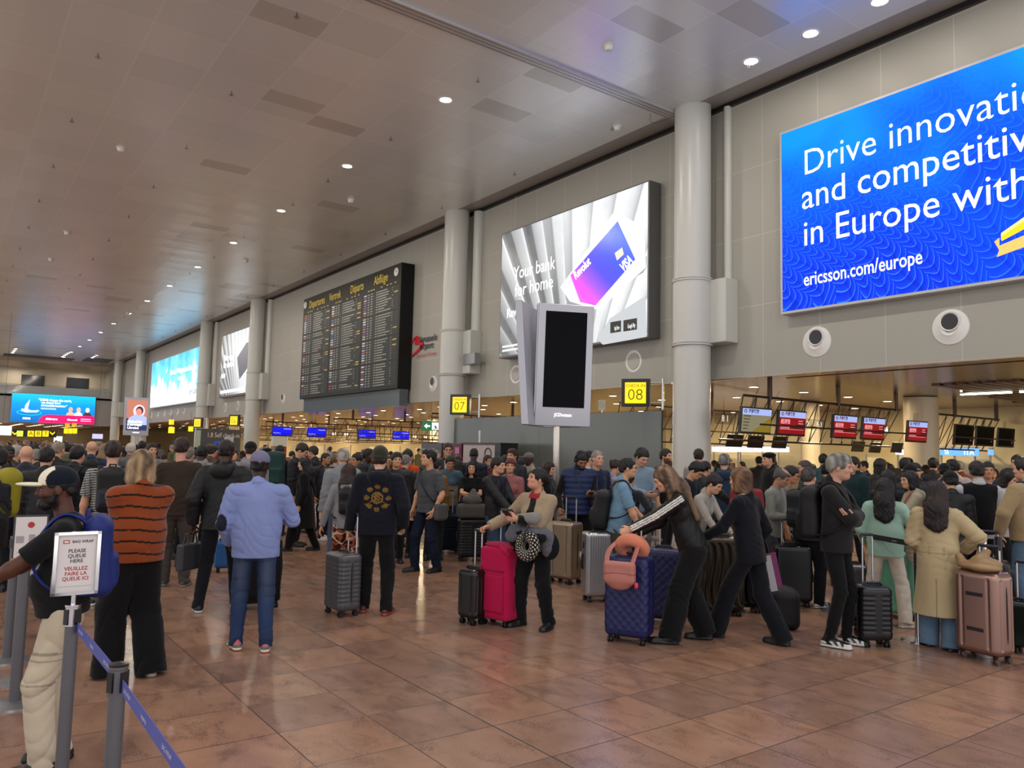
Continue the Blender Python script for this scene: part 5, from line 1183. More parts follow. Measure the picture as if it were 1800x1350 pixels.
            pr += [Cone(Hd(-0.06, -0.01, 0.03), Hd(-0.072, -0.02, -0.12), 0.038, 0.042, 0.04), Cone(Hd(0.06, -0.01, 0.03), Hd(0.072, -0.02, -0.12), 0.038, 0.042, 0.04), Cone(Hd(0, -0.045, 0.0), N_ + R @ V(0, -0.075, 0.0), 0.086, 0.082, 0.05),
                   Cone(N_ + R @ V(-0.05, -0.085, 0.02), N_ + R @ V(-0.065, -0.115, 0.10 + L_), 0.070, 0.045, 0.05, fwd, 0.6), Cone(N_ + R @ V(0.05, -0.085, 0.02), N_ + R @ V(0.065, -0.115, 0.10 + L_), 0.070, 0.045, 0.05, fwd, 0.6), Cone(N_ + R @ V(0, -0.09, 0.02), N_ + R @ V(0.01, -0.12, 0.06 + L_), 0.070, 0.05, 0.05, fwd, 0.6)]
            if g('hair_front'): pr += [Cone(Hd(-0.072, 0.0, -0.08), N_ + R @ V(-0.09, 0.075, -0.14), 0.034, 0.02, 0.03), Cone(Hd(0.072, 0.0, -0.08), N_ + R @ V(0.09, 0.075, -0.14), 0.034, 0.02, 0.03)]
        elif st in ('bun', 'pony'):
            sub += [(RBox(Hd(0, 0.04, -0.14), (0.2, 0.12, 0.12), 0.02, HR), 0.01)]
            pr += [Ell(Hd(0, -0.10 if st == 'bun' else -0.115, 0.075 if st == 'bun' else 0.01), (0.042, 0.038, 0.038), HR, 0.02)]
            if st == 'pony': pr.append(Cone(Hd(0, -0.125, 0.01), N_ + R @ V(0, -0.12, -0.06), 0.03, 0.02, 0.02))
        if g('fringe'): pr.append(Cone(Hd(-0.045, 0.078, 0.055), Hd(0.045, 0.078, 0.055), 0.024, 0.024, 0.02))
        if cap_: cuts.append((HR @ V(0, 0, 1), Hd(0, 0, 0.045)))
        sdf_mesh('hair', [(field(pr, cuts, disp=hn, subs=sub), vh * 1.15)], M_HAIR, root, hcol)
    if beard is not None and g('beard_vol'):
        sdf_mesh('beard', [(field([Ell(Hd(0, 0.055, -0.085), (0.048, 0.045, 0.04), HR, 0.03), Cone(Hd(-0.055, 0.02, -0.06), Hd(-0.068, 0.005, -0.02), 0.02, 0.012, 0.03), Cone(Hd(0.055, 0.02, -0.06), Hd(0.068, 0.005, -0.02), 0.02, 0.012, 0.03), Cone(Hd(-0.02, 0.093, -0.044), Hd(0.02, 0.093, -0.044), 0.007, 0.007, 0.02)], disp=hn, subs=[(Ell(Hd(0, 0.10, -0.057), (0.02, 0.03, 0.008), HR), 0.004)]), vh)], M_HAIR, root, solid(beard))
    # ---- hat
    if cap_:
        hk, c1 = cap_[0], cap_[1]; c2 = cap_[2] if len(cap_) > 2 else c1
        if hk == 'cap' or hk == 'backcap':
            sg = 1 if hk == 'cap' else -1
            pr = [Ell(Hd(0, -0.012, 0.052), (0.088, 0.108, 0.088), HR, 0.02)]; low = 0.028
            cf = lambda p: (lambda q: np.where(((q[:, 1] * sg > 0.062 + 0.0 * q[:, 2]) | ((q[:, 1] > 0.01) & (np.abs(q[:, 0]) < 0.055 + q[:, 1] * 0.2) & (c2 != c1)))[:, None], C3(c2)[None], C3(c1)[None]))((p - HC) @ HR)
            hat = sdf_mesh('cap', [(field(pr, [(-(HR @ V(0, 0, 1)), Hd(0, 0, low))]), vh)], M_CLOTH, root, cf)
            sdf_mesh('peak', [(field([Ell(Hd(0, sg * 0.125 + (0 if sg > 0 else -0.0), 0.036), (0.078, 0.088, 0.013), HR @ rotx(0.10 * sg), 0.01)], [(-(HR @ V(0, sg, 0)), Hd(0, sg * 0.075, 0))]), vh)], M_CLOTH, hat, solid(c2, 0.02))
        elif hk == 'beanie':
            sdf_mesh('beanie', [(field([Ell(Hd(0, -0.014, 0.05), (0.090, 0.110, 0.100), HR, 0.02), Ring(Hd(0, -0.012, 0.022), 0.084, 0.014, HR, 0.01, 1.22)], [(-(HR @ V(0, 0, 1)), Hd(0, 0, 0.003))], disp=lambda p: 0.0015 * np.sin(((p - HC) @ HR)[:, 0] * 330)), vh)], M_KNIT, root, solid(c1))
        elif hk == 'beret':
            sdf_mesh('beret', [(field([Ell(Hd(0, -0.02, 0.075), (0.098, 0.118, 0.052), HR @ roty(0.1), 0.03), Ell(Hd(0, -0.012, 0.05), (0.084, 0.105, 0.05), HR, 0.02)], [(-(HR @ V(0, 0, 1)), Hd(0, 0, 0.03))]), vh)], M_CLOTH, root, solid(c1))
        elif hk == 'hood':
            sdf_mesh('hood', [(field([Ell(Hd(0, -0.02, 0.02), (0.10, 0.118, 0.125), HR, 0.03), Cone(Hd(0, -0.05, -0.06), N_ + R @ V(0, -0.03, 0), 0.09, 0.10, 0.04)], subs=[(Ell(Hd(0, 0.12, -0.01), (0.07, 0.1, 0.1), HR), 0.02)]), vh)], M_CLOTH, root, solid(c1))
    if g('glasses'):
        gl = MB()
        for sx in (-1, 1):
            gl.tube([tuple(Hd(sx * 0.032 + 0.021 * math.cos(t), 0.104, 0.003 + 0.015 * math.sin(t))) for t in np.linspace(0, 2 * PI, 14)], 0.0022, 5); gl.tube([tuple(Hd(sx * 0.053, 0.103, 0.008)), tuple(Hd(sx * 0.078, 0.05, 0.008)), tuple(Hd(sx * 0.08, -0.01, 0.003))], 0.0022, 5)
        gl.tube([tuple(Hd(-0.012, 0.106, 0.006)), tuple(Hd(0.012, 0.106, 0.006))], 0.002, 5); mesh_obj('glasses', gl, M_BLACK, root)
    if g('headphones'):
        hp_ = sdf_mesh('headphones', [(field([Ell(Hd(-0.088, -0.005, 0.0), (0.018, 0.032, 0.038), HR, 0.01), Ell(Hd(0.088, -0.005, 0.0), (0.018, 0.032, 0.038), HR, 0.01)] + [Cone(Hd(0.098 * math.cos(a), -0.01, 0.02 + 0.115 * math.sin(a)), Hd(0.098 * math.cos(a + .2), -0.01, 0.02 + 0.115 * math.sin(a + .2)), 0.011, 0.011, 0.005) for a in np.linspace(0, PI - .2, 15)]), vh)], M_LEATHER, root, solid(g('headphones')))
    # ---- upper garment(s)
    axl = lambda i: unit(Wr[i] - El[i]); axu = lambda i: unit(El[i] - Sh[i])
    def top(kind, col, name, off=0.0, sleeve=1.0, hem=-0.04, loose=0.0, m=M_CLOTH, fold=0.004, hood=0, collar=0, open_=0, flare=0.0, neck=0.0, pattern=None, puff=0, cuff=0):
        o_ = 0.012 + off; q = torso(o_, 1.0 + loose + (0.08 if not female else 0.04)); L_ = -hem
        if L_ > -0.02:
            bot = U(0, 0, 0) + (R @ V(0, 0, -1)) * 0.02 if L_ < 0.25 else None
            dn = unit(R @ V(0, 0, -1) * (1 if L_ < 0.25 else 0.55) + V(0, 0, -1) * (0 if L_ < 0.25 else 0.45)); q.append(Cone(U(0, 0, 0.05), P + dn * (L_ + 0.06), 0.150 * b + o_ + loose * 0.05, 0.158 * b + o_ + flare, 0.03, fwd, 0.76 if not flare else 0.85))
        js = []
        for i in (0, 1):
            s1 = 0.044 * af + o_ + off * 0.3 + puff; s2 = 0.037 * af + o_ + off * 0.3 + puff; s3 = 0.024 * af + o_ + puff * (0.6 if cuff else 1.0)
            if sleeve > 0:
                if sleeve < 0.5: q.append(Cone(Sh[i], Sh[i] + (El[i] - Sh[i]) * (sleeve * 2 + 0.15), s1, s1 + 0.004 + loose * 0.03, 0.02, cut=(axu(i), Sh[i] + axu(i) * 0.285 * sleeve * 2)))
                else:
                    q.append(Cone(Sh[i], El[i], s1, s2, 0.02)); e_ = El[i] + (Wr[i] - El[i]) * min((sleeve - 0.5) * 2, 1.0); q.append(Cone(El[i], e_ + axl(i) * 0.04, s2, s3, 0.015, cut=(axl(i), e_ + axl(i) * 0.004)))
                js += [(Sh[i], axu(i), 0.12), (El[i], unit(axu(i) + axl(i)), 0.13)]
        js.append((U(0, 0, 0.03), R @ V(0, 0, 1), 0.20))
        if hood: q.append(Ring(N_ + R @ V(0, -0.045, 0.012), 0.085, 0.036, R @ rotx(0.5), 0.03)); q.append(Ell(U(0, -0.125, 0.47), (0.10, 0.045, 0.075), R, 0.03))
        if collar: q.append(Ring(N_ + R @ V(0, -0.012, 0.012), 0.062, 0.016 + 0.006 * (collar > 1), R @ rotx(-0.12), 0.012)); q.append(Cone(N_ + R @ V(0, -0.01, -0.02), N_ + R @ V(0, -0.016, 0.02 + 0.02 * (collar > 1)), 0.072, 0.068, 0.015))
        cuts = []; subs_ = [(Cone(N_ + R @ V(0, 0.0, -0.02), N_ + R @ V(0, 0.02, 0.12), 0.055 + neck * 0.3, 0.075 + neck * 0.3), 0.01)] if not (hood or collar) else [(Cone(N_ + R @ V(0, 0.005, 0.0), N_ + R @ V(0, 0.03, 0.12), 0.052, 0.06), 0.01)]
        if neck: subs_.append((Ell(N_ + R @ V(0, 0.06, -0.03), (0.045 + neck, 0.08, 0.05 + neck), R), 0.01))
        hemc = P + (R @ V(0, 0, -1)) * L_; 
        if L_ > 0.3: cuts_h = (V(0, 0, -1), V(0, 0, P[2] - L_))
        else: cuts_h = (-(R @ V(0, 0, 1)), hemc)
        if sleeve < 0.5 and sleeve > 0:
            pass
        if open_: subs_.append((RBox(U(0, 0.22, 0.2 - L_ * 0.4), (open_, 0.16, 0.28 + L_ * 0.8), 0.01, R), 0.012))
        dsp = sleeve_folds(js, fold, seed)
        if puff or kind == 'puffer':
            d0 = dsp; ax_ = np.array(R @ V(0, 0, 1), f32); dsp = lambda p: d0(p) * 0.5 - 0.009 * np.abs(np.sin((p @ ax_) * PI / 0.075))
        f_, lo, hi = field(q, [cuts_h], disp=dsp, subs=subs_)
        c = C3(col); wn = wob(seed + 2, 8, 1.0)
        def cf(p):
            a = np.repeat(c[None], len(p), 0) * (1 + 0.07 * wn(p))[:, None]
            if pattern is not None: a = pattern(p, a, dict(P=P, R=R, Sh=Sh, El=El, Wr=Wr, N=N_))
            return a
        return sdf_mesh(name, [((f_, lo, hi), v * 0.9)], m, root, cf)
    for t in g('tops', ()): top(**t)
    # ---- lower garment
    tr = g('trousers')
    if tr is not None:
        wide, fl, tc, tm = tr.get('w', 0.012), tr.get('flare', 0.0), tr['col'], tr.get('m', M_CLOTH); endz = tr.get('end', 0.035)
        q = [Cone(U(0, -0.005, 0.06), U(0, -0.012, -0.005), 0.128 * b + 0.004, 0.143 * b + 0.004, 0.03, fwd, 0.70)]
        js = [(P + V(0, 0, -0.06), V(0, 0, 1), 0.13)]
        for i in (0, 1):
            kd = unit(An[i] - Kn[i]); th_ = 0.080 * (0.7 + 0.3 * b) + wide * 0.6; ec = An[i] + kd * (0.085 - endz)
            q += [Cone(Hp[i] + V(0, -0.012, -0.03), Kn[i], th_, 0.052 + wide + 0.5 * fl, 0.03), Cone(Kn[i], An[i] + kd * 0.10, 0.052 + wide + 0.5 * fl, 0.038 + wide * 0.9 + fl, 0.015, cut=(kd, ec))]
            if tr.get('cuff'): q.append(Ring(An[i] + V(0, 0, 0.01), 0.034, 0.012, None, 0.01))
            js += [(Kn[i], kd, 0.15), (An[i] + V(0, 0, 0.05), kd, 0.11)]
        q.append(Ell(P + R @ V(0, -0.05, -0.07), (0.118 * b, 0.068, 0.09), R, 0.03))
        cuts = [(R @ V(0, 0, 1), U(0, 0, 0.10))]
        dsp = sleeve_folds(js, tr.get('fold', 0.005), seed + 3, 60); f_, lo, hi = field(q, cuts, disp=dsp)
        def f2(p, f0=f_):
            d = f0(p)
            return np.maximum(d, 0.006 - p[:, 2])
        c = C3(tc); wn = wob(seed + 4, 10, 1.0); pt = tr.get('pattern')
        def cf(p):
            a = np.repeat(c[None], len(p), 0) * (1 + tr.get('fade', 0.08) * wn(p))[:, None]
            if pt: a = pt(p, a, dict(P=P, R=R, Kn=Kn, An=An))
            return a
        pants = sdf_mesh(tr.get('name', 'trousers'), [((f2, lo, hi), v * 0.95)], tm, root, cf)
    # ---- shoes
    sh = g('shoes', ('#141414', '#141414'))
    if sh is not None:
        for i in (0, 1):
            f = feet[i]; ty = math.radians(f[2]); lift = f[3] if len(f) > 3 else 0; pitch = math.radians(f[4]) if len(f) > 4 else 0
            Q = rotz(ty) @ rotx(pitch); A = An[i]; T = lambda x, y, z: A + Q @ V(x, y, z - 0.085)
            big = sh[3] if len(sh) > 3 else 0.0
            q = [Cone(T(0, -0.045, 0.040), T(0, 0.03, 0.045), 0.036 + big, 0.038 + big, 0.02), Cone(T(0, 0.03, 0.045), T(0.004, 0.155, 0.032), 0.040 + big, 0.036 + big, 0.03, Q @ V(0, 0, 1), 0.78), Cone(T(0, -0.02, 0.05), T(0, -0.012, 0.10), 0.036 + big, 0.037 + big * 0.6, 0.02)]
            sole = [Cone(T(0, -0.045, 0.012), T(0, 0.05, 0.012), 0.040 + big, 0.040 + big, 0.01, Q @ V(0, 0, 1), 0.45), Cone(T(0, 0.05, 0.012), T(0.004, 0.155, 0.012), 0.042 + big, 0.040 + big, 0.02, Q @ V(0, 0, 1), 0.45)]
            up = Q @ V(0, 0, 1); vs_ = g('vs', 0.007) / s
            c1, c2 = C3(sh[0]), C3(sh[1]); pat = sh[2] if len(sh) > 2 else None
            def cf(p, A=A, Q=Q, c1=c1, c2=c2, pat=pat):
                z = ((p - A) @ Q)[:, 2] + 0.085; c = np.where((z < 0.026)[:, None], c2[None], c1[None])
                return pat((p - A) @ Q + np.array([0, 0, 0.085]), c) if pat else c
            sdf_mesh('shoe', [(field(q + sole, [(-up, T(0, 0, 0.001)), (up, T(0, 0, 0.125))]), vs_)], g('shoe_mat', M_CLOTH) if g('shoe_mat') else M_LEATHER, root, cf)
    root['_j'] = 0; del root['_j']
    J = dict(root=root, P=P, R=R, Sh=Sh, El=El, Wr=Wr, N=N_, HC=HC, HR=HR, s=s, U=U, An=An, Kn=Kn, Hp=Hp)
    return J
def hash_(t):
    h = 0
    for ch in t: h = (h * 131 + ord(ch)) % 1000003
    return h
def to_world(J, p):
    y = J['root'].rotation_euler.z; return V(*J['root'].location) + rotz(y) @ (V(*p) * J['s'])
def stand(px, py, top=None, h=None):
    """ground point under a pixel and, from the pixel of the crown, the height"""
    q = ground(px, py); d = (CAMR.T @ (q - V(0, 0, EYE)))[2]
    if top is not None:
        r = pray(px, top); t = d / (CAMR.T @ r)[2]; h = EYE + r[2] * t
    return q, h
def far_spot(px, top, dist):
    """a point dist metres away (along the view) under pixel column px, and the height whose crown shows at top"""
    r = pray(px, top); t = dist / (CAMR.T @ r)[2]; q = V(0, 0, EYE) + r * t; return V(q[0], q[1], 0), q[2]
OCC = []
def yaw_cam(q, deg=0):
    return math.atan2(-q[1], -q[0]) + PI / 2 + math.radians(deg)
def face_yaw(q, deg):
    """0 faces the camera, 90 faces picture right, 180 away, -90 picture left"""
    to_cam = math.atan2(-q[1], -q[0]); return to_cam + math.radians(deg) - PI / 2
# ================================================================ LUGGAGE
def shell(name, w, d, h, r, m, parent, z0, col, disp=None, step=0.012, colf=None):
    hx, hy, hz = w / 2, d / 2, h / 2; n = [max(8, int(t / step)) for t in (w, d, h)]
    H = np.array([hx, hy, hz]); vs = []; fs = []; c0 = 0
    for ax in range(3):
        u, v_ = (ax + 1) % 3, (ax + 2) % 3
        for sg in (-1, 1):
            gu, gv = np.meshgrid(np.linspace(-1, 1, n[u] + 1), np.linspace(-1, 1, n[v_] + 1), indexing='ij')
            p = np.zeros((gu.size, 3)); p[:, ax] = sg * H[ax]; p[:, u] = gu.ravel() * H[u]; p[:, v_] = gv.ravel() * H[v_]
            inn = np.clip(p, -(H - r), H - r); e = p - inn; e /= np.linalg.norm(e, axis=1)[:, None]; q = inn + e * r
            if disp is not None: q = q + e * disp(q, e)[:, None]
            vs.append(q); i = np.arange(gu.size).reshape(gu.shape); f = np.stack([i[:-1, :-1], i[1:, :-1], i[1:, 1:], i[:-1, 1:]], -1).reshape(-1, 4)
            if sg < 0: f = f[:, ::-1]
            fs.append(f + c0); c0 += gu.size
    vs = np.concatenate(vs).astype(f32); fs = np.concatenate(fs); vs[:, 2] += z0 + hz
    me = bpy.data.meshes.new(name); me.from_pydata(vs.tolist(), [], fs.tolist())
    import bmesh
    bm = bmesh.new(); bm.from_mesh(me); bmesh.ops.remove_doubles(bm, verts=bm.verts[:], dist=0.0006); bm.to_mesh(me); bm.free()
    co = np.empty(len(me.vertices) * 3, f32); me.vertices.foreach_get('co', co); co = co.reshape(-1, 3)
    me.polygons.foreach_set('use_smooth', [True] * len(me.polygons))
    c = np.ones((len(co), 4), f32); c[:, :3] = C3(col) if colf is None else colf(co)
    at_ = me.color_attributes.new('Col', 'FLOAT_COLOR', 'POINT'); at_.data.foreach_set('color', c.ravel())
    me.materials.append(m); return link(bpy.data.objects.new(name, me), parent)
def suitcase(label, loc, yaw, w, h, d, col, ribs='none', m=None, handle=0.0, hw=0.09, wheel='#0c0c0c', group=None, r=0.05, trim='#0b0b0c', soft=False, clasps=False, htilt=0.0):
    root = empty('suitcase', tuple(loc), yaw); tag(root, label, 'suitcase', group); wz = 0.062; H = h - wz
    m = m or M_HARD; z0 = wz
    def disp(q, e):
        x, y, z = q[:, 0], q[:, 1], q[:, 2]; fy = np.abs(e[:, 1]) ** 2; fx = np.abs(e[:, 0]) ** 2; side = np.clip(fx + fy, 0, 1)
        edge = np.clip((H / 2 - np.abs(z) - 0.05) / 0.02, 0, 1)
        if ribs == 'h': return -0.006 * side * edge * (np.abs(np.sin(z * PI / 0.045)) ** 6) * np.where(np.abs(y) < 0.018, 0, 1) * np.where((fy > 0.5) & (np.abs(x) < w * 0.10), 0, 1)
        if ribs == 'v': return -0.006 * fy * (np.abs(np.sin(x * PI / 0.030)) ** 4) * np.where(np.abs(x) < w / 2 - 0.04, 1, 0) - 0.005 * fx * (np.abs(np.sin(y * PI / 0.030)) ** 4) * np.where(np.abs(y) > 0.02, 1, 0)
        if ribs == 'wave': return 0.010 * side * edge * np.sin(x * 75 + 1.6 * np.sin(z * 9)) * np.clip(1.2 - fx, 0, 1) + 0.008 * fx * edge * np.sin(y * 80 + 1.5 * np.sin(z * 9))
        if ribs == 'quilt':
            a = (x + y * 0.9 + z) / 0.085; b_ = (x + y * 0.9 - z) / 0.085; return 0.006 * (np.abs(np.sin(a * PI)) * np.abs(np.sin(b_ * PI))) ** 0.5 * edge
        if ribs == 'panel': return np.where((fy > 0.5) & (np.abs(np.abs(x) - w * 0.28) < 0.010), -0.006, 0) * edge + np.where((fx > 0.5) & (np.abs(np.abs(y) - d * 0.30) < 0.009), -0.006, 0) * edge
        if soft: return 0.006 * np.sin(z * 14 + x * 9) * np.sin(x * 11 + y * 7) * side
        return np.zeros(len(q))
    shell('shell', w, d, H, r, m, root, z0, col, disp, 0.010 if ribs != 'none' else 0.02)
    band = (0.004 if not soft else 0.003)
    zb = MB(); pts = []
    for k in range(41):
        t = 2 * PI * k / 40; cx_, cz_ = math.cos(t), math.sin(t); ex = 5.0
        pts.append(((w / 2 + 0.0015) * abs(cx_) ** (2 / ex) * (1 if cx_ > 0 else -1), 0, z0 + H / 2 + (H / 2 + 0.0015) * abs(cz_) ** (2 / ex) * (1 if cz_ > 0 else -1)))
    if ribs != 'v': zb.tube(pts, 0.008, 6, 0.006); mesh_obj('zip_band', zb, mat('zip_' + trim.strip('#'), lin(trim), 0.5), root, smooth=True)
    mw = mat('wheel_' + wheel.strip('#'), lin(wheel), 0.4)
    for sx in (-1, 1):
        for sy in (-1, 1):
            x, y = sx * (w / 2 - 0.055), sy * (d / 2 - 0.045)
            wh = mesh_obj('wheel', MB().rod((x - 0.024, y, 0.027), (x - 0.008, y, 0.027), 0.027, n=18).rod((x + 0.008, y, 0.027), (x + 0.024, y, 0.027), 0.027, n=18).rod((x - 0.026, y, 0.027), (x + 0.026, y, 0.027), 0.008, n=8), mw, root, smooth=True)
            mesh_obj('fork', MB().rod((x, y, 0.03), (x, y + 0.006, wz + 0.012), 0.014, 0.022, n=12).box(x - 0.007, x + 0.007, y - 0.01, y + 0.012, 0.015, 0.05), M_BLACK, wh, smooth=True)
    mesh_obj('carry_handle', MB().tube([(-0.09, 0, h), (-0.075, 0, h + 0.022), (0.075, 0, h + 0.022), (0.09, 0, h)], 0.013, 8), mat('handle_' + trim.strip('#'), lin(trim), 0.5), root, smooth=True)
    mesh_obj('side_handle', MB().tube([(w / 2, 0.0, z0 + H * 0.42), (w / 2 + 0.018, 0.0, z0 + H * 0.45), (w / 2 + 0.018, 0.0, z0 + H * 0.62), (w / 2, 0.0, z0 + H * 0.65)], 0.010, 8, 0.014), mat('handle_' + trim.strip('#'), lin(trim), 0.5), root, smooth=True)
    if handle:
        yb = -d / 2 + 0.03; th = handle; dy = -math.sin(htilt) * th
        hd = mesh_obj('telescopic_handle', MB().rod((-hw, yb, h - 0.02), (-hw, yb + dy, h + th), 0.009, n=10).rod((hw, yb, h - 0.02), (hw, yb + dy, h + th), 0.009, n=10), M_ALU, root, smooth=True)
        mesh_obj('grip', MB().tube([(-hw - 0.012, yb + dy, h + th - 0.02), (-hw, yb + dy, h + th + 0.008), (hw, yb + dy, h + th + 0.008), (hw + 0.012, yb + dy, h + th - 0.02)], 0.015, 8), M_BLACK, hd, smooth=True)
    if clasps:
        for z in (0.30, 0.72):
            mesh_obj('clasp', MB().box(-0.075, 0.075, d / 2 - 0.004, d / 2 + 0.008, z0 + H * z - 0.016, z0 + H * z + 0.016), M_BLACK, root, bevel=0.003)
    elif not soft:
        mesh_obj('lock', MB().box(w / 2 - 0.003, w / 2 + 0.006, -0.022, 0.022, z0 + H * 0.74, z0 + H * 0.84), M_BLACK, root, bevel=0.003)
    if soft:
        mesh_obj('front_pocket', MB().box(-w * 0.36, w * 0.36, d / 2, d / 2 + 0.018, z0 + H * 0.12, z0 + H * 0.62), m, root, bevel=0.014)
        mesh_obj('zipper', MB().tube([(-w * 0.38, d / 2 + 0.004, z0 + H * 0.68), (w * 0.38, d / 2 + 0.004, z0 + H * 0.68), (w * 0.40, d / 2 + 0.004, z0 + H * 0.72)], 0.005, 5), mat('zip_' + trim.strip('#'), lin(trim), 0.5), root)
    return root
def fixcol(o, col):
    me = o.data
    if 'Col' not in me.color_attributes:
        at_ = me.color_attributes.new('Col', 'FLOAT_COLOR', 'POINT'); at_.data.foreach_set('color', np.tile(np.append(C3(col), 1).astype(f32), len(me.vertices)))
def case_at(label, px, py, top, ratio, dratio, face, col, **k):
    """ratio: width over height, dratio: depth over height"""
    q, h = stand(px, py, top); r = suitcase(label, q, face_yaw(q, face), h * ratio, h, h * dratio, col, **k)
    for c in r.children:
        if c.type == 'MESH' and c.name.startswith('front_pocket'): fixcol(c, col)
    return r, q, h
def worn(J, name, label, cat='bag', group=None):
    r = empty(name, tuple(J['root'].location), J['root'].rotation_euler.z, scale=J['s']); tag(r, label, cat, group); return r
def backpack(J, label, col, w=0.15, h=0.23, d=0.085, z=0.27, back=0.17, pocket=None, strap='#101012', name='backpack', one=None, off=0.0, m=None):
    r = worn(J, name, label, 'backpack'); U, R = J['U'], J['R']; b = back + d; m = m or M_SHELL
    f = wob(hash_(label) % 99, 16, 0.006)
    sdf_mesh('bag', [(field([RBox(U(off, -b, z), (w, d, h), 0.06, R, 0.03), Ell(U(off, -b + 0.01, z + h * 0.75), (w * 0.9, d * 0.85, 0.08), R, 0.05), RBox(U(off, -b - d * 0.8, z - h * 0.35), (w * 0.8, 0.04, h * 0.42), 0.03, R, 0.02)], disp=f), 0.010)], m, r, solid(col, 0.06))
    if pocket: sdf_mesh('pocket', [(field([RBox(U(off, -b - d * 0.95, z - h * 0.3), (w * 0.72, 0.035, h * 0.34), 0.025, R, 0.02)], disp=f), 0.010)], m, r, solid(pocket, 0.06))
    mesh_obj('grab_loop', MB().tube([tuple(U(off - 0.03, -back - 0.01, z + h * 0.98)), tuple(U(off - 0.03, -back - 0.02, z + h + 0.05)), tuple(U(off + 0.03, -back - 0.02, z + h + 0.05)), tuple(U(off + 0.03, -back - 0.01, z + h * 0.98))], 0.010, 8), mat('strap_' + strap.strip('#'), lin(strap), 0.7), r, smooth=True)
    for sx in ((-1, 1) if one is None else (one,)):
        pts = [U(off * .5 + sx * 0.085, -0.165, 0.40), U(sx * 0.105, -0.10, 0.495), U(sx * 0.115, -0.01, 0.525), U(sx * 0.12, 0.075, 0.455), U(sx * 0.125, 0.145, 0.33), U(sx * 0.15, 0.115, 0.18), U(sx * 0.185, 0.0, 0.08), U(sx * 0.15, -0.15, 0.05)]
        mesh_obj('strap', MB().tube([tuple(p) for p in smooth_path(pts)], 0.024, 8, 0.008), mat('strap_' + strap.strip('#'), lin(strap), 0.7), r, smooth=True)
    return r
def smooth_path(pts, n=5):
    pts = [np.array(p, float) for p in pts]; out = []
    for i in range(len(pts) - 1):
        p0, p1, p2, p3 = pts[max(i - 1, 0)], pts[i], pts[i + 1], pts[min(i + 2, len(pts) - 1)]
        for k in range(n):
            t = k / n; out.append(0.5 * ((2 * p1) + (-p0 + p2) * t + (2 * p0 - 5 * p1 + 4 * p2 - p3) * t * t + (-p0 + 3 * p1 - 3 * p2 + p3) * t ** 3))
    return out + [pts[-1]]
def strapband(J, label, pts, col, r=0.016, name='bag_strap'):
    pass
def soft_bag(name, label, loc, yaw, prims, col, cat='bag', m=None, v=0.009, amp=0.006, group=None, nz=0.1, rot=None, cuts=()):
    r = empty(name, tuple(loc), yaw) if rot is None else empty(name, tuple(loc), rot=rot); tag(r, label, cat, group)
    sdf_mesh('body', [(field(prims, cuts, disp=sleeve_folds([], amp, hash_(label) % 97)), v)], m or M_SHELL, r, solid(col, nz)); return r
def phone(J, side, label, tiltv=(0, 0.3, 1), col=None):
    """a phone in the hand, top-level"""
    i = side; d = unit(J['Wr'][i] - J['El'][i]); p = to_world(J, J['Wr'][i] + d * 0.115 + V(0, 0, 0.03))
    r = empty('smartphone', tuple(p), J['root'].rotation_euler.z); tag(r, label, 'phone')
    o = mesh_obj('case', MB().box(-0.037, 0.037, -0.075, 0.075, -0.005, 0.004), M_BLACK, r, bevel=0.004); o.rotation_euler = (math.radians(35), 0, 0)
    s_ = mesh_obj('screen', MB().box(-0.034, 0.034, -0.071, 0.071, 0.004, 0.005), mat('phone_screen', (0.25, 0.3, 0.4), 0.1, emit=0.25), r); s_.rotation_euler = (math.radians(35), 0, 0); return r
# ---------------------------------------------------------------- queue posts
def belt_post(label, x, y, h=0.98, r=0.034, col=None, chrome_top=False, base=True, base_m=None, basecol=None, group=None, cap=None):
    p = empty('queue_post', (x, y, 0)); tag(p, label, 'queue post', group); m = col or mat('post_grey', (0.13, 0.13, 0.14), 0.42, 0.3)
    mesh_obj('tube', MB().rod((0, 0, 0.01), (0, 0, h - 0.10), r, n=28), m, p, smooth=True)
    mesh_obj('head', MB().lathe([(r, h - 0.10), (r + 0.002, h - 0.10), (r + 0.002, h - 0.012), (r + 0.005, h - 0.01), (r + 0.005, h), (0, h)], n=28), M_CHROME if chrome_top else m, p, smooth=True)
    for a in range(4):
        t = a * PI / 2 + 0.5; mm = Matrix.Rotation(t, 4, 'Z'); mesh_obj('belt_slot', MB().box(r - 0.004, r + 0.007, -0.014, 0.014, h - 0.092, h - 0.02, mm), M_BLACK, p)
    if cap: mesh_obj('cap', MB().lathe([(r + 0.004, h - 0.004), (r + 0.006, h + 0.008), (0, h + 0.014)], n=28), M_BLACK, p, smooth=True)
    if base: mesh_obj('base', MB().lathe([(0, 0.035), (0.05, 0.034), (0.155, 0.014), (0.165, 0.0)], n=40), base_m or M_CHROME if chrome_top else (base_m or mat('base_grey', (0.20, 0.20, 0.21), 0.35, 0.5)), p, smooth=True)
    return p
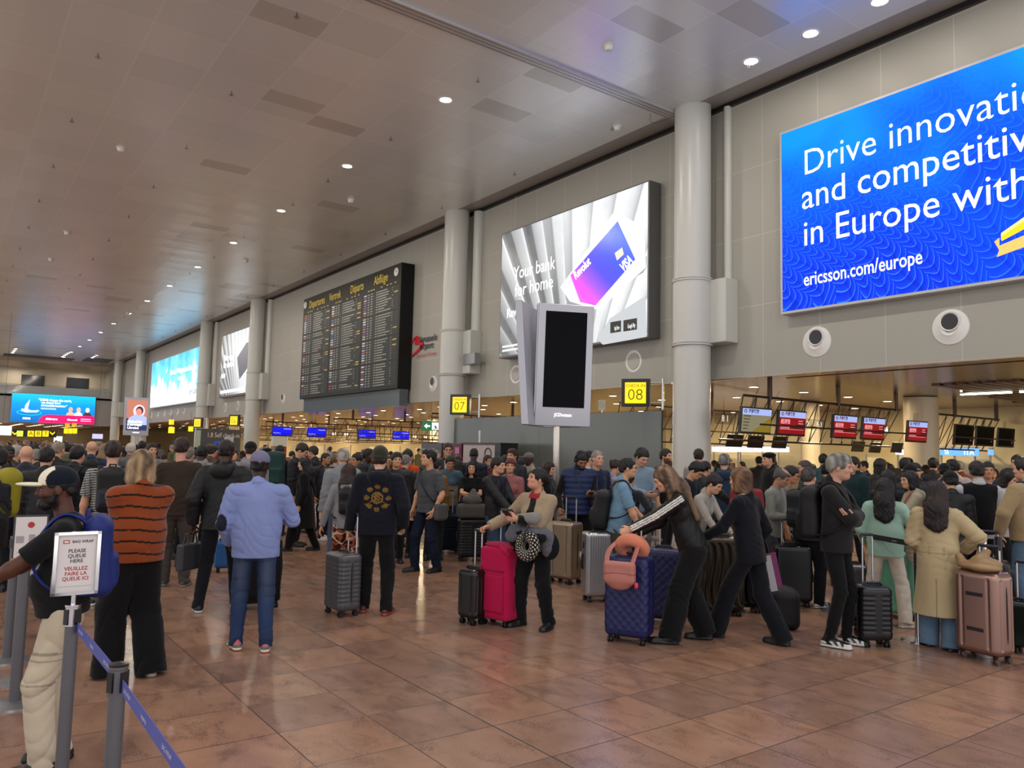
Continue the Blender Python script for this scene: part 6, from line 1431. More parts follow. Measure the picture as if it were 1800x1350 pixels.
def belt(label, a, b_, zc, col, marks=None, w=0.05, sag=0.0, group=None):
    r = empty('queue_belt', (a[0], a[1], 0)); tag(r, label, 'belt', group); d = V(b_[0] - a[0], b_[1] - a[1], 0); L_ = np.linalg.norm(d); e = d / L_; nrm = V(-e[1], e[0], 0)
    mb = MB(); n = 16; vs = []
    for k in range(n + 1):
        t = k / n; z = zc - sag * 4 * t * (1 - t); p = d * t
        for sgn in (-1, 1):
            for zz in (-w / 2, w / 2): q = p + nrm * 0.0012 * sgn; vs.append((q[0], q[1], z + zz))
    fs = []
    for k in range(n):
        o = 4 * k; fs += [(o, o + 4, o + 5, o + 1), (o + 2, o + 3, o + 7, o + 6), (o + 1, o + 5, o + 7, o + 3), (o, o + 2, o + 6, o + 4)]
    mb.add(vs, fs); mesh_obj('band', mb, col, r)
    ang = math.atan2(e[1], e[0])
    for sgn in (-1, 1):
        for i in range(int(L_ / 0.16)):
            s_ = marks[i % len(marks)] if marks else None
            if not s_: continue
            x = 0.06 + 0.16 * i; o = text(s_, 0.024, 0, 0, 0, mat('belt_print', (0.75, 0.75, 0.85), 0.5), r); p = e * x + nrm * (-0.0020 * sgn)
            o.location = (p[0], p[1], zc - 0.010 - sag * 4 * (x / L_) * (1 - x / L_)); o.rotation_euler = (PI / 2, 0, ang) if sgn > 0 else (PI / 2, 0, ang + PI)
    return r
# ================================================================ THE TRAVELLERS
def pl(label, where, face, **o):
    if where[0] == 'g': q, h = stand(where[1], where[2], where[3])
    else:
        for dd in (0, .25, .5, .75, 1.0, 1.25, 1.5, -.3, 1.8, 2.2, 2.6):
            q, h = far_spot(where[1], where[3], where[2] + dd)
            if all((q[0] - a[0]) ** 2 + (q[1] - a[1]) ** 2 > a[2] ** 2 for a in OCC): break
    OCC.append((q[0], q[1], 0.55))
    D = float((CAMR.T @ (q - V(0, 0, EYE)))[2]); h = o.pop('h', h); h = min(max(h, 1.42), 1.95)
    o.setdefault('v', 0.0052 + 0.00052 * D); o.setdefault('vh', 0.0009 + 0.0005 * D); o.setdefault('vhand', 0.0026 + 0.00032 * D)
    if D > 11.5: o.setdefault('simple', D > 15)
    return person(label, q, face_yaw(q, face), h, **o)
def T(kind, col, **k):
    base = dict(tee=dict(name='t_shirt', sleeve=0.40, hem=-0.10, loose=0.12, off=0.004), shirt=dict(name='shirt', hem=-0.13, collar=1, loose=0.10, off=0.004), sweater=dict(name='sweater', hem=-0.10, m=M_KNIT, off=0.010, loose=0.12),
                hoodie=dict(name='hoodie', hem=-0.12, hood=1, off=0.014, loose=0.15), jacket=dict(name='jacket', hem=-0.12, off=0.018, loose=0.16, collar=1, m=M_SHELL, fold=0.006), coat=dict(name='coat', hem=-0.52, off=0.022, flare=0.07, loose=0.2, collar=2, fold=0.006),
                vest=dict(name='vest', sleeve=0, hem=-0.08, off=0.020, loose=0.1), puffer=dict(name='puffer_vest', sleeve=0, hem=-0.10, off=0.028, loose=0.18, m=M_SHELL, collar=2))[kind]
    d = dict(base); d.update(kind=kind, col=col); d.update(k); return d
def Tr(col, **k): return dict(col=col, **k)
def stripes(period, duty, col, soft=None):
    c2 = C3(col)
    def f(p, a, j):
        t = ((p - j['P'].astype(f32)) @ j['R'].astype(f32)); z = t[:, 2] + 0.012 * np.sin(t[:, 0] * 14)
        a[(np.mod(z, period) < period * duty)] = c2; return a
    return f
for px_, py_, r_ in ((600, 1080, .4), (877, 1098, .4), (993, 1024, .45), (1052, 1056, .42), (829, 985, .5), (786, 972, .45), (713, 950, .5), (1106, 1128, .45), (1172, 1108, .45), (1268, 1080, .4), (1302, 1074, .4), (1535, 1135, .4), (1582, 1086, .42), (1732, 1160, .45), (1496, 1072, .42), (395, 1006, .4), (452, 1068, .4), (1392, 1064, .4), (1742, 1090, .4), (1128, 1000, .45)):
    q_ = ground(px_, py_); OCC.append((q_[0], q_[1], r_))
# -- 1 the man in the two-tone cap with the blue backpack
def tee_print(p, a, j):
    t = (p - j['P'].astype(f32)) @ j['R'].astype(f32); m = (t[:, 1] > 0.06) & (np.abs(np.hypot(t[:, 0] + 0.05, (t[:, 2] - 0.26) * 0.8) - 0.05) < 0.008); a[m] = C3('#c8c8c8'); return a
def cargo(p, a, j):
    k = j['Kn']; 
    for i in (0, 1):
        t = p - (k[i] + V(0, 0, 0.1)).astype(f32); m = (np.abs(np.abs(t[:, 2]) - 0.085) < 0.004) & (np.abs(t[:, 1]) < 0.09); a[m] *= 0.55
        m = (np.abs(t[:, 2] - 0.05) < 0.003) & (np.abs(t[:, 1]) < 0.09); a[m] *= 0.6
    return a
J1 = pl('man in a navy and cream cap with beige cargo trousers and a beard', ('g', 90, 1348, 822), -92, skin='#5a3524', hair='buzz', haircol='#0e0a08', beard='#0d0907', beard_vol=1, hat=('cap', '#0c1422', '#e9e2cb'), bulk=1.11, belly=0.018,
        tops=[T('tee', '#101012', hem=-0.06, pattern=tee_print, loose=0.08, sleeve=0.42)], bare_arms=1, hands=((-0.10, 0.44, 1.05), (0.14, 0.42, 1.06)), poles=((-0.3, -1, -0.8), (0.3, -1, -0.8)), curl=(0.8, 0.8), head=(4, -4), lean=4,
        trousers=Tr('#cbbda4', w=0.034, cuff=1, fold=0.010, pattern=cargo, m=M_CLOTH), feet=((-0.10, 0.05, 4), (0.11, -0.03, -6)), shoes=('#17110f', '#0f0c0b'), v=0.0085, vh=0.0042, vhand=0.0042)
backpack(J1, 'large royal blue backpack worn by the man in the cream and navy cap', '#12266e', w=0.16, h=0.235, d=0.075, z=0.25, back=0.125, pocket='#101f5c', strap='#1b2f86')
phone(J1, 0, 'dark phone held by the man in the two-tone cap')
# -- 2 the woman in the striped orange sweater
J2 = pl('woman in a burnt orange sweater with black stripes and wide black trousers', ('g', 232, 1192, 790), -160, f=1, skin='fair', hair='bob', haircol='#4e3a28', haircol2='#b89a72', bulk=1.12, head=(-8, 0),
        tops=[T('sweater', '#8a401c', hem=-0.06, collar=2, loose=0.3, off=0.020, pattern=stripes(0.088, 0.17, '#0f0b0c'), fold=0.005)], hands=((0.13, 0.25, 1.10), (-0.14, 0.24, 1.15)), poles=((-0.6, -0.1, -1), (0.6, -0.1, -1)),
        trousers=Tr('#070708', w=0.040, flare=0.045, end=0.012, fold=0.009, fade=0.03), feet=((-0.13, 0.16, 10), (0.13, 0.0, -5)), shoes=('#0d0c0c', '#b8b09a'))
# -- 3, 4
J3 = pl('man in a black and white striped t-shirt seen from behind', ('d', 200, 8.6, 775), 176, skin='fair', hair='thick', haircol='#1e130d', haircol2='#3a261a', tops=[T('tee', '#a9a8a4', pattern=stripes(0.026, 0.42, '#15161a'), sleeve=0.42, loose=0.2)], bare_arms=1,
        trousers=Tr('#6d685f', w=0.02), hands=((-0.27, 0.05, 0.86), (0.24, 0.1, 0.86)), shoes=('#1b1b1b', '#dddddd'))
backpack(J3, 'black backpack with navy pocket on the striped t-shirt man', '#101114', w=0.14, h=0.23, d=0.08, pocket='#131a2c', strap='#0d0d0f', off=0.02)
J4 = pl('tall man in a faded brown t-shirt and grey trousers, back turned', ('g', 306, 1030, 768), 172, skin='#d39a82', hair='short', haircol='#2c1b12', bulk=1.1, tops=[T('tee', '#3b3029', sleeve=0.46, loose=0.3, hem=-0.12, fold=0.008)], bare_arms=1,
        hands=((-0.25, 0.08, 0.86), (0.27, 0.07, 0.87)), trousers=Tr('#4a4440', w=0.03, fold=0.010), feet=((-0.13, 0.05, 8), (0.11, -0.04, -8)), shoes=('#4b443f', '#8a857c'))
# -- 5 the man with the briefcase
J5 = pl('man in a black jacket and black trousers carrying a slim bag, walking away', ('g', 388, 1072, 769), 168, skin='#4c2f21', hair='buzz', haircol='#1a110c', tops=[T('jacket', '#101013', hem=-0.13, hood=1, collar=0, off=0.022)],
        hands=((-0.33, 0.02, 0.87), (0.28, 0.15, 0.90)), curl=(1.2, 0.6), trousers=Tr('#0b0e16', w=0.018), feet=((-0.20, -0.10, 22, 0.0), (0.10, 0.18, 0)), shoes=('#0c0c0d', '#c9c9c6'), lean=3, hipx=-0.0)
p = to_world(J5, J5['Wr'][0] + V(-0.01, 0.01, -0.11)); r = empty('briefcase', tuple(p), J5['root'].rotation_euler.z + 1.15)
mesh_obj('body', MB().box(-0.17, 0.17, -0.045, 0.045, -0.38, -0.10), mat('bag_charcoal', (0.035, 0.037, 0.042), 0.55), r, bevel=0.022, seg=3); mesh_obj('front_pocket', MB().box(-0.16, 0.16, 0.045, 0.06, -0.34, -0.20), mat('bag_charcoal', (0.035, 0.037, 0.042)), r, bevel=0.008)
for sy in (-1, 1): mesh_obj('handle', MB().tube([(-0.07, 0.03 * sy, -0.11), (-0.06, 0.012 * sy, 0.0), (0.06, 0.012 * sy, 0.0), (0.07, 0.03 * sy, -0.11)], 0.009, 8), M_BLACK, r, smooth=True)
tag(r, 'slim charcoal briefcase in the left hand of the black jacket man', 'bag')
# -- 6 the man in the lavender shirt
def patch(p, a, j):
    for i in (0,):
        t = np.linalg.norm((p - (j['El'][i] + V(-0.02 if i == 0 else 0.02, -0.045, 0.0)).astype(f32)) / np.array([0.055, 0.045, 0.085], f32), axis=1); a[t < 1] = C3('#1c2030')
    return a
def jeans(p, a, j):
    for i in (0, 1):
        k = j['Kn'][i]; t = p - (k + V(0, 0.02, 0.18)).astype(f32); w_ = np.exp(-((t[:, 0] / 0.05) ** 2 + (t[:, 2] / 0.2) ** 2))[:, None]; a += w_ * 0.06 * np.array([1, 1.1, 1.2], f32)
        q = j['P'] + j['R'] @ V(-0.075 if i == 0 else 0.075, -0.1, -0.10); t = p - q.astype(f32); m = (np.maximum(np.abs(t[:, 0]) / 0.062, np.abs(t[:, 2]) / 0.068) < 1) & (np.maximum(np.abs(t[:, 0]) / 0.055, np.abs(t[:, 2]) / 0.061) > 1) & (t[:, 1] < 0.05); a[m] *= 0.6
        t = np.linalg.norm(p - (j['An'][i] + V(0, 0, -0.02)).astype(f32), axis=1); a[t < 0.07] *= 0.75
    return a
def sneaker(c_, sole2, accent):
    def f(q, c):
        z, y, x = q[:, 2], q[:, 1], q[:, 0]; c = c.copy()
        c[(z > 0.026) & (y < -0.01) & (z > 0.055)] = C3(accent); c[(z > 0.026) & (y > 0.12)] = C3(c_) * 0.8
        c[(z <= 0.013)] = C3(sole2); c[(np.abs(x) < 0.02) & (z > 0.06) & (y > 0.02)] = C3(c_) * 1.4; return c
    return f
J6 = pl('man in a lavender shirt and blue jeans with a lavender cap, back turned', ('g', 441, 1143, 793), 178, skin='#3a2318', hair='buzz', haircol='#0e0a08', hat=('cap', '#77748f'), bulk=1.14,
        tops=[T('shirt', '#8492c4', hem=-0.13, off=0.014, loose=0.25, fold=0.009, pattern=patch)], hands=((-0.24, 0.14, 0.93), (0.22, 0.30, 1.12)), poles=((-0.5, -1, 0.0), (0.5, -1, -0.3)),
        trousers=Tr('#2a3c5e', w=0.022, m=M_DENIM, pattern=jeans, fold=0.008, fade=0.16), feet=((-0.13, 0.06, 18), (0.12, -0.05, 2)), shoes=('#6d716c', '#e8e0d6', sneaker('#6d716c', '#e08a5a', '#c65a66')))
# -- 7, 8
pl('man in a plain black cap and pale grey top behind the lavender cap', ('d', 441, 11.6, 777), 176, skin='fair', hair='buzz', haircol='#2a1c14', hat=('cap', '#151515'), tops=[T('hoodie', '#8a8a90')], trousers=Tr('#22242a'))
def emblem(p, a, j):
    t = (p - j['P'].astype(f32)) @ j['R'].astype(f32); x, z = t[:, 0], t[:, 2] - 0.27; bk = t[:, 1] < -0.05; g = C3('#8d6a28')
    r_ = np.hypot(x, z); ang = np.arctan2(z, x); m = bk & (np.abs(r_ - 0.055) < 0.006); m |= bk & (r_ < 0.045) & (np.sin(x * 160) * np.sin(z * 190) > -0.1) & (np.abs(x) < 0.038)
    for k in range(8):
        th = k * PI / 4 + 0.0; cx_, cz_ = 0.115 * math.cos(th), 0.12 * math.sin(th); rr = np.hypot((x - cx_) / 0.030, (z - cz_) / 0.024); m |= bk & (rr < 1) & (np.sin(x * 260 + k) * np.sin(z * 240) > -0.25)
    m |= bk & (np.abs(z + 0.04 - 0.03 * np.cos(x * 25)) < 0.004) & (np.abs(x) < 0.13) & (r_ > 0.06)
    a[m] = g; return a
J8 = pl('man in a navy hoodie with a gold emblem and an olive beanie, back turned', ('g', 657, 1079, 785), 174, skin='fair', hair='short', haircol='#2a1c12', hat=('beanie', '#2c2f22'), bulk=1.05,
        tops=[T('hoodie', '#10131f', hem=-0.12, off=0.020, loose=0.22, fold=0.008, pattern=emblem)], hands=((-0.30, 0.06, 0.86), (0.27, 0.12, 0.92)), curl=(1.2, 0.6),
        trousers=Tr('#0d0d0f', w=0.03, fold=0.009), feet=((-0.13, 0.10, 12), (0.13, -0.04, -14)), shoes=('#5a261c', '#a04a30'))
def paisley(p, a, j):
    n = wob(5, 34, 1.0)(p); m = wob(8, 26, 1.0)(p * np.array([1, 1, .8], f32)); a[:] = C3('#3a0d0c'); a[np.abs(n) < 0.22] = C3('#a8593c'); a[(np.abs(m) < 0.13)] = C3('#d9c3a4'); a[(n > 0.75)] = C3('#7c1a14'); return a
J9 = pl('woman in a pale grey hoodie and red paisley trousers with straight brown hair', ('d', 613, 9.8, 815), 176, f=1, hair='long', haircol='#1c0f0c', haircol2='#3c2018', tops=[T('hoodie', '#8f8f92', hem=-0.10, loose=0.25)],
        hands=((-0.34, 0.02, 0.86), (0.26, 0.2, 1.0)), trousers=Tr('#5a1512', w=0.035, flare=0.02, pattern=paisley, end=0.03), shoes=('#2a2a2a', '#dddddd'))
backpack(J9, 'small black flap backpack on the grey hoodie woman', '#0e0e11', w=0.105, h=0.17, d=0.06, z=0.27, back=0.15, pocket='#15151a', strap='#0c0c0e')
J10 = pl('grey-haired man in a pale grey jacket behind the hoodie woman', ('d', 604, 11.2, 789), -165, hair='thick', haircol='#6d6660', haircol2='#b5aca0', tops=[T('jacket', '#84888c')], trousers=Tr('#4a5a70', m=M_DENIM), hands=((-0.28, 0.02, 0.86), None), shoes=('#888888', '#dddddd'))
J11 = pl('person in a long black coat with dark hair, walking left', ('g', 528, 968, 801), -105, f=1, skin='pale', hair='long', haircol='#0a0808', tops=[T('coat', '#0b0b0d', hem=-0.50, off=0.03)], trousers=Tr('#0b0b0d', w=0.03), feet=((-0.1, 0.2, 0), (0.1, -0.26, 0)), shoes=('#111111', '#1a1a1a'), head=(10, -10))
def tee_under(colr):
    def f(p, a, j):
        t = (p - j['P'].astype(f32)) @ j['R'].astype(f32); a[(t[:, 1] > 0.03) & (np.abs(t[:, 0]) < 0.055 + 0.02 * t[:, 2]) & (t[:, 2] < 0.50)] = C3(colr); return a
    return f
J12 = pl('man in a dark open jacket over a khaki t-shirt holding a flask', ('g', 564, 948, 795), 38, skin='tan', hair='buzz', haircol='#15100d', brow='#15100d', bulk=1.08, tops=[T('jacket', '#0d1019', pattern=tee_under('#6e6450'))], hands=((-0.06, 0.32, 1.10), (0.25, 0.05, 0.86)), curl=(1.1, 0.5), trousers=Tr('#0d0d10', w=0.02),
         feet=((-0.12, -0.1, 5), (0.13, 0.16, 0)), shoes=('#d8d4cc', '#efece6'), head=(14, 0))
p = to_world(J12, J12['Wr'][0] + unit(J12['Wr'][0] - J12['El'][0]) * 0.08); r = empty('flask', (p[0], p[1], p[2] - 0.08)); mesh_obj('bottle_body', MB().lathe([(0, 0), (0.036, 0.0), (0.038, 0.02), (0.038, 0.15), (0.026, 0.18)], n=20), mat('flask_dark', (0.03, 0.035, 0.04), 0.3), r, smooth=True)
mesh_obj('lid', MB().lathe([(0.028, 0.18), (0.03, 0.185), (0.03, 0.215), (0.02, 0.225), (0, 0.225)], n=20), flat('#c8c4b4'), r, smooth=True); tag(r, 'dark drinks flask with a cream lid in a man\'s hand', 'flask')
# -- 13 the grey t-shirt man
J13 = pl('man in a grey t-shirt and dark jeans with a crossbody strap', ('g', 748, 1005, 789), -48, skin='asian', hair='thick', haircol='#0c0a0a', tops=[T('tee', '#4d5054', sleeve=0.42, loose=0.25, fold=0.009)], bare_arms=1, hands=((-0.20, 0.06, 0.88), (0.25, 0.06, 0.86)), poles=((-1, -0.6, 0), None), head=(-18, 3),
         trousers=Tr('#131c30', w=0.03, m=M_DENIM, fold=0.010), feet=((-0.13, -0.10, 2), (0.12, 0.10, -12)), shoes=('#0e0e10', '#1b1b1d'))
r = worn(J13, 'crossbody_bag', 'grey crossbody bag on a dark strap at the grey t-shirt man\'s hip'); U13 = J13['U']
mesh_obj('strap', MB().tube([tuple(p) for p in smooth_path([U13(-0.2, -0.05, 0.0), U13(-0.14, 0.10, 0.12), U13(-0.03, 0.145, 0.28), U13(0.09, 0.115, 0.42), U13(0.12, 0.02, 0.51), U13(0.09, -0.12, 0.42), U13(-0.08, -0.15, 0.2), U13(-0.2, -0.08, 0.0)])], 0.015, 8, 0.006), M_BLACK, r, smooth=True)
sdf_mesh('bag', [(field([RBox(U13(-0.24, -0.03, -0.08), (0.05, 0.11, 0.12), 0.04, J13['R'])]), 0.01)], M_SHELL, r, solid('#4c4c4a'))
# -- 14 the woman with the pink suitcase
def fleece(p, a, j):
    t = (p - j['P'].astype(f32)) @ j['R'].astype(f32); a[(t[:, 1] > 0.02) & (np.abs(t[:, 0] + 0.0) < 0.04 + 0.05 * (0.45 - t[:, 2])) & (t[:, 2] < 0.48)] = C3('#0d0b0c'); a[(t[:, 2] > 0.47) & (t[:, 1] > 0.03) & (np.abs(t[:, 0]) < 0.07)] = C3('#a02430'); return a
J14 = pl('woman in a beige fleece and black joggers looking up beside a pink suitcase', ('g', 936, 1102, 822), -32, f=1, skin='#d09a7c', hair='pony', haircol='#0c0909', head=(-34, 12), tops=[T('jacket', '#a59176', collar=2, off=0.020, hem=-0.10, m=M_KNIT, pattern=fleece)],
         hands=((0.04, 0.29, 1.19), (0.47, 0.20, 1.08)), hdir=((0.9, 0.5, 0.1), (0.8, 0.4, -0.3)), thumb=((0, 0.1, 1), (-0.2, 0.9, 0.3)), curl=(0.7, 1.3), poles=((-0.8, -0.8, -0.5), (0.2, -1, -0.3)), trousers=Tr('#0c0c0d', w=0.035, cuff=1, fold=0.010), feet=((-0.19, -0.03, 10), (0.15, 0.02, -15)), shoes=('#0c0c0d', '#0f0f10', None, 0.006))
phone(J14, 0, 'phone held out by the woman in the beige fleece')
q14 = V(*J14['root'].location); R14 = rotz(J14['root'].rotation_euler.z); U14 = J14['U']
r = worn(J14, 'neck_pillow', 'black neck pillow with cream dots hanging from the fleece woman\'s arm', 'neck pillow')
c = U14(-0.06, 0.27, -0.03); RP = rotz(-0.15) @ rotx(PI / 2 + 0.1)
def dots(p):
    t = (p - c.astype(f32)) @ RP.astype(f32); u = np.arctan2(t[:, 1], t[:, 0]) * 9; w_ = np.hypot(t[:, 0], t[:, 1]); v_ = np.arctan2(t[:, 2], w_ - 0.098) * 2.2
    k = np.floor(v_ / 1.0); m = (np.abs(np.mod(u + k * 1.57, PI) - PI / 2) < 0.75) & (np.abs(np.mod(v_, 1.0) - 0.5) < 0.3); return np.where(m[:, None], C3('#c9c0ae')[None], C3('#0b0a0b')[None])
sdf_mesh('cushion', [(field([Ring(c, 0.098, 0.056, RP, 0.01, 1.06)]), 0.0042)], M_CLOTH, r, dots)
mesh_obj('loop', MB().tube([tuple(p) for p in smooth_path([c + V(0.01, 0.06, 0.04), c + V(0.0, 0.065, 0.14), c + V(-0.03, 0.02, 0.24)])], 0.012, 8), M_BLACK, r, smooth=True)
r = worn(J14, 'folded_jacket', 'grey and charcoal jackets draped over the fleece woman\'s forearm', 'jacket')
sdf_mesh('grey_layer', [(field([Cone(U14(0.17, 0.20, 0.14), U14(-0.19, 0.17, 0.10), 0.055, 0.06, 0.03), Ell(U14(0.17, 0.22, 0.07), (0.09, 0.045, 0.085), rotx(0.2), 0.04), Ell(U14(-0.22, 0.12, 0.0), (0.10, 0.06, 0.15), None, 0.04), Ell(U14(-0.05, 0.20, 0.08), (0.16, 0.05, 0.07), None, 0.03)], disp=sleeve_folds([(U14(0, 0.2, 0.1), V(1, 0, 0), 0.3)], 0.010, 5, 55)), 0.009)], M_CLOTH, r, solid('#62626a', 0.12))
sdf_mesh('charcoal_layer', [(field([Ell(U14(-0.24, 0.10, -0.03), (0.12, 0.05, 0.15), None, 0.04), Ell(U14(0.14, 0.15, 0.0), (0.12, 0.06, 0.13), None, 0.05), Cone(U14(0.1, 0.2, 0.1), U14(-0.2, 0.2, 0.06), 0.05, 0.05, 0.03)], disp=sleeve_folds([], 0.006, 6)), 0.010)], M_CLOTH, r, solid('#0e0e11'))
r = worn(J14, 'rolled_cloth', 'pale grey rolled cap held against the fleece woman\'s chest', 'cap'); sdf_mesh('roll', [(field([Cone(U14(0.07, 0.23, 0.25), U14(-0.12, 0.22, 0.27), 0.055, 0.062, 0.03), Ell(U14(-0.10, 0.21, 0.26), (0.07, 0.06, 0.06), None, 0.02)], disp=wob(4, 30, 0.004)), 0.008)], M_KNIT, r, solid('#8c8884', 0.05))
# -- 24 the man in the blue puffer vest
J24 = pl('bearded man in a blue puffer vest and headphones looking at his phone', ('g', 1016, 1012, 790), 12, skin='#9b6c50', hair='short', haircol='#0a0808', beard='#0a0706', beard_vol=1, headphones='#1a1f33', head=(8, -32), gaze_down=1, bulk=1.08,
         tops=[T('sweater', '#0b0b0c', off=0.006), T('puffer', '#14264e')], hands=((-0.10, 0.34, 1.12), (0.30, 0.12, 0.93)), hdir=((0.5, 0.8, 0.2), None), curl=(0.9, 1.2), trousers=Tr('#0b0b0c', w=0.025), feet=((-0.13, 0.0, 0), (0.13, 0, 0)), shoes=('#0e0e0f', '#c8c8c8'))
phone(J24, 0, 'phone in the hands of the man with headphones')
r = worn(J24, 'camera_bag', 'small black camera pouch hanging before the puffer vest man'); U24 = J24['U']; mesh_obj('strap', MB().tube([tuple(p) for p in smooth_path([U24(0.08, 0.1, 0.5), U24(0.02, 0.2, 0.32), U24(-0.14, 0.22, 0.12)])], 0.008, 6), M_BLACK, r); sdf_mesh('pouch', [(field([RBox(U24(-0.17, 0.24, 0.08), (0.06, 0.05, 0.05), 0.02)]), 0.008)], M_SHELL, r, solid('#0d0d0e'))
# -- 28 the man in the blue polo
J28 = pl('man in a light blue polo shirt and glasses facing right', ('g', 1084, 1056, 803), 92, skin='asian', hair='short', haircol='#0d0b0b', glasses=1, lean=9, bulk=1.08, belly=0.02, tops=[T('shirt', '#7296b0', name='polo_shirt', sleeve=0.44, hem=-0.12, loose=0.2, fold=0.007)], bare_arms=1,
         hands=((-0.18, 0.36, 0.95), (0.19, 0.27, 0.88)), poles=(None, (0.5, -1, 0)), curl=(1, 1.2), trousers=Tr('#4a423b', w=0.024, fold=0.010), feet=((-0.12, 0.12, 0), (0.12, -0.08, -8)), shoes=('#1c1712', '#120f0d'))
backpack(J28, 'black backpack hanging behind the blue polo man', '#0f0f11', w=0.16, h=0.23, d=0.10, z=0.12, back=0.13, pocket='#151013')
# -- 34 the woman in the striped track jacket
def tape(p, a, j):
    for i in (0, 1):
        sg = -1 if i == 0 else 1
        for A, B in ((j['Sh'][i], j['El'][i]), (j['El'][i], j['Wr'][i])):
            d = unit(B - A); out = unit(np.cross(d, np.cross(V(sg, 0.1, 0.25), d))); sd = np.cross(d, out); v_ = p - A.astype(f32); t = v_ @ d.astype(f32); L_ = np.linalg.norm(B - A)
            o_ = v_ @ out.astype(f32); s_ = v_ @ sd.astype(f32); rr = np.hypot(o_, s_); m = (t > -0.04) & (t < L_ + 0.03) & (rr < 0.085) & (o_ > 0.008) & (np.abs(s_) < 0.030) & (np.abs(np.mod(s_ + 0.030, 0.0205) - 0.010) < 0.0068); a[m] = C3('#e6e2da')
    return a
J34 = pl('woman with long blond hair in a black track jacket leaning over a suitcase', ('g', 1212, 1128, 818), -82, f=1, h=1.72, skin='fair', hair='longer', haircol='#3f2d20', haircol2='#96775a', lean=20, head=(0, -28), tops=[T('jacket', '#0d0d0e', pattern=tape, hem=-0.12, collar=1, loose=0.15, off=0.014)],
         hands=((-0.10, 0.60, 1.04), (0.15, 0.50, 1.00)), curl=(1.3, 1.2), hdir=((0.0, 1, -0.3), None), trousers=Tr('#09090a', w=0.055, flare=0.02, cuff=1, fold=0.010, end=0.05), feet=((-0.13, 0.20, 0), (0.13, -0.16, -6)), shoes=('#0c0c0d', '#0e0e0f'), hair_front=1)
# -- 36 the woman in the navy uniform
J36 = pl('woman in a navy uniform suit and silk scarf striding away', ('g', 1322, 1128, 823), -118, f=1, h=1.70, skin='fair', hair='bob', haircol='#4b3322', haircol2='#8d6a48', head=(6, -4), lean=7, tops=[T('jacket', '#0b0c16', hem=-0.14, collar=1, off=0.012, loose=0.05, m=M_CLOTH)],
         hands=((-0.22, 0.42, 0.98), (0.24, 0.10, 0.86)), poles=(None, (0.2, -1, 0)), curl=(0.9, 1.1), trousers=Tr('#0a0b14', w=0.016, flare=0.04, end=0.02, fold=0.007), feet=((-0.08, 0.34, 0), (0.10, -0.26, 4)), shoes=('#0b0a0b', '#0b0a0b'))
r = worn(J36, 'silk_scarf', 'black and white silk scarf at the uniformed woman\'s neck', 'scarf'); U36 = J36['U']
sdf_mesh('folds', [(field([Ring(J36['N'] + V(0, 0.0, 0.01), 0.068, 0.020, J36['R'] @ rotx(-0.25), 0.02), Cone(U36(-0.05, 0.09, 0.47), U36(-0.04, 0.15, 0.30), 0.03, 0.022, 0.02), Cone(U36(-0.07, 0.05, 0.46), U36(-0.10, 0.10, 0.36), 0.03, 0.03, 0.02)], disp=wob(3, 60, 0.004)), 0.008)], M_CLOTH, r, lambda p: np.where((wob(6, 40, 1)(p) > 0.1)[:, None], C3('#b9b6ac')[None], C3('#1a1a1e')[None]))
p = to_world(J36, J36['Wr'][1] + V(0, 0, -0.1)); r = empty('document_folder', tuple(p), rot=Euler((0.0, 0.2, face_yaw(V(p[0], p[1], 0), 14)))); mesh_obj('cover', MB().box(-0.22, 0.02, -0.004, 0.0, -0.30, 0.04), flat('#7c1f60'), r); mesh_obj('paper', MB().box(-0.165, 0.06, 0.001, 0.004, -0.33, 0.02), flat('#b4b2b4'), r)
mesh_obj('print', MB().box(-0.03, 0.04, 0.0042, 0.0046, -0.27, -0.262).box(-0.03, 0.06, 0.0042, 0.0046, -0.25, -0.243).box(-0.03, 0.03, 0.0042, 0.0046, -0.23, -0.223), flat('#707078'), r); tag(r, 'white papers in a magenta folder carried by the uniformed woman', 'folder')
# -- 41 the grey-haired man with crossed arms
def runner(q, c):
    z, y, x = q[:, 2], q[:, 1], q[:, 0]; c = c.copy(); c[(z > 0.026) & (z < 0.06) & (y > 0.0) & (y < 0.11) & (np.sin(y * 110 + z * 90) > 0.1)] = C3('#dcdad4'); c[(z > 0.026) & (y > 0.13) & (z < 0.05)] = C3('#dcdad4'); c[(z > 0.03) & (z < 0.055) & (y < -0.02)] = C3('#dcdad4'); c[z < 0.008] = C3('#1a1a1a'); return c
J41 = pl('grey-haired man in a charcoal hoodie and black jeans with arms crossed', ('g', 1474, 1134, 797), 78, skin='#c99a82', hair='thick', haircol='#57544f', haircol2='#a8a49c', brow='#5a5550', head=(6, -6), gaze_down=1, tops=[T('hoodie', '#1c1c1e', hood=0, collar=2, hem=-0.10, loose=0.1, off=0.014)],
         hands=((0.15, 0.17, 1.17), (-0.08, 0.16, 1.12)), hdir=((0.6, -0.7, 0.3), (-0.9, -0.3, 0.1)), poles=((-0.6, 0.6, -0.8), (0.7, 0.7, -0.8)), trousers=Tr('#0a0a0b', w=0.010, fold=0.008), feet=((-0.10, 0.05, 4), (0.12, -0.05, -4)), shoes=('#101011', '#e2e0da', runner))
backpack(J41, 'black backpack on the grey-haired man with crossed arms', '#0d0d0f', w=0.15, h=0.24, d=0.09, z=0.24, back=0.13, pocket='#121214')
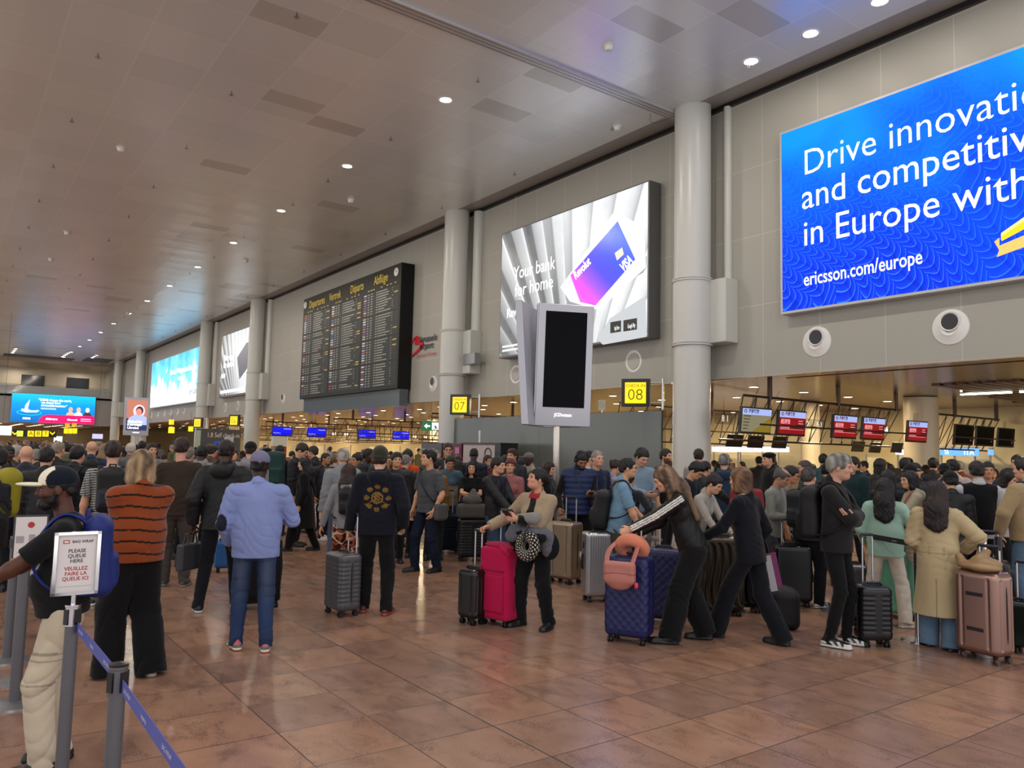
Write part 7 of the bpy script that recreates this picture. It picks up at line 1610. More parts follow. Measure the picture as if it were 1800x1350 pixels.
# -- mint, trench and the others of the right hand queue
J43 = pl('woman in a mint green sweater and white trousers, back turned', ('g', 1552, 1098, 838), 176, f=1, hair='long', haircol='#0b0809', tops=[T('sweater', '#9abcac', hem=-0.13, loose=0.4, off=0.020, puff=0)], hands=((-0.2, 0.2, 0.95), (0.22, 0.22, 1.0)), poles=(None, (1, -0.5, -0.3)), trousers=Tr('#cfc4b4', w=0.020, flare=0.02, fold=0.008), feet=((-0.16, 0.10, 8), (0.24, -0.02, -50)), shoes=('#b9ab9a', '#d8d0c4'))
r = worn(J43, 'puffer_jacket', 'cream quilted jacket hanging from the mint sweater woman\'s arm', 'jacket'); U43 = J43['U']
sdf_mesh('cloth', [(field([Cone(U43(0.27, 0.14, 0.12), U43(0.33, 0.10, -0.20), 0.05, 0.055, 0.02), Cone(U43(0.22, 0.16, 0.10), U43(0.27, 0.14, -0.14), 0.05, 0.05, 0.02)], disp=lambda p: -0.008 * np.abs(np.sin(p[:, 2] * 60))), 0.009)], M_SHELL, r, solid('#ab9f88'))
def trench(p, a, j):
    t = (p - j['P'].astype(f32)) @ j['R'].astype(f32); z = t[:, 2]; a[(np.abs(z - 0.105) < 0.003) | (np.abs(z - 0.055) < 0.003)] *= 0.6; a[(np.abs(t[:, 0]) < 0.004) & (t[:, 1] < 0) & (z < -0.2)] *= 0.45; a[(np.abs(np.abs(t[:, 0]) - 0.07) < 0.012) & (t[:, 1] < 0) & (z > 0.035) & (z < 0.125)] *= 0.78; return a
J49 = pl('woman in a long belted beige trench coat with dark hair, back turned', ('g', 1650, 1141, 843), 174, f=1, h=1.56, hair='long', haircol='#120a0a', haircol2='#2c1816', head=(-14, -12), bulk=1.04, tops=[T('coat', '#bcaa84', hem=-0.60, off=0.030, flare=0.05, loose=0.1, pattern=trench, fold=0.012, name='trench_coat')], hands=((-0.18, 0.26, 1.0), (0.24, 0.25, 1.04)), poles=(None, (1, -0.35, -0.1)),
         trousers=Tr('#5f7890', w=0.03, flare=0.035, m=M_DENIM, end=0.02), feet=((-0.10, 0.12, 0), (0.12, 0.0, -8)), shoes=('#121212', '#181818'))
r = worn(J49, 'coat_belt', 'beige cloth belt round the trench coat', 'belt'); sdf_mesh('band', [(field([Ring(J49['U'](0, -0.010, 0.085), 0.178, 0.020, J49['R'], 0.01, 0.78)]), 0.009)], M_CLOTH, r, solid('#bcaa84'))
J50 = pl('man in a beige cable-knit sweater and navy scarf at the right picture edge', ('d', 1806, 8.7, 806), -128, skin='fair', hair='thick', haircol='#1d1511', bulk=1.12, head=(16, 0), tops=[T('sweater', '#a08a66', off=0.020, loose=0.3, pattern=None, collar=0)], hands=((-0.28, 0.14, 0.93), (0.2, 0.2, 1.0)), poles=((-1, -0.5, 0), None), trousers=Tr('#5a7188', m=M_DENIM, w=0.02), shoes=('#332a22', '#1a1a1a'))
r = worn(J50, 'scarf', 'navy scarf round the neck of the cable-knit sweater man', 'scarf'); sdf_mesh('folds', [(field([Ring(J50['N'] + V(0, 0, 0.0), 0.085, 0.040, J50['R'], 0.03), Cone(J50['U'](-0.13, 0.05, 0.43), J50['U'](-0.16, 0.12, 0.10), 0.06, 0.05, 0.05), Ell(J50['U'](0, -0.1, 0.42), (0.15, 0.06, 0.09), None, 0.04)], disp=wob(4, 30, 0.006)), 0.010)], M_KNIT, r, solid('#0f1626'))
J42 = pl('man with greying hair in a dark navy jacket wearing a rucksack, back turned', ('g', 1424, 1066, 822), 152, hair='short', haircol='#1b1817', haircol2='#4a4846', bulk=1.05, tops=[T('jacket', '#0b0f16')], hands=((-0.2, 0.3, 1.0), (0.15, 0.35, 1.0)), trousers=Tr('#090b12', w=0.03), feet=((-0.14, 0.0, 20), (0.12, 0.0, -20)), shoes=('#111111', '#e0ded8', runner))
backpack(J42, 'dark rucksack on the man with greying hair', '#0c1016', w=0.14, h=0.22, d=0.08, pocket='#10141a')
J46 = pl('woman in a cream hooded jacket with chin-length black hair facing left', ('d', 1603, 9.9, 828), -72, f=1, skin='asian', hair='bob', haircol='#0b0909', head=(12, -4), tops=[T('hoodie', '#a39a86', loose=0.25)], hands=((-0.16, 0.34, 0.98), (0.15, 0.3, 0.98)), trousers=Tr('#c0b8a8'))
r = worn(J46, 'shoulder_bag', 'rust orange leather shoulder bag of the woman in the cream jacket'); U46 = J46['U']
mesh_obj('strap', MB().tube([tuple(p) for p in smooth_path([U46(-0.18, 0.16, 0.20), U46(-0.16, 0.14, 0.36), U46(-0.12, 0.02, 0.515), U46(-0.15, -0.10, 0.38), U46(-0.2, -0.02, 0.2)])], 0.012, 8, 0.006), mat('rust_leather', lin('#7a2f16'), 0.4), r, smooth=True); sdf_mesh('bag', [(field([Ell(U46(-0.21, 0.14, 0.13), (0.05, 0.11, 0.10), J46['R'], 0.02)], disp=wob(2, 30, .006)), 0.010)], M_LEATHER, r, solid('#7a2f16'))
J48 = pl('man in a black waistcoat over a white shirt, back turned', ('d', 1718, 9.7, 811), -160, skin='tan', hair='short', haircol='#161311', bulk=1.12, tops=[T('shirt', '#b8b8bc', collar=2, off=0.010), T('vest', '#0b0b0e')], hands=((-0.12, 0.3, 1.05), (0.2, 0.2, 0.95)), trousers=Tr('#0b0b0e'), head=(-8, 0))
pl('person in a black cap with a small square patch and a dark jacket', ('d', 1672, 9.1, 829), -165, hair='short', haircol='#0f0c0b', hat=('cap', '#121214'), tops=[T('jacket', '#15161a')], trousers=Tr('#111114'), head=(0, -5))
pl('woman with very long dark hair in a black jacket behind the mint sweater', ('d', 1560, 10.5, 826), 165, f=1, hair='longer', haircol='#140d0d', tops=[T('jacket', '#0e0e10')], trousers=Tr('#15161a'))
# -- the centre of the queue
pl('woman in a blue and beige colour-block jacket leaning on a trolley', ('d', 792, 13.2, 800), -8, f=1, skin='tan', hair='bun', haircol='#0e0b0a', head=(18, -18), gaze_down=1, lean=10, tops=[T('jacket', '#39505f', pattern=lambda p, a, j: np.where((((p - j['P'].astype(f32)) @ j['R'].astype(f32))[:, 2] < 0.26)[:, None] & (np.abs(p[:, 0:1]) < 0.17), C3('#8f826c')[None], a))], hands=((-0.30, 0.30, 1.05), (0.1, 0.3, 1.02)), trousers=Tr('#1f3a52', m=M_DENIM))
pl('woman in a black t-shirt and white neckerchief resting her hands on bags', ('d', 829, 12.7, 811), 2, f=1, skin='asian', hair='long', haircol='#0b0909', tops=[T('tee', '#0e0e10', sleeve=0.36)], bare_arms=1, hands=((0.03, 0.30, 1.12), (-0.02, 0.33, 1.14)), poles=((-1, -0.3, -0.6), (1, -0.3, -0.6)), trousers=Tr('#202024'))
_j = J_ = None
J17 = pl('man in a black bomber jacket and blue jeans turning right', ('d', 872, 11.0, 803), 52, skin='asian', hair='short', haircol='#131112', head=(10, -4), tops=[T('jacket', '#0c0c0e')], hands=((-0.15, 0.34, 1.0), (0.12, 0.36, 1.0)), trousers=Tr('#2b4058', m=M_DENIM, w=0.02), shoes=('#444444', '#dddddd'))
pl('woman with auburn hair in a dusty pink jacket', ('d', 897, 12.0, 806), 0, f=1, skin='asian', hair='short', haircol='#3a0f0c', haircol2='#6a2018', fringe=1, tops=[T('jacket', '#8e5450')], hands=((-0.1, 0.3, 1.05), (0.1, 0.3, 1.05)), trousers=Tr('#30303a'))
pl('tall man with glasses and brown hair standing before the vending cabinet', ('d', 787, 14.0, 779), 8, hair='short', haircol='#2c1a12', glasses=1, tops=[T('jacket', '#2a2622', pattern=tee_under('#b8b4ac'))], trousers=Tr('#202024'))
pl('man in dark blue with a bent head before the pale cabinet, back turned', ('d', 833, 15.2, 787), 178, skin='dark', hair='buzz', haircol='#0a0808', tops=[T('jacket', '#10182a')], trousers=Tr('#15161c'), head=(0, -20))
pl('man with tousled brown hair in a grey scarf and coat', ('d', 903, 14.0, 789), -35, hair='thick', haircol='#3a2618', tops=[T('jacket', '#1c1f26', pattern=tee_under('#8a8a84'))], trousers=Tr('#202024'))
pl('man in a grey flat cap and pale jacket', ('d', 932, 15.6, 796), -70, skin='dark', hair='buzz', haircol='#444444', hat=('cap', '#6e6a64'), tops=[T('jacket', '#8d867a')], trousers=Tr('#30302e'))
pl('woman with wavy brown hair in dark green looking at a phone', ('d', 961, 12.6, 811), 55, f=1, hair='bob', haircol='#2a140e', tops=[T('sweater', '#10181a')], hands=((-0.05, 0.35, 1.15), (0.1, 0.33, 1.12)), trousers=Tr('#202024'), head=(10, -10))
pl('man in a navy crew-neck sweater with short grey hair', ('d', 1048, 12.0, 792), 35, hair='buzz', haircol='#8a8078', brow='#7a7068', tops=[T('sweater', '#17223e', collar=0), ], hands=((-0.1, 0.3, 1.05), (0.12, 0.3, 1.05)), trousers=Tr('#23242c'))
pl('man mostly hidden behind the navy sweater man', ('d', 1033, 14.0, 793), 100, hair='short', haircol='#14100e', tops=[T('tee', '#b8b2b0')], trousers=Tr('#23242c'))
pl('woman with a brown bun in a light blouse', ('d', 1078, 11.4, 808), 120, f=1, hair='bun', haircol='#2c1810', tops=[T('shirt', '#9a93a0')], trousers=Tr('#3a3c44'), head=(0, -10))
J29 = pl('man in a pale blue sweatshirt typing on a phone', ('d', 1123, 11.7, 785), 22, hair='short', haircol='#1e1511', head=(14, -32), gaze_down=1, tops=[T('sweater', '#7f94a4', m=M_CLOTH)], hands=((-0.13, 0.33, 1.13), (0.02, 0.34, 1.10)), trousers=Tr('#787a80'))
phone(J29, 0, 'phone of the man in the pale blue sweatshirt')
pl('man in a charcoal jumper with one hand on his hip', ('d', 1105, 10.9, 830), 160, f=0, hair='short', haircol='#100d0c', tops=[T('sweater', '#22232a')], hands=((-0.2, 0.1, 1.0), (0.22, 0.05, 0.98)), poles=(None, (1, -0.4, 0)), trousers=Tr('#202228'))
pl('man with a short beard in a black t-shirt near the column', ('d', 1168, 14.2, 789), 55, hair='short', haircol='#241a14', beard='#3a2a20', tops=[T('tee', '#0e0e10')], bare_arms=1, trousers=Tr('#202024'))
pl('man with short brown hair and a pale collar before the nearest column', ('d', 1228, 14.4, 789), 175, hair='short', haircol='#241812', tops=[T('shirt', '#a09c94')], trousers=Tr('#202024'))
pl('young man in navy with glasses bending over his phone', ('d', 1203, 11.1, 806), 62, skin='asian', hair='thick', haircol='#0a0909', glasses=1, lean=12, head=(0, -38), gaze_down=1, tops=[T('tee', '#12172a', sleeve=0.45)], bare_arms=1, hands=((-0.1, 0.35, 1.05), (0.08, 0.36, 1.05)), trousers=Tr('#202024'))
pl('woman in a grey-green jacket reaching to a trolley handle', ('d', 1237, 10.6, 811), 140, f=1, skin='asian', hair='bun', haircol='#0c0a0a', tops=[T('jacket', '#2c302e')], hands=((-0.1, 0.35, 1.0), (0.28, 0.45, 1.02)), trousers=Tr('#1c1d22'))
pl('person with curly grey hair in a denim blue hoodie, back turned', ('d', 1273, 12.6, 798), 178, hair='thick', haircol='#3c3a3a', haircol2='#8c8a8a', bulk=1.1, tops=[T('hoodie', '#24384c', loose=0.3)], trousers=Tr('#1c1d22'))
pl('dark-haired person in a white blouse bent over the bronze suitcase', ('d', 1222, 9.1, 846), 62, f=1, h=1.60, hair='short', haircol='#1a0f0e', lean=24, head=(0, -25), tops=[T('shirt', '#a8a298')], hands=((-0.06, 0.50, 0.90), (0.14, 0.44, 0.92)), trousers=Tr('#15151a'))
pl('man in a salmon pink t-shirt with dark shoulder straps', ('d', 1312, 11.2, 826), 172, skin='brown', hair='buzz', haircol='#3a2c28', tops=[T('tee', '#94383c', sleeve=0.42)], bare_arms=1, trousers=Tr('#202228'))
J37 = pl('old balding man in a pale grey shirt looking down to the right', ('d', 1358, 9.4, 820), 68, skin='#b8876a', hair='balding', haircol='#4a4642', brow='#3a3634', head=(4, -26), gaze_down=1, lean=6, tops=[T('shirt', '#878882', collar=0, sleeve=1)], hands=((-0.08, 0.33, 1.12), (0.12, 0.32, 1.08)), curl=(0.8, 0.8), trousers=Tr('#3a3a40'), shoes=('#101010', '#e0ded8'))
phone(J37, 1, 'phone in the hand of the balding man in pale grey')
pl('man with black hair and glasses just right of the balding man', ('d', 1383, 10.4, 818), 80, skin='tan', hair='short', haircol='#14100f', glasses=1, head=(0, -15), tops=[T('tee', '#6e6a66')], trousers=Tr('#202228'))
pl('man in a black beret and dark coat facing left', ('d', 1354, 14.0, 795), -60, hair='buzz', haircol='#201814', hat=('beret', '#0c0c0d'), tops=[T('coat', '#0f0f10', hem=-0.3)], trousers=Tr('#111114'))
pl('man with a receding hairline in dark grey facing left', ('d', 1418, 11.4, 809), -75, skin='#c08a70', hair='buzz', haircol='#3c322c', tops=[T('jacket', '#23262a')], trousers=Tr('#202228'))
pl('person in a dark cap behind the crossed-arms man', ('d', 1452, 12.6, 815), 160, hair='short', haircol='#100c0b', hat=('cap', '#101214'), tops=[T('jacket', '#1a1c20')], trousers=Tr('#202228'))
pl('person with black hair right behind the grey hair of the crossed-arms man', ('d', 1447, 16.0, 798), 178, hair='short', haircol='#0b0909', tops=[T('jacket', '#1c4048')], trousers=Tr('#202228'))
pl('young man in a teal hood facing left', ('d', 1502, 12.4, 803), -40, hair='short', haircol='#100c0b', tops=[T('hoodie', '#1c3236')], trousers=Tr('#202228'))
for i, (px, D, tp, fc, hr, hcol, tc, f_, lb, ex) in enumerate((
    (1590, 13.2, 805, 170, 'thick', '#0b0909', '#1a1a1c', 0, 'person with bushy black hair in front of the thick inner column', {}), (1607, 11.6, 814, 20, 'short', '#0f0c0b', '#202022', 1, 'woman with a fringe peering over shoulders beside a black cap', dict(fringe=1, skin='asian')),
    (1598, 11.0, 816, 150, 'short', '#0f0c0b', '#16171a', 0, 'person in a black baseball cap left of the fringed woman', dict(hat=('cap', '#121316'))), (1660, 12.4, 815, 178, 'short', '#0d0b0b', '#2a2a2e', 0, 'person in a flat black cap behind the patch cap', dict(hat=('cap', '#18181a'))),
    (1676, 11.9, 808, -150, 'thick', '#0b0a0a', '#a89c98', 0, 'man with spiky black hair and a pale jacket', dict(skin='asian')), (1735, 11.2, 812, 10, 'short', '#17110e', '#b0b0b4', 0, 'man half hidden right of the waistcoat man', dict(skin='tan')),
    (1765, 10.2, 822, 60, 'long', '#110d0c', '#b8b4b2', 1, 'woman with loose black hair looking down at the right', dict(skin='asian', head=(0, -25))), (1640, 14.5, 805, 175, 'short', '#0c0a0a', '#15161a', 0, 'dark-haired person farther back beyond the trench coat', {}),
    (1545, 14.0, 806, 120, 'bob', '#0c0a0a', '#1a1b20', 1, 'dark-haired woman farther back above the mint sweater', {}), (1790, 13.0, 800, -20, 'short', '#1c1512', '#3a3f46', 0, 'man behind the cable-knit sweater man', {}))):
    pl(lb, ('d', px, D, tp), fc, f=f_, hair=hr, haircol=hcol, tops=[T('jacket', tc)], trousers=Tr('#17181c'), simple=0, **ex)
# -- the crowd on the left and centre left
rows = (
    (13, 10.5, 783, 12, 'short', '#0d0a0a', '#1c1e22', 0, 'dark-skinned man facing the camera at the left picture edge', dict(skin='dark')),
    (26, 11.5, 783, 130, 'thick', '#9c968c', '#2e312c', 0, 'man with curly white hair in a dark olive jacket', {}),
    (47, 9.8, 783, 172, 'bald', '#0d0a0a', '#141b2c', 0, 'bald man in a navy hooded jacket', dict(hood=1)),
    (82, 9.0, 786, 170, 'short', '#120e0c', '#0d0d0f', 0, 'young man with a fresh fade haircut in a black hoodie', {}),
    (66, 11.6, 790, -150, 'short', '#7a7670', '#22252a', 0, 'grey-haired person between the bald man and the fade haircut', {}),
    (101, 11.4, 776, 150, 'buzz', '#8a7a6c', '#101114', 0, 'large bald man in black behind the fade haircut', {}),
    (118, 15.0, 778, 178, 'short', '#1c1511', '#535a38', 0, 'person in an olive green jacket', {}),
    (135, 10.2, 784, 150, 'thick', '#0c0a0a', '#0f1016', 0, 'dark-haired man in black wearing a grey rucksack', dict(bp='#17181b')),
    (162, 12.6, 775, 176, 'bald', '#0d0a0a', '#152a4c', 0, 'bald man in a blue jacket with a black rucksack', dict(bp='#0c0c0e')),
    (185, 14.5, 780, 170, 'longer', '#7c6444', '#70747a', 1, 'woman with long blond hair beyond the striped t-shirt', {}),
    (230, 15.0, 779, 165, 'thick', '#b5ada0', '#5c6066', 0, 'person with fluffy white hair beyond the orange sweater', {}),
    (266, 13.5, 779, 20, 'short', '#1a120e', '#6e7276', 0, 'man facing this way beyond the brown t-shirt', {}),
    (330, 12.0, 786, 150, 'thick', '#6c6a68', '#101216', 1, 'woman with curly grey hair wearing black', {}),
    (318, 13.2, 792, 170, 'bob', '#8e8260', '#8a8c90', 1, 'woman with pale blond hair beside curly grey hair', {}),
    (355, 11.8, 783, 160, 'short', '#0d0b0b', '#8c8a88', 0, 'man in a light grey t-shirt with a dark diagonal strap', dict(skin='dark', strap=1)),
    (372, 13.5, 780, 150, 'short', '#2a1c14', '#4a3a2a', 0, 'man in a brown coat and grey bucket-like cap', dict(hat=('beret', '#4c463e'))),
    (492, 15.5, 783, 165, 'short', '#14100e', '#121a2a', 0, 'traveller wearing a big green rucksack', dict(bp='#0f3a34', big=1)),
    (524, 13.7, 777, 70, 'short', '#241812', '#11131a', 0, 'young man with brown hair looking down, near the green rucksack', dict(head=(0, -30))),
    (553, 16.2, 784, -120, 'short', '#2a2018', '#15181e', 0, 'man in black above the flask holder', {}),
    (574, 15.8, 801, -20, 'bob', '#0c0a0a', '#a8a8ac', 1, 'woman in black and white right of the flask holder', dict(skin='asian')),
    (590, 15.2, 798, 160, 'thick', '#6a5238', '#8a8a8c', 1, 'person with curly light brown hair', {}),
    (630, 13.0, 797, -50, 'short', '#100c0b', '#2c3036', 0, 'man between the grey hair and the olive beanie', dict(skin='tan')),
    (637, 11.5, 812, 170, 'long', '#0a0808', '#1a1a1e', 1, 'woman with black hair left of the olive beanie', {}),
    (645, 14.5, 789, 60, 'thick', '#0b0909', '#24403a', 0, 'person in a green checked top', dict(skin='dark')),
    (697, 11.2, 795, 10, 'thick', '#0b0a0a', '#141416', 0, 'young man with black hair right of the olive beanie', dict(skin='asian', fringe=1)),
    (712, 12.0, 799, 150, 'buzz', '#6c6a68', '#1c1c20', 0, 'person with short grey hair and white jacket stripes', {}),
    (716, 14.0, 790, 150, 'short', '#14100e', '#c04818', 0, 'person in an orange high visibility jacket', {}),
    (765, 12.5, 806, 165, 'short', '#0f0c0b', '#6a4a1c', 1, 'person in a mustard coat behind the grey t-shirt man', {}),
    (805, 14.6, 800, 160, 'bun', '#3c2a20', '#4a4038', 1, 'woman with a loose brown bun behind the colour-block jacket', {}),
    (856, 15.4, 800, 40, 'short', '#2a1c18', '#5a1c1c', 1, 'person in a dark red top behind the neckerchief woman', {}),
    (888, 16.2, 800, 170, 'short', '#14100e', '#1c1f24', 0, 'man in black near the ring-marked cabinet', {}),
    (915, 15.0, 806, 150, 'short', '#1a1412', '#23262a', 0, 'dark figure left of the flat cap man', {}),
    (250, 18.0, 775, 170, 'short', '#1a120e', '#23262c', 0, 'dark figure farther off between blond bob and brown t-shirt', {}),
    (410, 16.0, 790, 20, 'short', '#1a120e', '#6a3c30', 0, 'person glimpsed right of the black jacket man', {}),
    (470, 15.5, 787, -30, 'short', '#14100e', '#5c1a20', 0, 'person in a dark hat and red top above the lavender cap', dict(hat=('beret', '#101012'))),
    (540, 17.0, 792, 150, 'short', '#3a2a20', '#2c2a30', 0, 'far person above the long black coat', {}), (600, 17.0, 794, 10, 'short', '#14100e', '#5a5c22', 1, 'far woman in a mustard top', {}),
    (5, 8.6, 812, 170, 'short', '#120e0c', '#101a3a', 0, 'man in dark blue cut by the left picture edge', {}),
)
for (px, D, tp, fc, hr, hcol, tc, f_, lb, ex) in rows:
    ex = dict(ex); bp = ex.pop('bp', None); big = ex.pop('big', 0); sp_ = ex.pop('strap', 0); ex.pop('hood', 0)
    j = pl(lb, ('d', px, D, tp), fc, f=f_, hair=hr, haircol=hcol, tops=[T('jacket' if tc[1] < '8' else 'hoodie', tc)], trousers=Tr('#16181e'), **ex)
    if bp: backpack(j, ('tall dark green hiking rucksack' if big else 'rucksack worn') + ' on the ' + lb[:60], bp, w=0.17 if big else 0.14, h=0.34 if big else 0.22, z=0.34 if big else 0.27, d=0.11 if big else 0.085, pocket=None)
    if sp_:
        r = worn(j, 'bag_strap', 'dark diagonal strap across the light grey t-shirt'); mesh_obj('band', MB().tube([tuple(q) for q in smooth_path([j['U'](0.1, 0.0, 0.53), j['U'](0.06, -0.15, 0.40), j['U'](-0.1, -0.16, 0.15), j['U'](-0.2, -0.05, 0.0)])], 0.016, 8, 0.006), M_BLACK, r)
# -- the distant crowd: a few figures built once, then copied one by one
protos = []
for i, (fem, hr, hc, kd, hat) in enumerate(((0, 'short', '#15100d', 'jacket', None), (1, 'long', '#18110d', 'coat', None), (0, 'buzz', '#4a3c34', 'hoodie', None), (1, 'bob', '#5c4630', 'jacket', None), (0, 'thick', '#77726c', 'jacket', None), (0, 'short', '#0c0a0a', 'tee', ('cap', '#1a1b20')))):
    j = person('standing traveller far down the hall', (-30, 3 + i, 0), 0, 1.72, f=fem, hair=hr, haircol=hc, hat=hat, simple=1, v=0.021, vh=0.013, vhand=0.012, skin=('fair', 'asian', 'tan', 'pale', 'fair', 'dark')[i], tops=[T(kd, '#ffffff', m=M_CLOTH, fold=0.004)], trousers=Tr('#1a1c22'), bare_arms=(kd == 'tee'), seed=i + 1)
    protos.append(j['root'])
tints = [((0.03, 0.03, 0.035), 'black'), ((0.04, 0.05, 0.09), 'navy'), ((0.12, 0.12, 0.125), 'grey'), ((0.30, 0.29, 0.28), 'pale grey'), ((0.06, 0.13, 0.22), 'blue'), ((0.16, 0.04, 0.04), 'dark red'), ((0.12, 0.13, 0.07), 'olive'), ((0.22, 0.15, 0.08), 'brown'), ((0.45, 0.43, 0.40), 'cream'), ((0.05, 0.13, 0.12), 'teal')]
def crowd(n, x0, x1, y0, y1, seed, where, gap=0.62, hs=(0.92, 1.06)):
    rg = random.Random(seed); placed = []; c = 0; tries = 0
    while c < n and tries < n * 40:
        tries += 1; x, y = rg.uniform(x0, x1), rg.uniform(y0, y1)
        if any((x - a) ** 2 + (y - b_) ** 2 < gap * gap for a, b_ in placed): continue
        if any((x - cx_) ** 2 + (y - 14.1) ** 2 < 0.7 for cx_ in COLX) or any((x - a) ** 2 + (y - b_) ** 2 < 0.8 for a, b_ in ((-11.35, 23), (-14.95, 23), (-8.4, 27.2), (-38.8, 23))): continue
        placed.append((x, y)); k = rg.randrange(len(protos)); tn = tints[min(int(abs(rg.gauss(0, 3.6))), 9)]; base = protos[k]
        if not base.get('used'): r = base; r['used'] = 1; r.location = (x, y, 0); r.rotation_euler = (0, 0, rg.uniform(0, 6.28))
        else: r = dup(base, (x, y, 0), rg.uniform(0, 6.28))
        sc_ = rg.uniform(*hs) * (1.72 / 1.75) * (0.93 if k in (1, 3) else 1.0); r.scale = (sc_,) * 3
        kind = ('short-haired man', 'long-haired woman', 'close-cropped man', 'fair-haired woman', 'grey-haired man', 'man in a dark cap')[k]
        r['label'] = '%s in %s standing %s' % (kind, tn[1], where); r['group'] = 'travellers ' + where
        for ch in r.children:
            if ch.name.split('.')[0] in ('jacket', 'coat', 'hoodie', 't_shirt'): ch.color = (*tn[0], 1)
        c += 1
crowd(70, -46, -19.5, 1.6, 12.6, 11, 'in the crowd halfway down the hall')
crowd(95, -90, -46, 2.5, 13.2, 12, 'in the distant crowd near the far end')
crowd(40, -30, -11.5, 15.4, 25, 13, 'queueing under the low bronze ceiling', 0.7)
crowd(14, -11, -6.5, 15.5, 24, 14, 'queueing on the right under the ribbed ceiling', 0.7)
crowd(26, -45, -30, 15.4, 26, 15, 'under the royal blue screens', 0.7)
for b0 in protos:
    if b0.get('used'): del b0['used']
for o_ in sc.objects:
    if 'used' in o_: del o_['used']
# ================================================================ SUITCASES, BAGS, POSTS AND BELTS
case_at('graphite ribbed suitcase with a raised handle between the hoodie man and his companion', 600, 1080, 972, 0.60, 0.40, -62, '#4a4a4d', ribs='h', handle=0.40, trim='#111112')[0]
r, q, h = case_at('tall bright pink fabric suitcase in the middle of the floor', 877, 1098, 962, 0.48, 0.30, -38, '#b80c48', soft=True, m=M_CLOTH, handle=0.36, hw=0.07, trim='#6a0628', r=0.04)
soft_bag('tied_jacket', 'pink cloth lying over the top of the pink suitcase', (q[0], q[1], 0), face_yaw(q, -38), [Ell((0.02, 0.0, h + 0.015), (0.17, 0.09, 0.035), None, 0.02), Ell((-0.14, 0.06, h + 0.0), (0.06, 0.06, 0.03), None, 0.02), Cone((-0.1, 0.10, h + 0.01), (-0.2, 0.14, h - 0.05), 0.03, 0.012, 0.02)], '#b01a48', 'cloth', M_CLOTH)
case_at('small black hard suitcase beside the pink one', 829, 1096, 1001, 0.50, 0.36, -48, '#16120f', ribs='panel', trim='#080808', handle=0.38, hw=0.05)
case_at('champagne gold hard suitcase with a paper tag behind the fleece woman', 993, 1024, 917, 0.52, 0.34, -40, '#9c8c74', ribs='panel', m=M_METALC, handle=0.32, hw=0.09)
q_, h_ = stand(993, 1024, 917); r = empty('luggage_tag', (q_[0] + 0.25, q_[1] + 0.12, 0.42), face_yaw(q_, -10)); mesh_obj('paper', MB().box(-0.03, 0.05, -0.002, 0.0, -0.10, 0.02).box(0.0, 0.09, 0.002, 0.004, -0.06, 0.01), flat('#d8d4cc'), r); tag(r, 'white paper tag dangling from the champagne suitcase', 'tag')
case_at('silver aluminium suitcase with vertical grooves beside the blue polo man', 1052, 1056, 935, 0.48, 0.30, 20, '#b4b4b6', ribs='v', m=M_METALC, wheel='#3a3a3c', handle=0.0)
r, q, h = case_at('large black ribbed suitcase under the grey travel bags', 829, 985, 912, 0.70, 0.42, 8, '#0f1012', ribs='h', handle=0.0)
soft_bag('duffel_bag', 'grey travel duffel standing on the large black suitcase', (q[0], q[1], h), face_yaw(q, 8), [RBox((0, 0, 0.12), (0.26, 0.13, 0.115), 0.06)], '#5a5650', 'bag', M_CLOTH, group=None)
o = soft_bag('drawstring_bag', 'pale grey drawstring bag on top of the duffel', (q[0], q[1], h + 0.23), face_yaw(q, 8), [Ell((0.02, 0, 0.07), (0.16, 0.11, 0.10), None, 0.02), Cone((0, 0, 0.12), (0, 0, 0.20), 0.09, 0.05, 0.04)], '#6c6860', 'bag', M_CLOTH, amp=0.010)
r, q, h = case_at('dark blue fabric suitcase behind the grey t-shirt man', 786, 972, 905, 0.66, 0.36, 10, '#141e2c', soft=True, m=M_CLOTH, handle=0.40)
r, q, h = case_at('teal suitcase with a red printed figure behind the navy hoodie', 713, 950, 893, 0.80, 0.4, -10, '#0b3c3c', handle=0.0)
mesh_obj('print', MB().prism([(0.02 + 0.1 * math.cos(t), 0.42 + 0.12 * math.sin(t)) for t in np.linspace(0, 2 * PI, 20)[:-1]], 0, 0.003), flat('#8e2a20'), r).matrix_local = Matrix.Translation((0, h * 0.2 + 0.004, 0)) @ Matrix.Rotation(PI / 2, 4, 'X') @ Matrix.Scale(-1, 4, (0, 0, 1))
r, q, h = case_at('navy quilted suitcase in front with the pink bag on it', 1106, 1128, 978, 0.52, 0.34, -18, '#141a50', ribs='quilt', m=M_LEATHER, handle=0.26, hw=0.075, trim='#0a0a20')
ya = face_yaw(q, -18)
rb = empty('crossbody_bag', (q[0], q[1], 0), ya); tag(rb, 'salmon pink leather bag hung over the front navy suitcase', 'bag')
hh = h
sdf_mesh('flap', [(field([RBox((0.02, 0.24, hh - 0.13), (0.15, 0.045, 0.10), 0.035), Ell((0.02, 0.24, hh - 0.20), (0.13, 0.05, 0.09), None, 0.03)]), 0.007)], M_LEATHER, rb, lambda p: np.where((np.abs(p[:, 2] - (hh - 0.15) - 0.02 * np.cos(p[:, 0] * 9)) < 0.004)[:, None], C3('#7a3a34')[None], C3('#b87468')[None]))
for sx in (-1, 1): mesh_obj('strap', MB().tube([tuple(p) for p in smooth_path([(0.02 + sx * 0.12, 0.26, hh - 0.06), (0.02 + sx * 0.13, 0.16, hh + 0.06), (sx * 0.08, -0.05, hh + 0.16), (sx * 0.05, -0.12, hh + 0.13)])], 0.022, 8, 0.007), mat('salmon_strap', lin('#b06a5e'), 0.45), rb, smooth=True)
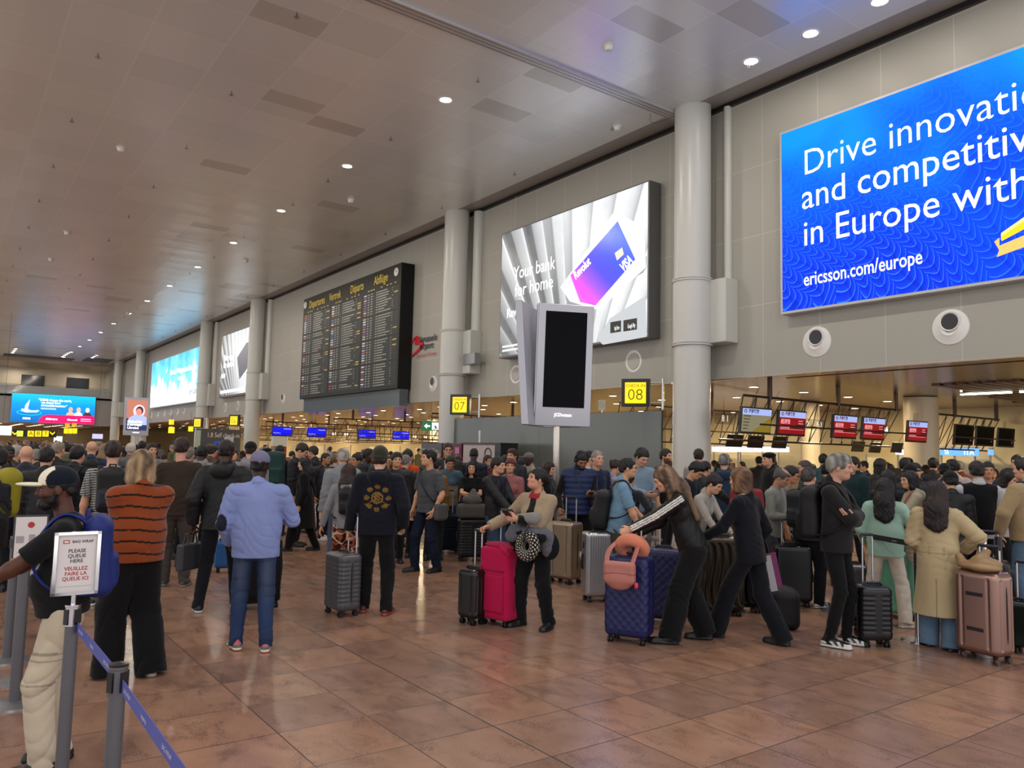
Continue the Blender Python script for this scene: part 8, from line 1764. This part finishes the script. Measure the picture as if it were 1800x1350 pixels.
mesh_obj('charm', MB().lathe([(0, 0), (0.014, 0.01), (0.018, 0.03), (0.014, 0.05), (0, 0.06)], (-0.15, 0.27, hh - 0.26), 14), flat('#e83a5e'), rb, smooth=True)
soft_bag('neck_cushion', 'peach coloured cushion on top of the front navy suitcase', (q[0], q[1], 0), ya, [Ring((-0.02, 0.0, hh + 0.075), 0.11, 0.06, rotx(0.9), 0.02, 0.9, gap=0.03)], '#d88468', 'cushion', M_KNIT, amp=0.002)
case_at('larger navy quilted suitcase behind the leaning track jacket woman', 1166, 1096, 965, 0.55, 0.34, -18, '#12184a', ribs='quilt', m=M_LEATHER, handle=0.3, hw=0.075, trim='#0a0a20')
case_at('bronze suitcase with wavy grooves nearest the white blouse person', 1268, 1080, 945, 0.52, 0.34, 15, '#3c342c', ribs='wave', m=M_METALC, handle=0.0)
case_at('second wavy dark suitcase half behind the uniformed woman', 1302, 1074, 942, 0.52, 0.34, 15, '#1e1b22', ribs='wave', m=M_METALC, handle=0.0)
case_at('black ribbed cabin suitcase with a long handle by the black and white trainers', 1535, 1135, 1030, 0.54, 0.40, 28, '#121113', ribs='h', handle=0.46, hw=0.05, trim='#1a1a1c')
r, q, h = case_at('mint green hard suitcase behind the white trousers', 1582, 1086, 970, 0.62, 0.36, -20, '#6cae90', ribs='panel', handle=0.0)
r, q, h = case_at('large rose gold suitcase with black clasps at the right', 1732, 1160, 1004, 0.52, 0.34, -32, '#a48478', ribs='panel', m=M_METALC, clasps=True, handle=0.20, wheel='#5a4640', r=0.06)
soft_bag('tote_bag', 'crumpled beige leather tote on the rose gold suitcase', (q[0], q[1], h), face_yaw(q, -32), [Ell((0.0, 0.03, 0.03), (0.19, 0.13, 0.045), None, 0.03), Ell((-0.05, 0, 0.07), (0.13, 0.10, 0.05), None, 0.03), Cone((0.05, 0.02, 0.06), (-0.02, -0.05, 0.16), 0.05, 0.03, 0.04), Cone((0.12, 0.05, 0.04), (0.17, 0.07, 0.10), 0.04, 0.03, 0.03)], '#9a7c56', 'bag', M_LEATHER, amp=0.012)
case_at('dark green suitcase cut by the right picture edge', 1806, 1150, 1060, 0.6, 0.4, -20, '#1a2622', ribs='panel', handle=0.35)
case_at('silver grey suitcase behind the crossed-arms man', 1496, 1072, 992, 0.7, 0.4, 10, '#6c6c6a', ribs='none', m=M_METALC)
case_at('bright blue suitcase beyond the briefcase', 395, 1006, 950, 0.66, 0.4, 0, '#1c5c9c', ribs='none')
case_at('black fabric suitcase behind the lavender shirt man', 452, 1068, 948, 0.6, 0.36, 20, '#0c0c0e', soft=True, m=M_CLOTH)
case_at('black suitcase in the queue behind the uniformed woman', 1392, 1064, 958, 0.6, 0.4, 12, '#0e0e10', ribs='none', handle=0.28)
case_at('dark suitcase standing before the vest and shirt man', 1742, 1090, 985, 0.6, 0.4, 0, '#141416', ribs='none', handle=0.3)
q, h = stand(1378, 1105, 1030); soft_bag('duffel_bag', 'soft black bag on the floor behind the uniformed woman', q, face_yaw(q, 10), [RBox((0, 0, 0.20), (0.15, 0.13, 0.20), 0.08), Ell((0, 0, 0.34), (0.12, 0.1, 0.1), None, 0.05)], '#0b0b0d', 'bag', M_SHELL)
q, h = stand(472, 1000, 940); soft_bag('duffel_bag', 'black bag with a pale strap by the long black coat', q, face_yaw(q, -10), [RBox((0, 0, 0.18), (0.17, 0.11, 0.18), 0.06)], '#0c0c0e', 'bag', M_SHELL)
q = at(1240, 915, 2, 0.86); soft_bag('travel_bag', 'round grey travel bag riding on the bronze suitcases', (q[0], q[1], stand(1268, 1080, 945)[1]), face_yaw(q, 10), [RBox((0.12, 0.1, 0.12), (0.20, 0.12, 0.12), 0.09)], '#3c3c3c', 'bag', M_SHELL)
q = stand(1128, 1000, 900)[0]; soft_bag('rucksack', 'olive brown checked bag on a trolley behind the blue polo man', (q[0], q[1], 0), face_yaw(q, 10), [RBox((0, 0, 0.92), (0.16, 0.11, 0.14), 0.07), RBox((0, 0, 0.62), (0.17, 0.12, 0.12), 0.06)], '#4a3c28', 'bag', M_CLOTH)
tr_ = empty('luggage_trolley', (q[0], q[1], 0), face_yaw(q, 10)); mesh_obj('frame', MB().tube([(-0.28, -0.2, 0.12), (-0.28, 0.3, 0.12), (0.28, 0.3, 0.12), (0.28, -0.2, 0.12)], 0.015).tube([(-0.26, -0.22, 0.12), (-0.26, -0.3, 1.0), (0.26, -0.3, 1.0), (0.26, -0.22, 0.12)], 0.016).box(-0.26, 0.26, -0.2, 0.3, 0.46, 0.49), M_GREY, tr_, smooth=True)
for sx in (-0.24, 0.24):
    for sy in (-0.2, 0.26): mesh_obj('wheel', MB().rod((sx - 0.015, sy, 0.06), (sx + 0.015, sy, 0.06), 0.06, n=18), M_BLACK, tr_, smooth=True)
tag(tr_, 'grey luggage trolley loaded with bags behind the blue polo man', 'trolley')
# yellow bag at the left edge
q, h = far_spot(2, 850, 6.6); soft_bag('sports_bag', 'yellow and black sports bag at the left picture edge', (q[0], q[1], 0), face_yaw(q, 30), [RBox((0, 0, 1.28), (0.14, 0.10, 0.19), 0.07), Ell((-0.05, 0, 1.44), (0.10, 0.09, 0.08), None, 0.05)], '#8e8410', 'bag', M_SHELL)
sb = bpy.context.scene.objects['sports_bag']
sdf_mesh('black_panel', [(field([RBox((0.06, 0.02, 1.30), (0.10, 0.10, 0.10), 0.05), Cone((0.12, 0.1, 1.48), (-0.02, 0.11, 1.18), 0.02, 0.02, 0.02)]), 0.010)], M_SHELL, sb, solid('#0e0e10')); t_ = text('S', 0.20, 0.06, 0.115, 1.11, flat('#0c0c0c'), sb, weight=0.012); t_.rotation_euler = (PI / 2, 0, PI)
pl('person in black behind the yellow sports bag, mostly outside the picture', ('d', -8, 6.9, 842), -90, h=1.70, hair='short', haircol='#100c0a', tops=[T('jacket', '#0d0d10')], trousers=Tr('#0d0d10'))
# -- queue posts on the left
PB = mat('belt_blue', (0.09, 0.11, 0.40), 0.7); PBK = mat('belt_black', (0.012, 0.012, 0.014), 0.6)
ha = at(130, 1060, 0, -4.55) if False else None
D1 = 3.75; r1 = pray(129, 1062); p1 = V(0, 0, EYE) + r1 * ((D1) / (CAMR.T @ r1)[2])
P1 = belt_post('tall grey post with a chrome head carrying the bag wrap sign', p1[0], p1[1], h=p1[2], r=0.030, chrome_top=True, base_m=mat('base_grey', (0.20, 0.20, 0.21), 0.35, 0.5))
D2 = 2.95; r2 = pray(209, 1170); p2 = V(0, 0, EYE) + r2 * ((D2) / (CAMR.T @ r2)[2])
r2b = belt_post('grey post with a flat black cap in front at the left', p2[0], p2[1], h=p2[2], r=0.030, cap=1, base_m=mat('base_grey', (0.20, 0.20, 0.21)))
mesh_obj('belt_clip', MB().box(-0.09, -0.045, -0.02, 0.02, p2[2] - 0.14, p2[2] - 0.035), M_BLACK, r2b, bevel=0.004)
q, _ = stand(25, 1240, 960); P3 = belt_post('grey queue post with a flat disc base behind the beige cargo trousers', q[0] + 0.0, q[1] + 0.0, h=0.98, r=0.036)
q, _ = stand(12, 1162, 960); P4 = belt_post('farther queue post at the left picture edge', q[0], q[1], h=0.98, r=0.036)
MK = ['BAG WRAP', '', 'bagwrap', '']
belt('blue printed belt from the chrome headed post to the black capped post', (p1[0] + 0.02, p1[1] + 0.02), (p2[0], p2[1]), min(p1[2], p2[2]) - 0.045, PB, MK, 0.052)
e_ = ground(420, 1650)
belt('blue printed belt running from the black capped post out of the picture', (p2[0] + 0.02, p2[1] + 0.01), tuple(V(*at(312, 1352, 2, p2[2] - 0.07)[:2]) * 1.9 - V(p2[0], p2[1]) * 0.9), p2[2] - 0.07, PB, MK, 0.052)
a_ = at(0, 995, 2, 0.93); belt('blue belt lettered here at the left picture edge', (P3.location[0] + 0.0, P3.location[1]), (P3.location[0] + 1.1, P3.location[1] - 0.75), 0.90, PB, ['queue here', ''], 0.05)
# the bag wrap sign
s_yaw = yaw_cam(p1, 8)
sg_ = empty('queue_sign', (p1[0], p1[1], p1[2]), rot=(PI / 2, 0, s_yaw)); SW, SH = 0.100, 0.150
mesh_obj('stem', MB().rod((0, -0.002, 0), (0, 0.05, 0), 0.011, n=14), M_CHROME, sg_, smooth=True)
mesh_obj('frame', MB().box(-SW, SW, 0.045, 0.045 + 0.014, -0.012, 0.014).box(-SW, SW, 0.045 + 2 * SH - 0.014, 0.045 + 2 * SH, -0.012, 0.014).box(-SW, -SW + 0.016, 0.045, 0.045 + 2 * SH, -0.012, 0.014).box(SW - 0.016, SW, 0.045, 0.045 + 2 * SH, -0.012, 0.014), M_CHROME, sg_)
mesh_obj('sheet', MB().box(-SW + 0.014, SW - 0.014, 0.058, 0.045 + 2 * SH - 0.012, -0.008, 0.004), mat('sign_paper', (0.78, 0.73, 0.70), 0.5), sg_)
GT, RT = flat('#4a4050'), flat('#b03838')
for s_, z, sz, m_ in (('BAG WRAP', 0.292, 0.018, GT), ('PLEASE', 0.246, 0.024, GT), ('QUEUE', 0.222, 0.024, GT), ('HERE', 0.198, 0.024, GT), ('VEUILLEZ', 0.162, 0.024, RT), ('FAIRE LA', 0.138, 0.024, RT), ('QUEUE ICI', 0.114, 0.024, RT)):
    text(s_, sz, 0.0 if s_ != 'BAG WRAP' else 0.022, z, 0.0045, m_, sg_, align='CENTER', weight=0.0006)
mesh_obj('case_mark', MB().box(-0.062, -0.034, 0.289, 0.307, 0.004, 0.0046), RT, sg_); mesh_obj('case_mark_inner', MB().box(-0.058, -0.038, 0.293, 0.303, 0.0046, 0.005), mat('sign_paper', (0.78, 0.73, 0.70)), sg_)
mesh_obj('rule_line', MB().box(-0.072, 0.072, 0.085, 0.086, 0.004, 0.0046), GT, sg_)
tag(sg_, 'chrome framed sign reading please queue here in grey and red', 'sign')
# second sign behind the man's chest
q = at(55, 925, 0, -6.8); r = empty('queue_sign', (q[0], q[1], 0.86), rot=(PI / 2, 0, yaw_cam(q))); 
mesh_obj('frame', MB().box(-0.11, 0.11, 0.02, 0.34, -0.012, 0), mat('sign_frame_dark', (0.05, 0.04, 0.04), 0.3), r, bevel=0.004); mesh_obj('sheet', MB().box(-0.098, 0.098, 0.032, 0.328, 0, 0.003), mat('sign_paper', (0.78, 0.73, 0.70)), r)
mesh_obj('red_dot', MB().rod((0.0, 0.27, 0.003), (0.0, 0.27, 0.005), 0.022, n=20), RT, r); mesh_obj('diagram', MB().box(-0.09, -0.04, 0.14, 0.19, 0.003, 0.005).box(-0.01, 0.03, 0.15, 0.2, 0.003, 0.005).box(-0.08, 0.09, 0.07, 0.075, 0.003, 0.005).box(0.05, 0.09, 0.14, 0.18, 0.003, 0.005), mat('grey_print', (0.4, 0.36, 0.36), 0.5), r)
mesh_obj('orange_bar', MB().box(-0.11, -0.02, 0.02, 0.03, 0.003, 0.005), flat('#e09030'), r); mesh_obj('pole', MB().rod((0, 0, -0.01), (0, -0.85, -0.01), 0.012, n=12), M_GREY, r)
mesh_obj('foot', MB().rod((0, -0.86, -0.01), (0, -0.845, -0.01), 0.14, n=24), M_GREY, r); tag(r, 'dark framed notice with small drawings behind the capped man\'s chest', 'sign')
# -- queue posts on the right
q, _ = stand(1615, 1127, 950); PA = belt_post('chrome based queue post beside the trench coat', q[0], q[1], h=0.97, r=0.03, col=mat('post_black', (0.02, 0.02, 0.022), 0.35))
mesh_obj('chrome_sleeve', MB().rod((0, 0, 0.03), (0, 0, 0.36), 0.033, n=24), M_CHROME, PA, smooth=True)
for c_ in PA.children:
    if c_.name.startswith('base'): c_.data.materials[0] = M_CHROME
qb, _ = stand(1470, 1075, 950); PC = belt_post('black queue post hidden by the crossed-arms man', qb[0], qb[1], h=0.97, r=0.03, col=mat('post_black', (0.02, 0.02, 0.022)))
belt('black belt with a small red mark passing in front of the mint sweater', (q[0], q[1]), (qb[0], qb[1]), 0.93, PBK, ['', '', 'brussels', ''], 0.055)
for i, (x, y, lb) in enumerate(((1733, 1100, 'chrome queue post right of the trench coat'), (1760, 1112, 'black queue post near the cable-knit sweater'))):
    qq, _ = stand(x, y, 950); belt_post(lb, qq[0], qq[1], h=0.98, r=0.032, col=M_CHROME if i == 0 else mat('post_black', (0.02, 0.02, 0.022)))
    if i == 0: qc = qq
belt('black belt between the chrome posts right of the trench coat', (q[0], q[1]), (qc[0], qc[1]), 0.93, PBK, None, 0.055)
# ---------------------------------------------------------------- lettering becomes plain mesh
bpy.context.view_layer.update(); dg = bpy.context.evaluated_depsgraph_get()
for o in [o for o in sc.objects if o.type == 'FONT']:
    me = bpy.data.meshes.new_from_object(o.evaluated_get(dg)); n = bpy.data.objects.new('lettering_tmp', me); COL.objects.link(n)
    n.parent = o.parent; n.location = o.location; n.rotation_euler = o.rotation_euler; n.scale = o.scale
    cu = o.data; bpy.data.objects.remove(o); n.name = 'lettering'
for o in [o for o in sc.objects if o.type == 'MESH' and len(o.data.vertices) == 0 and not o.children]: bpy.data.objects.remove(o)
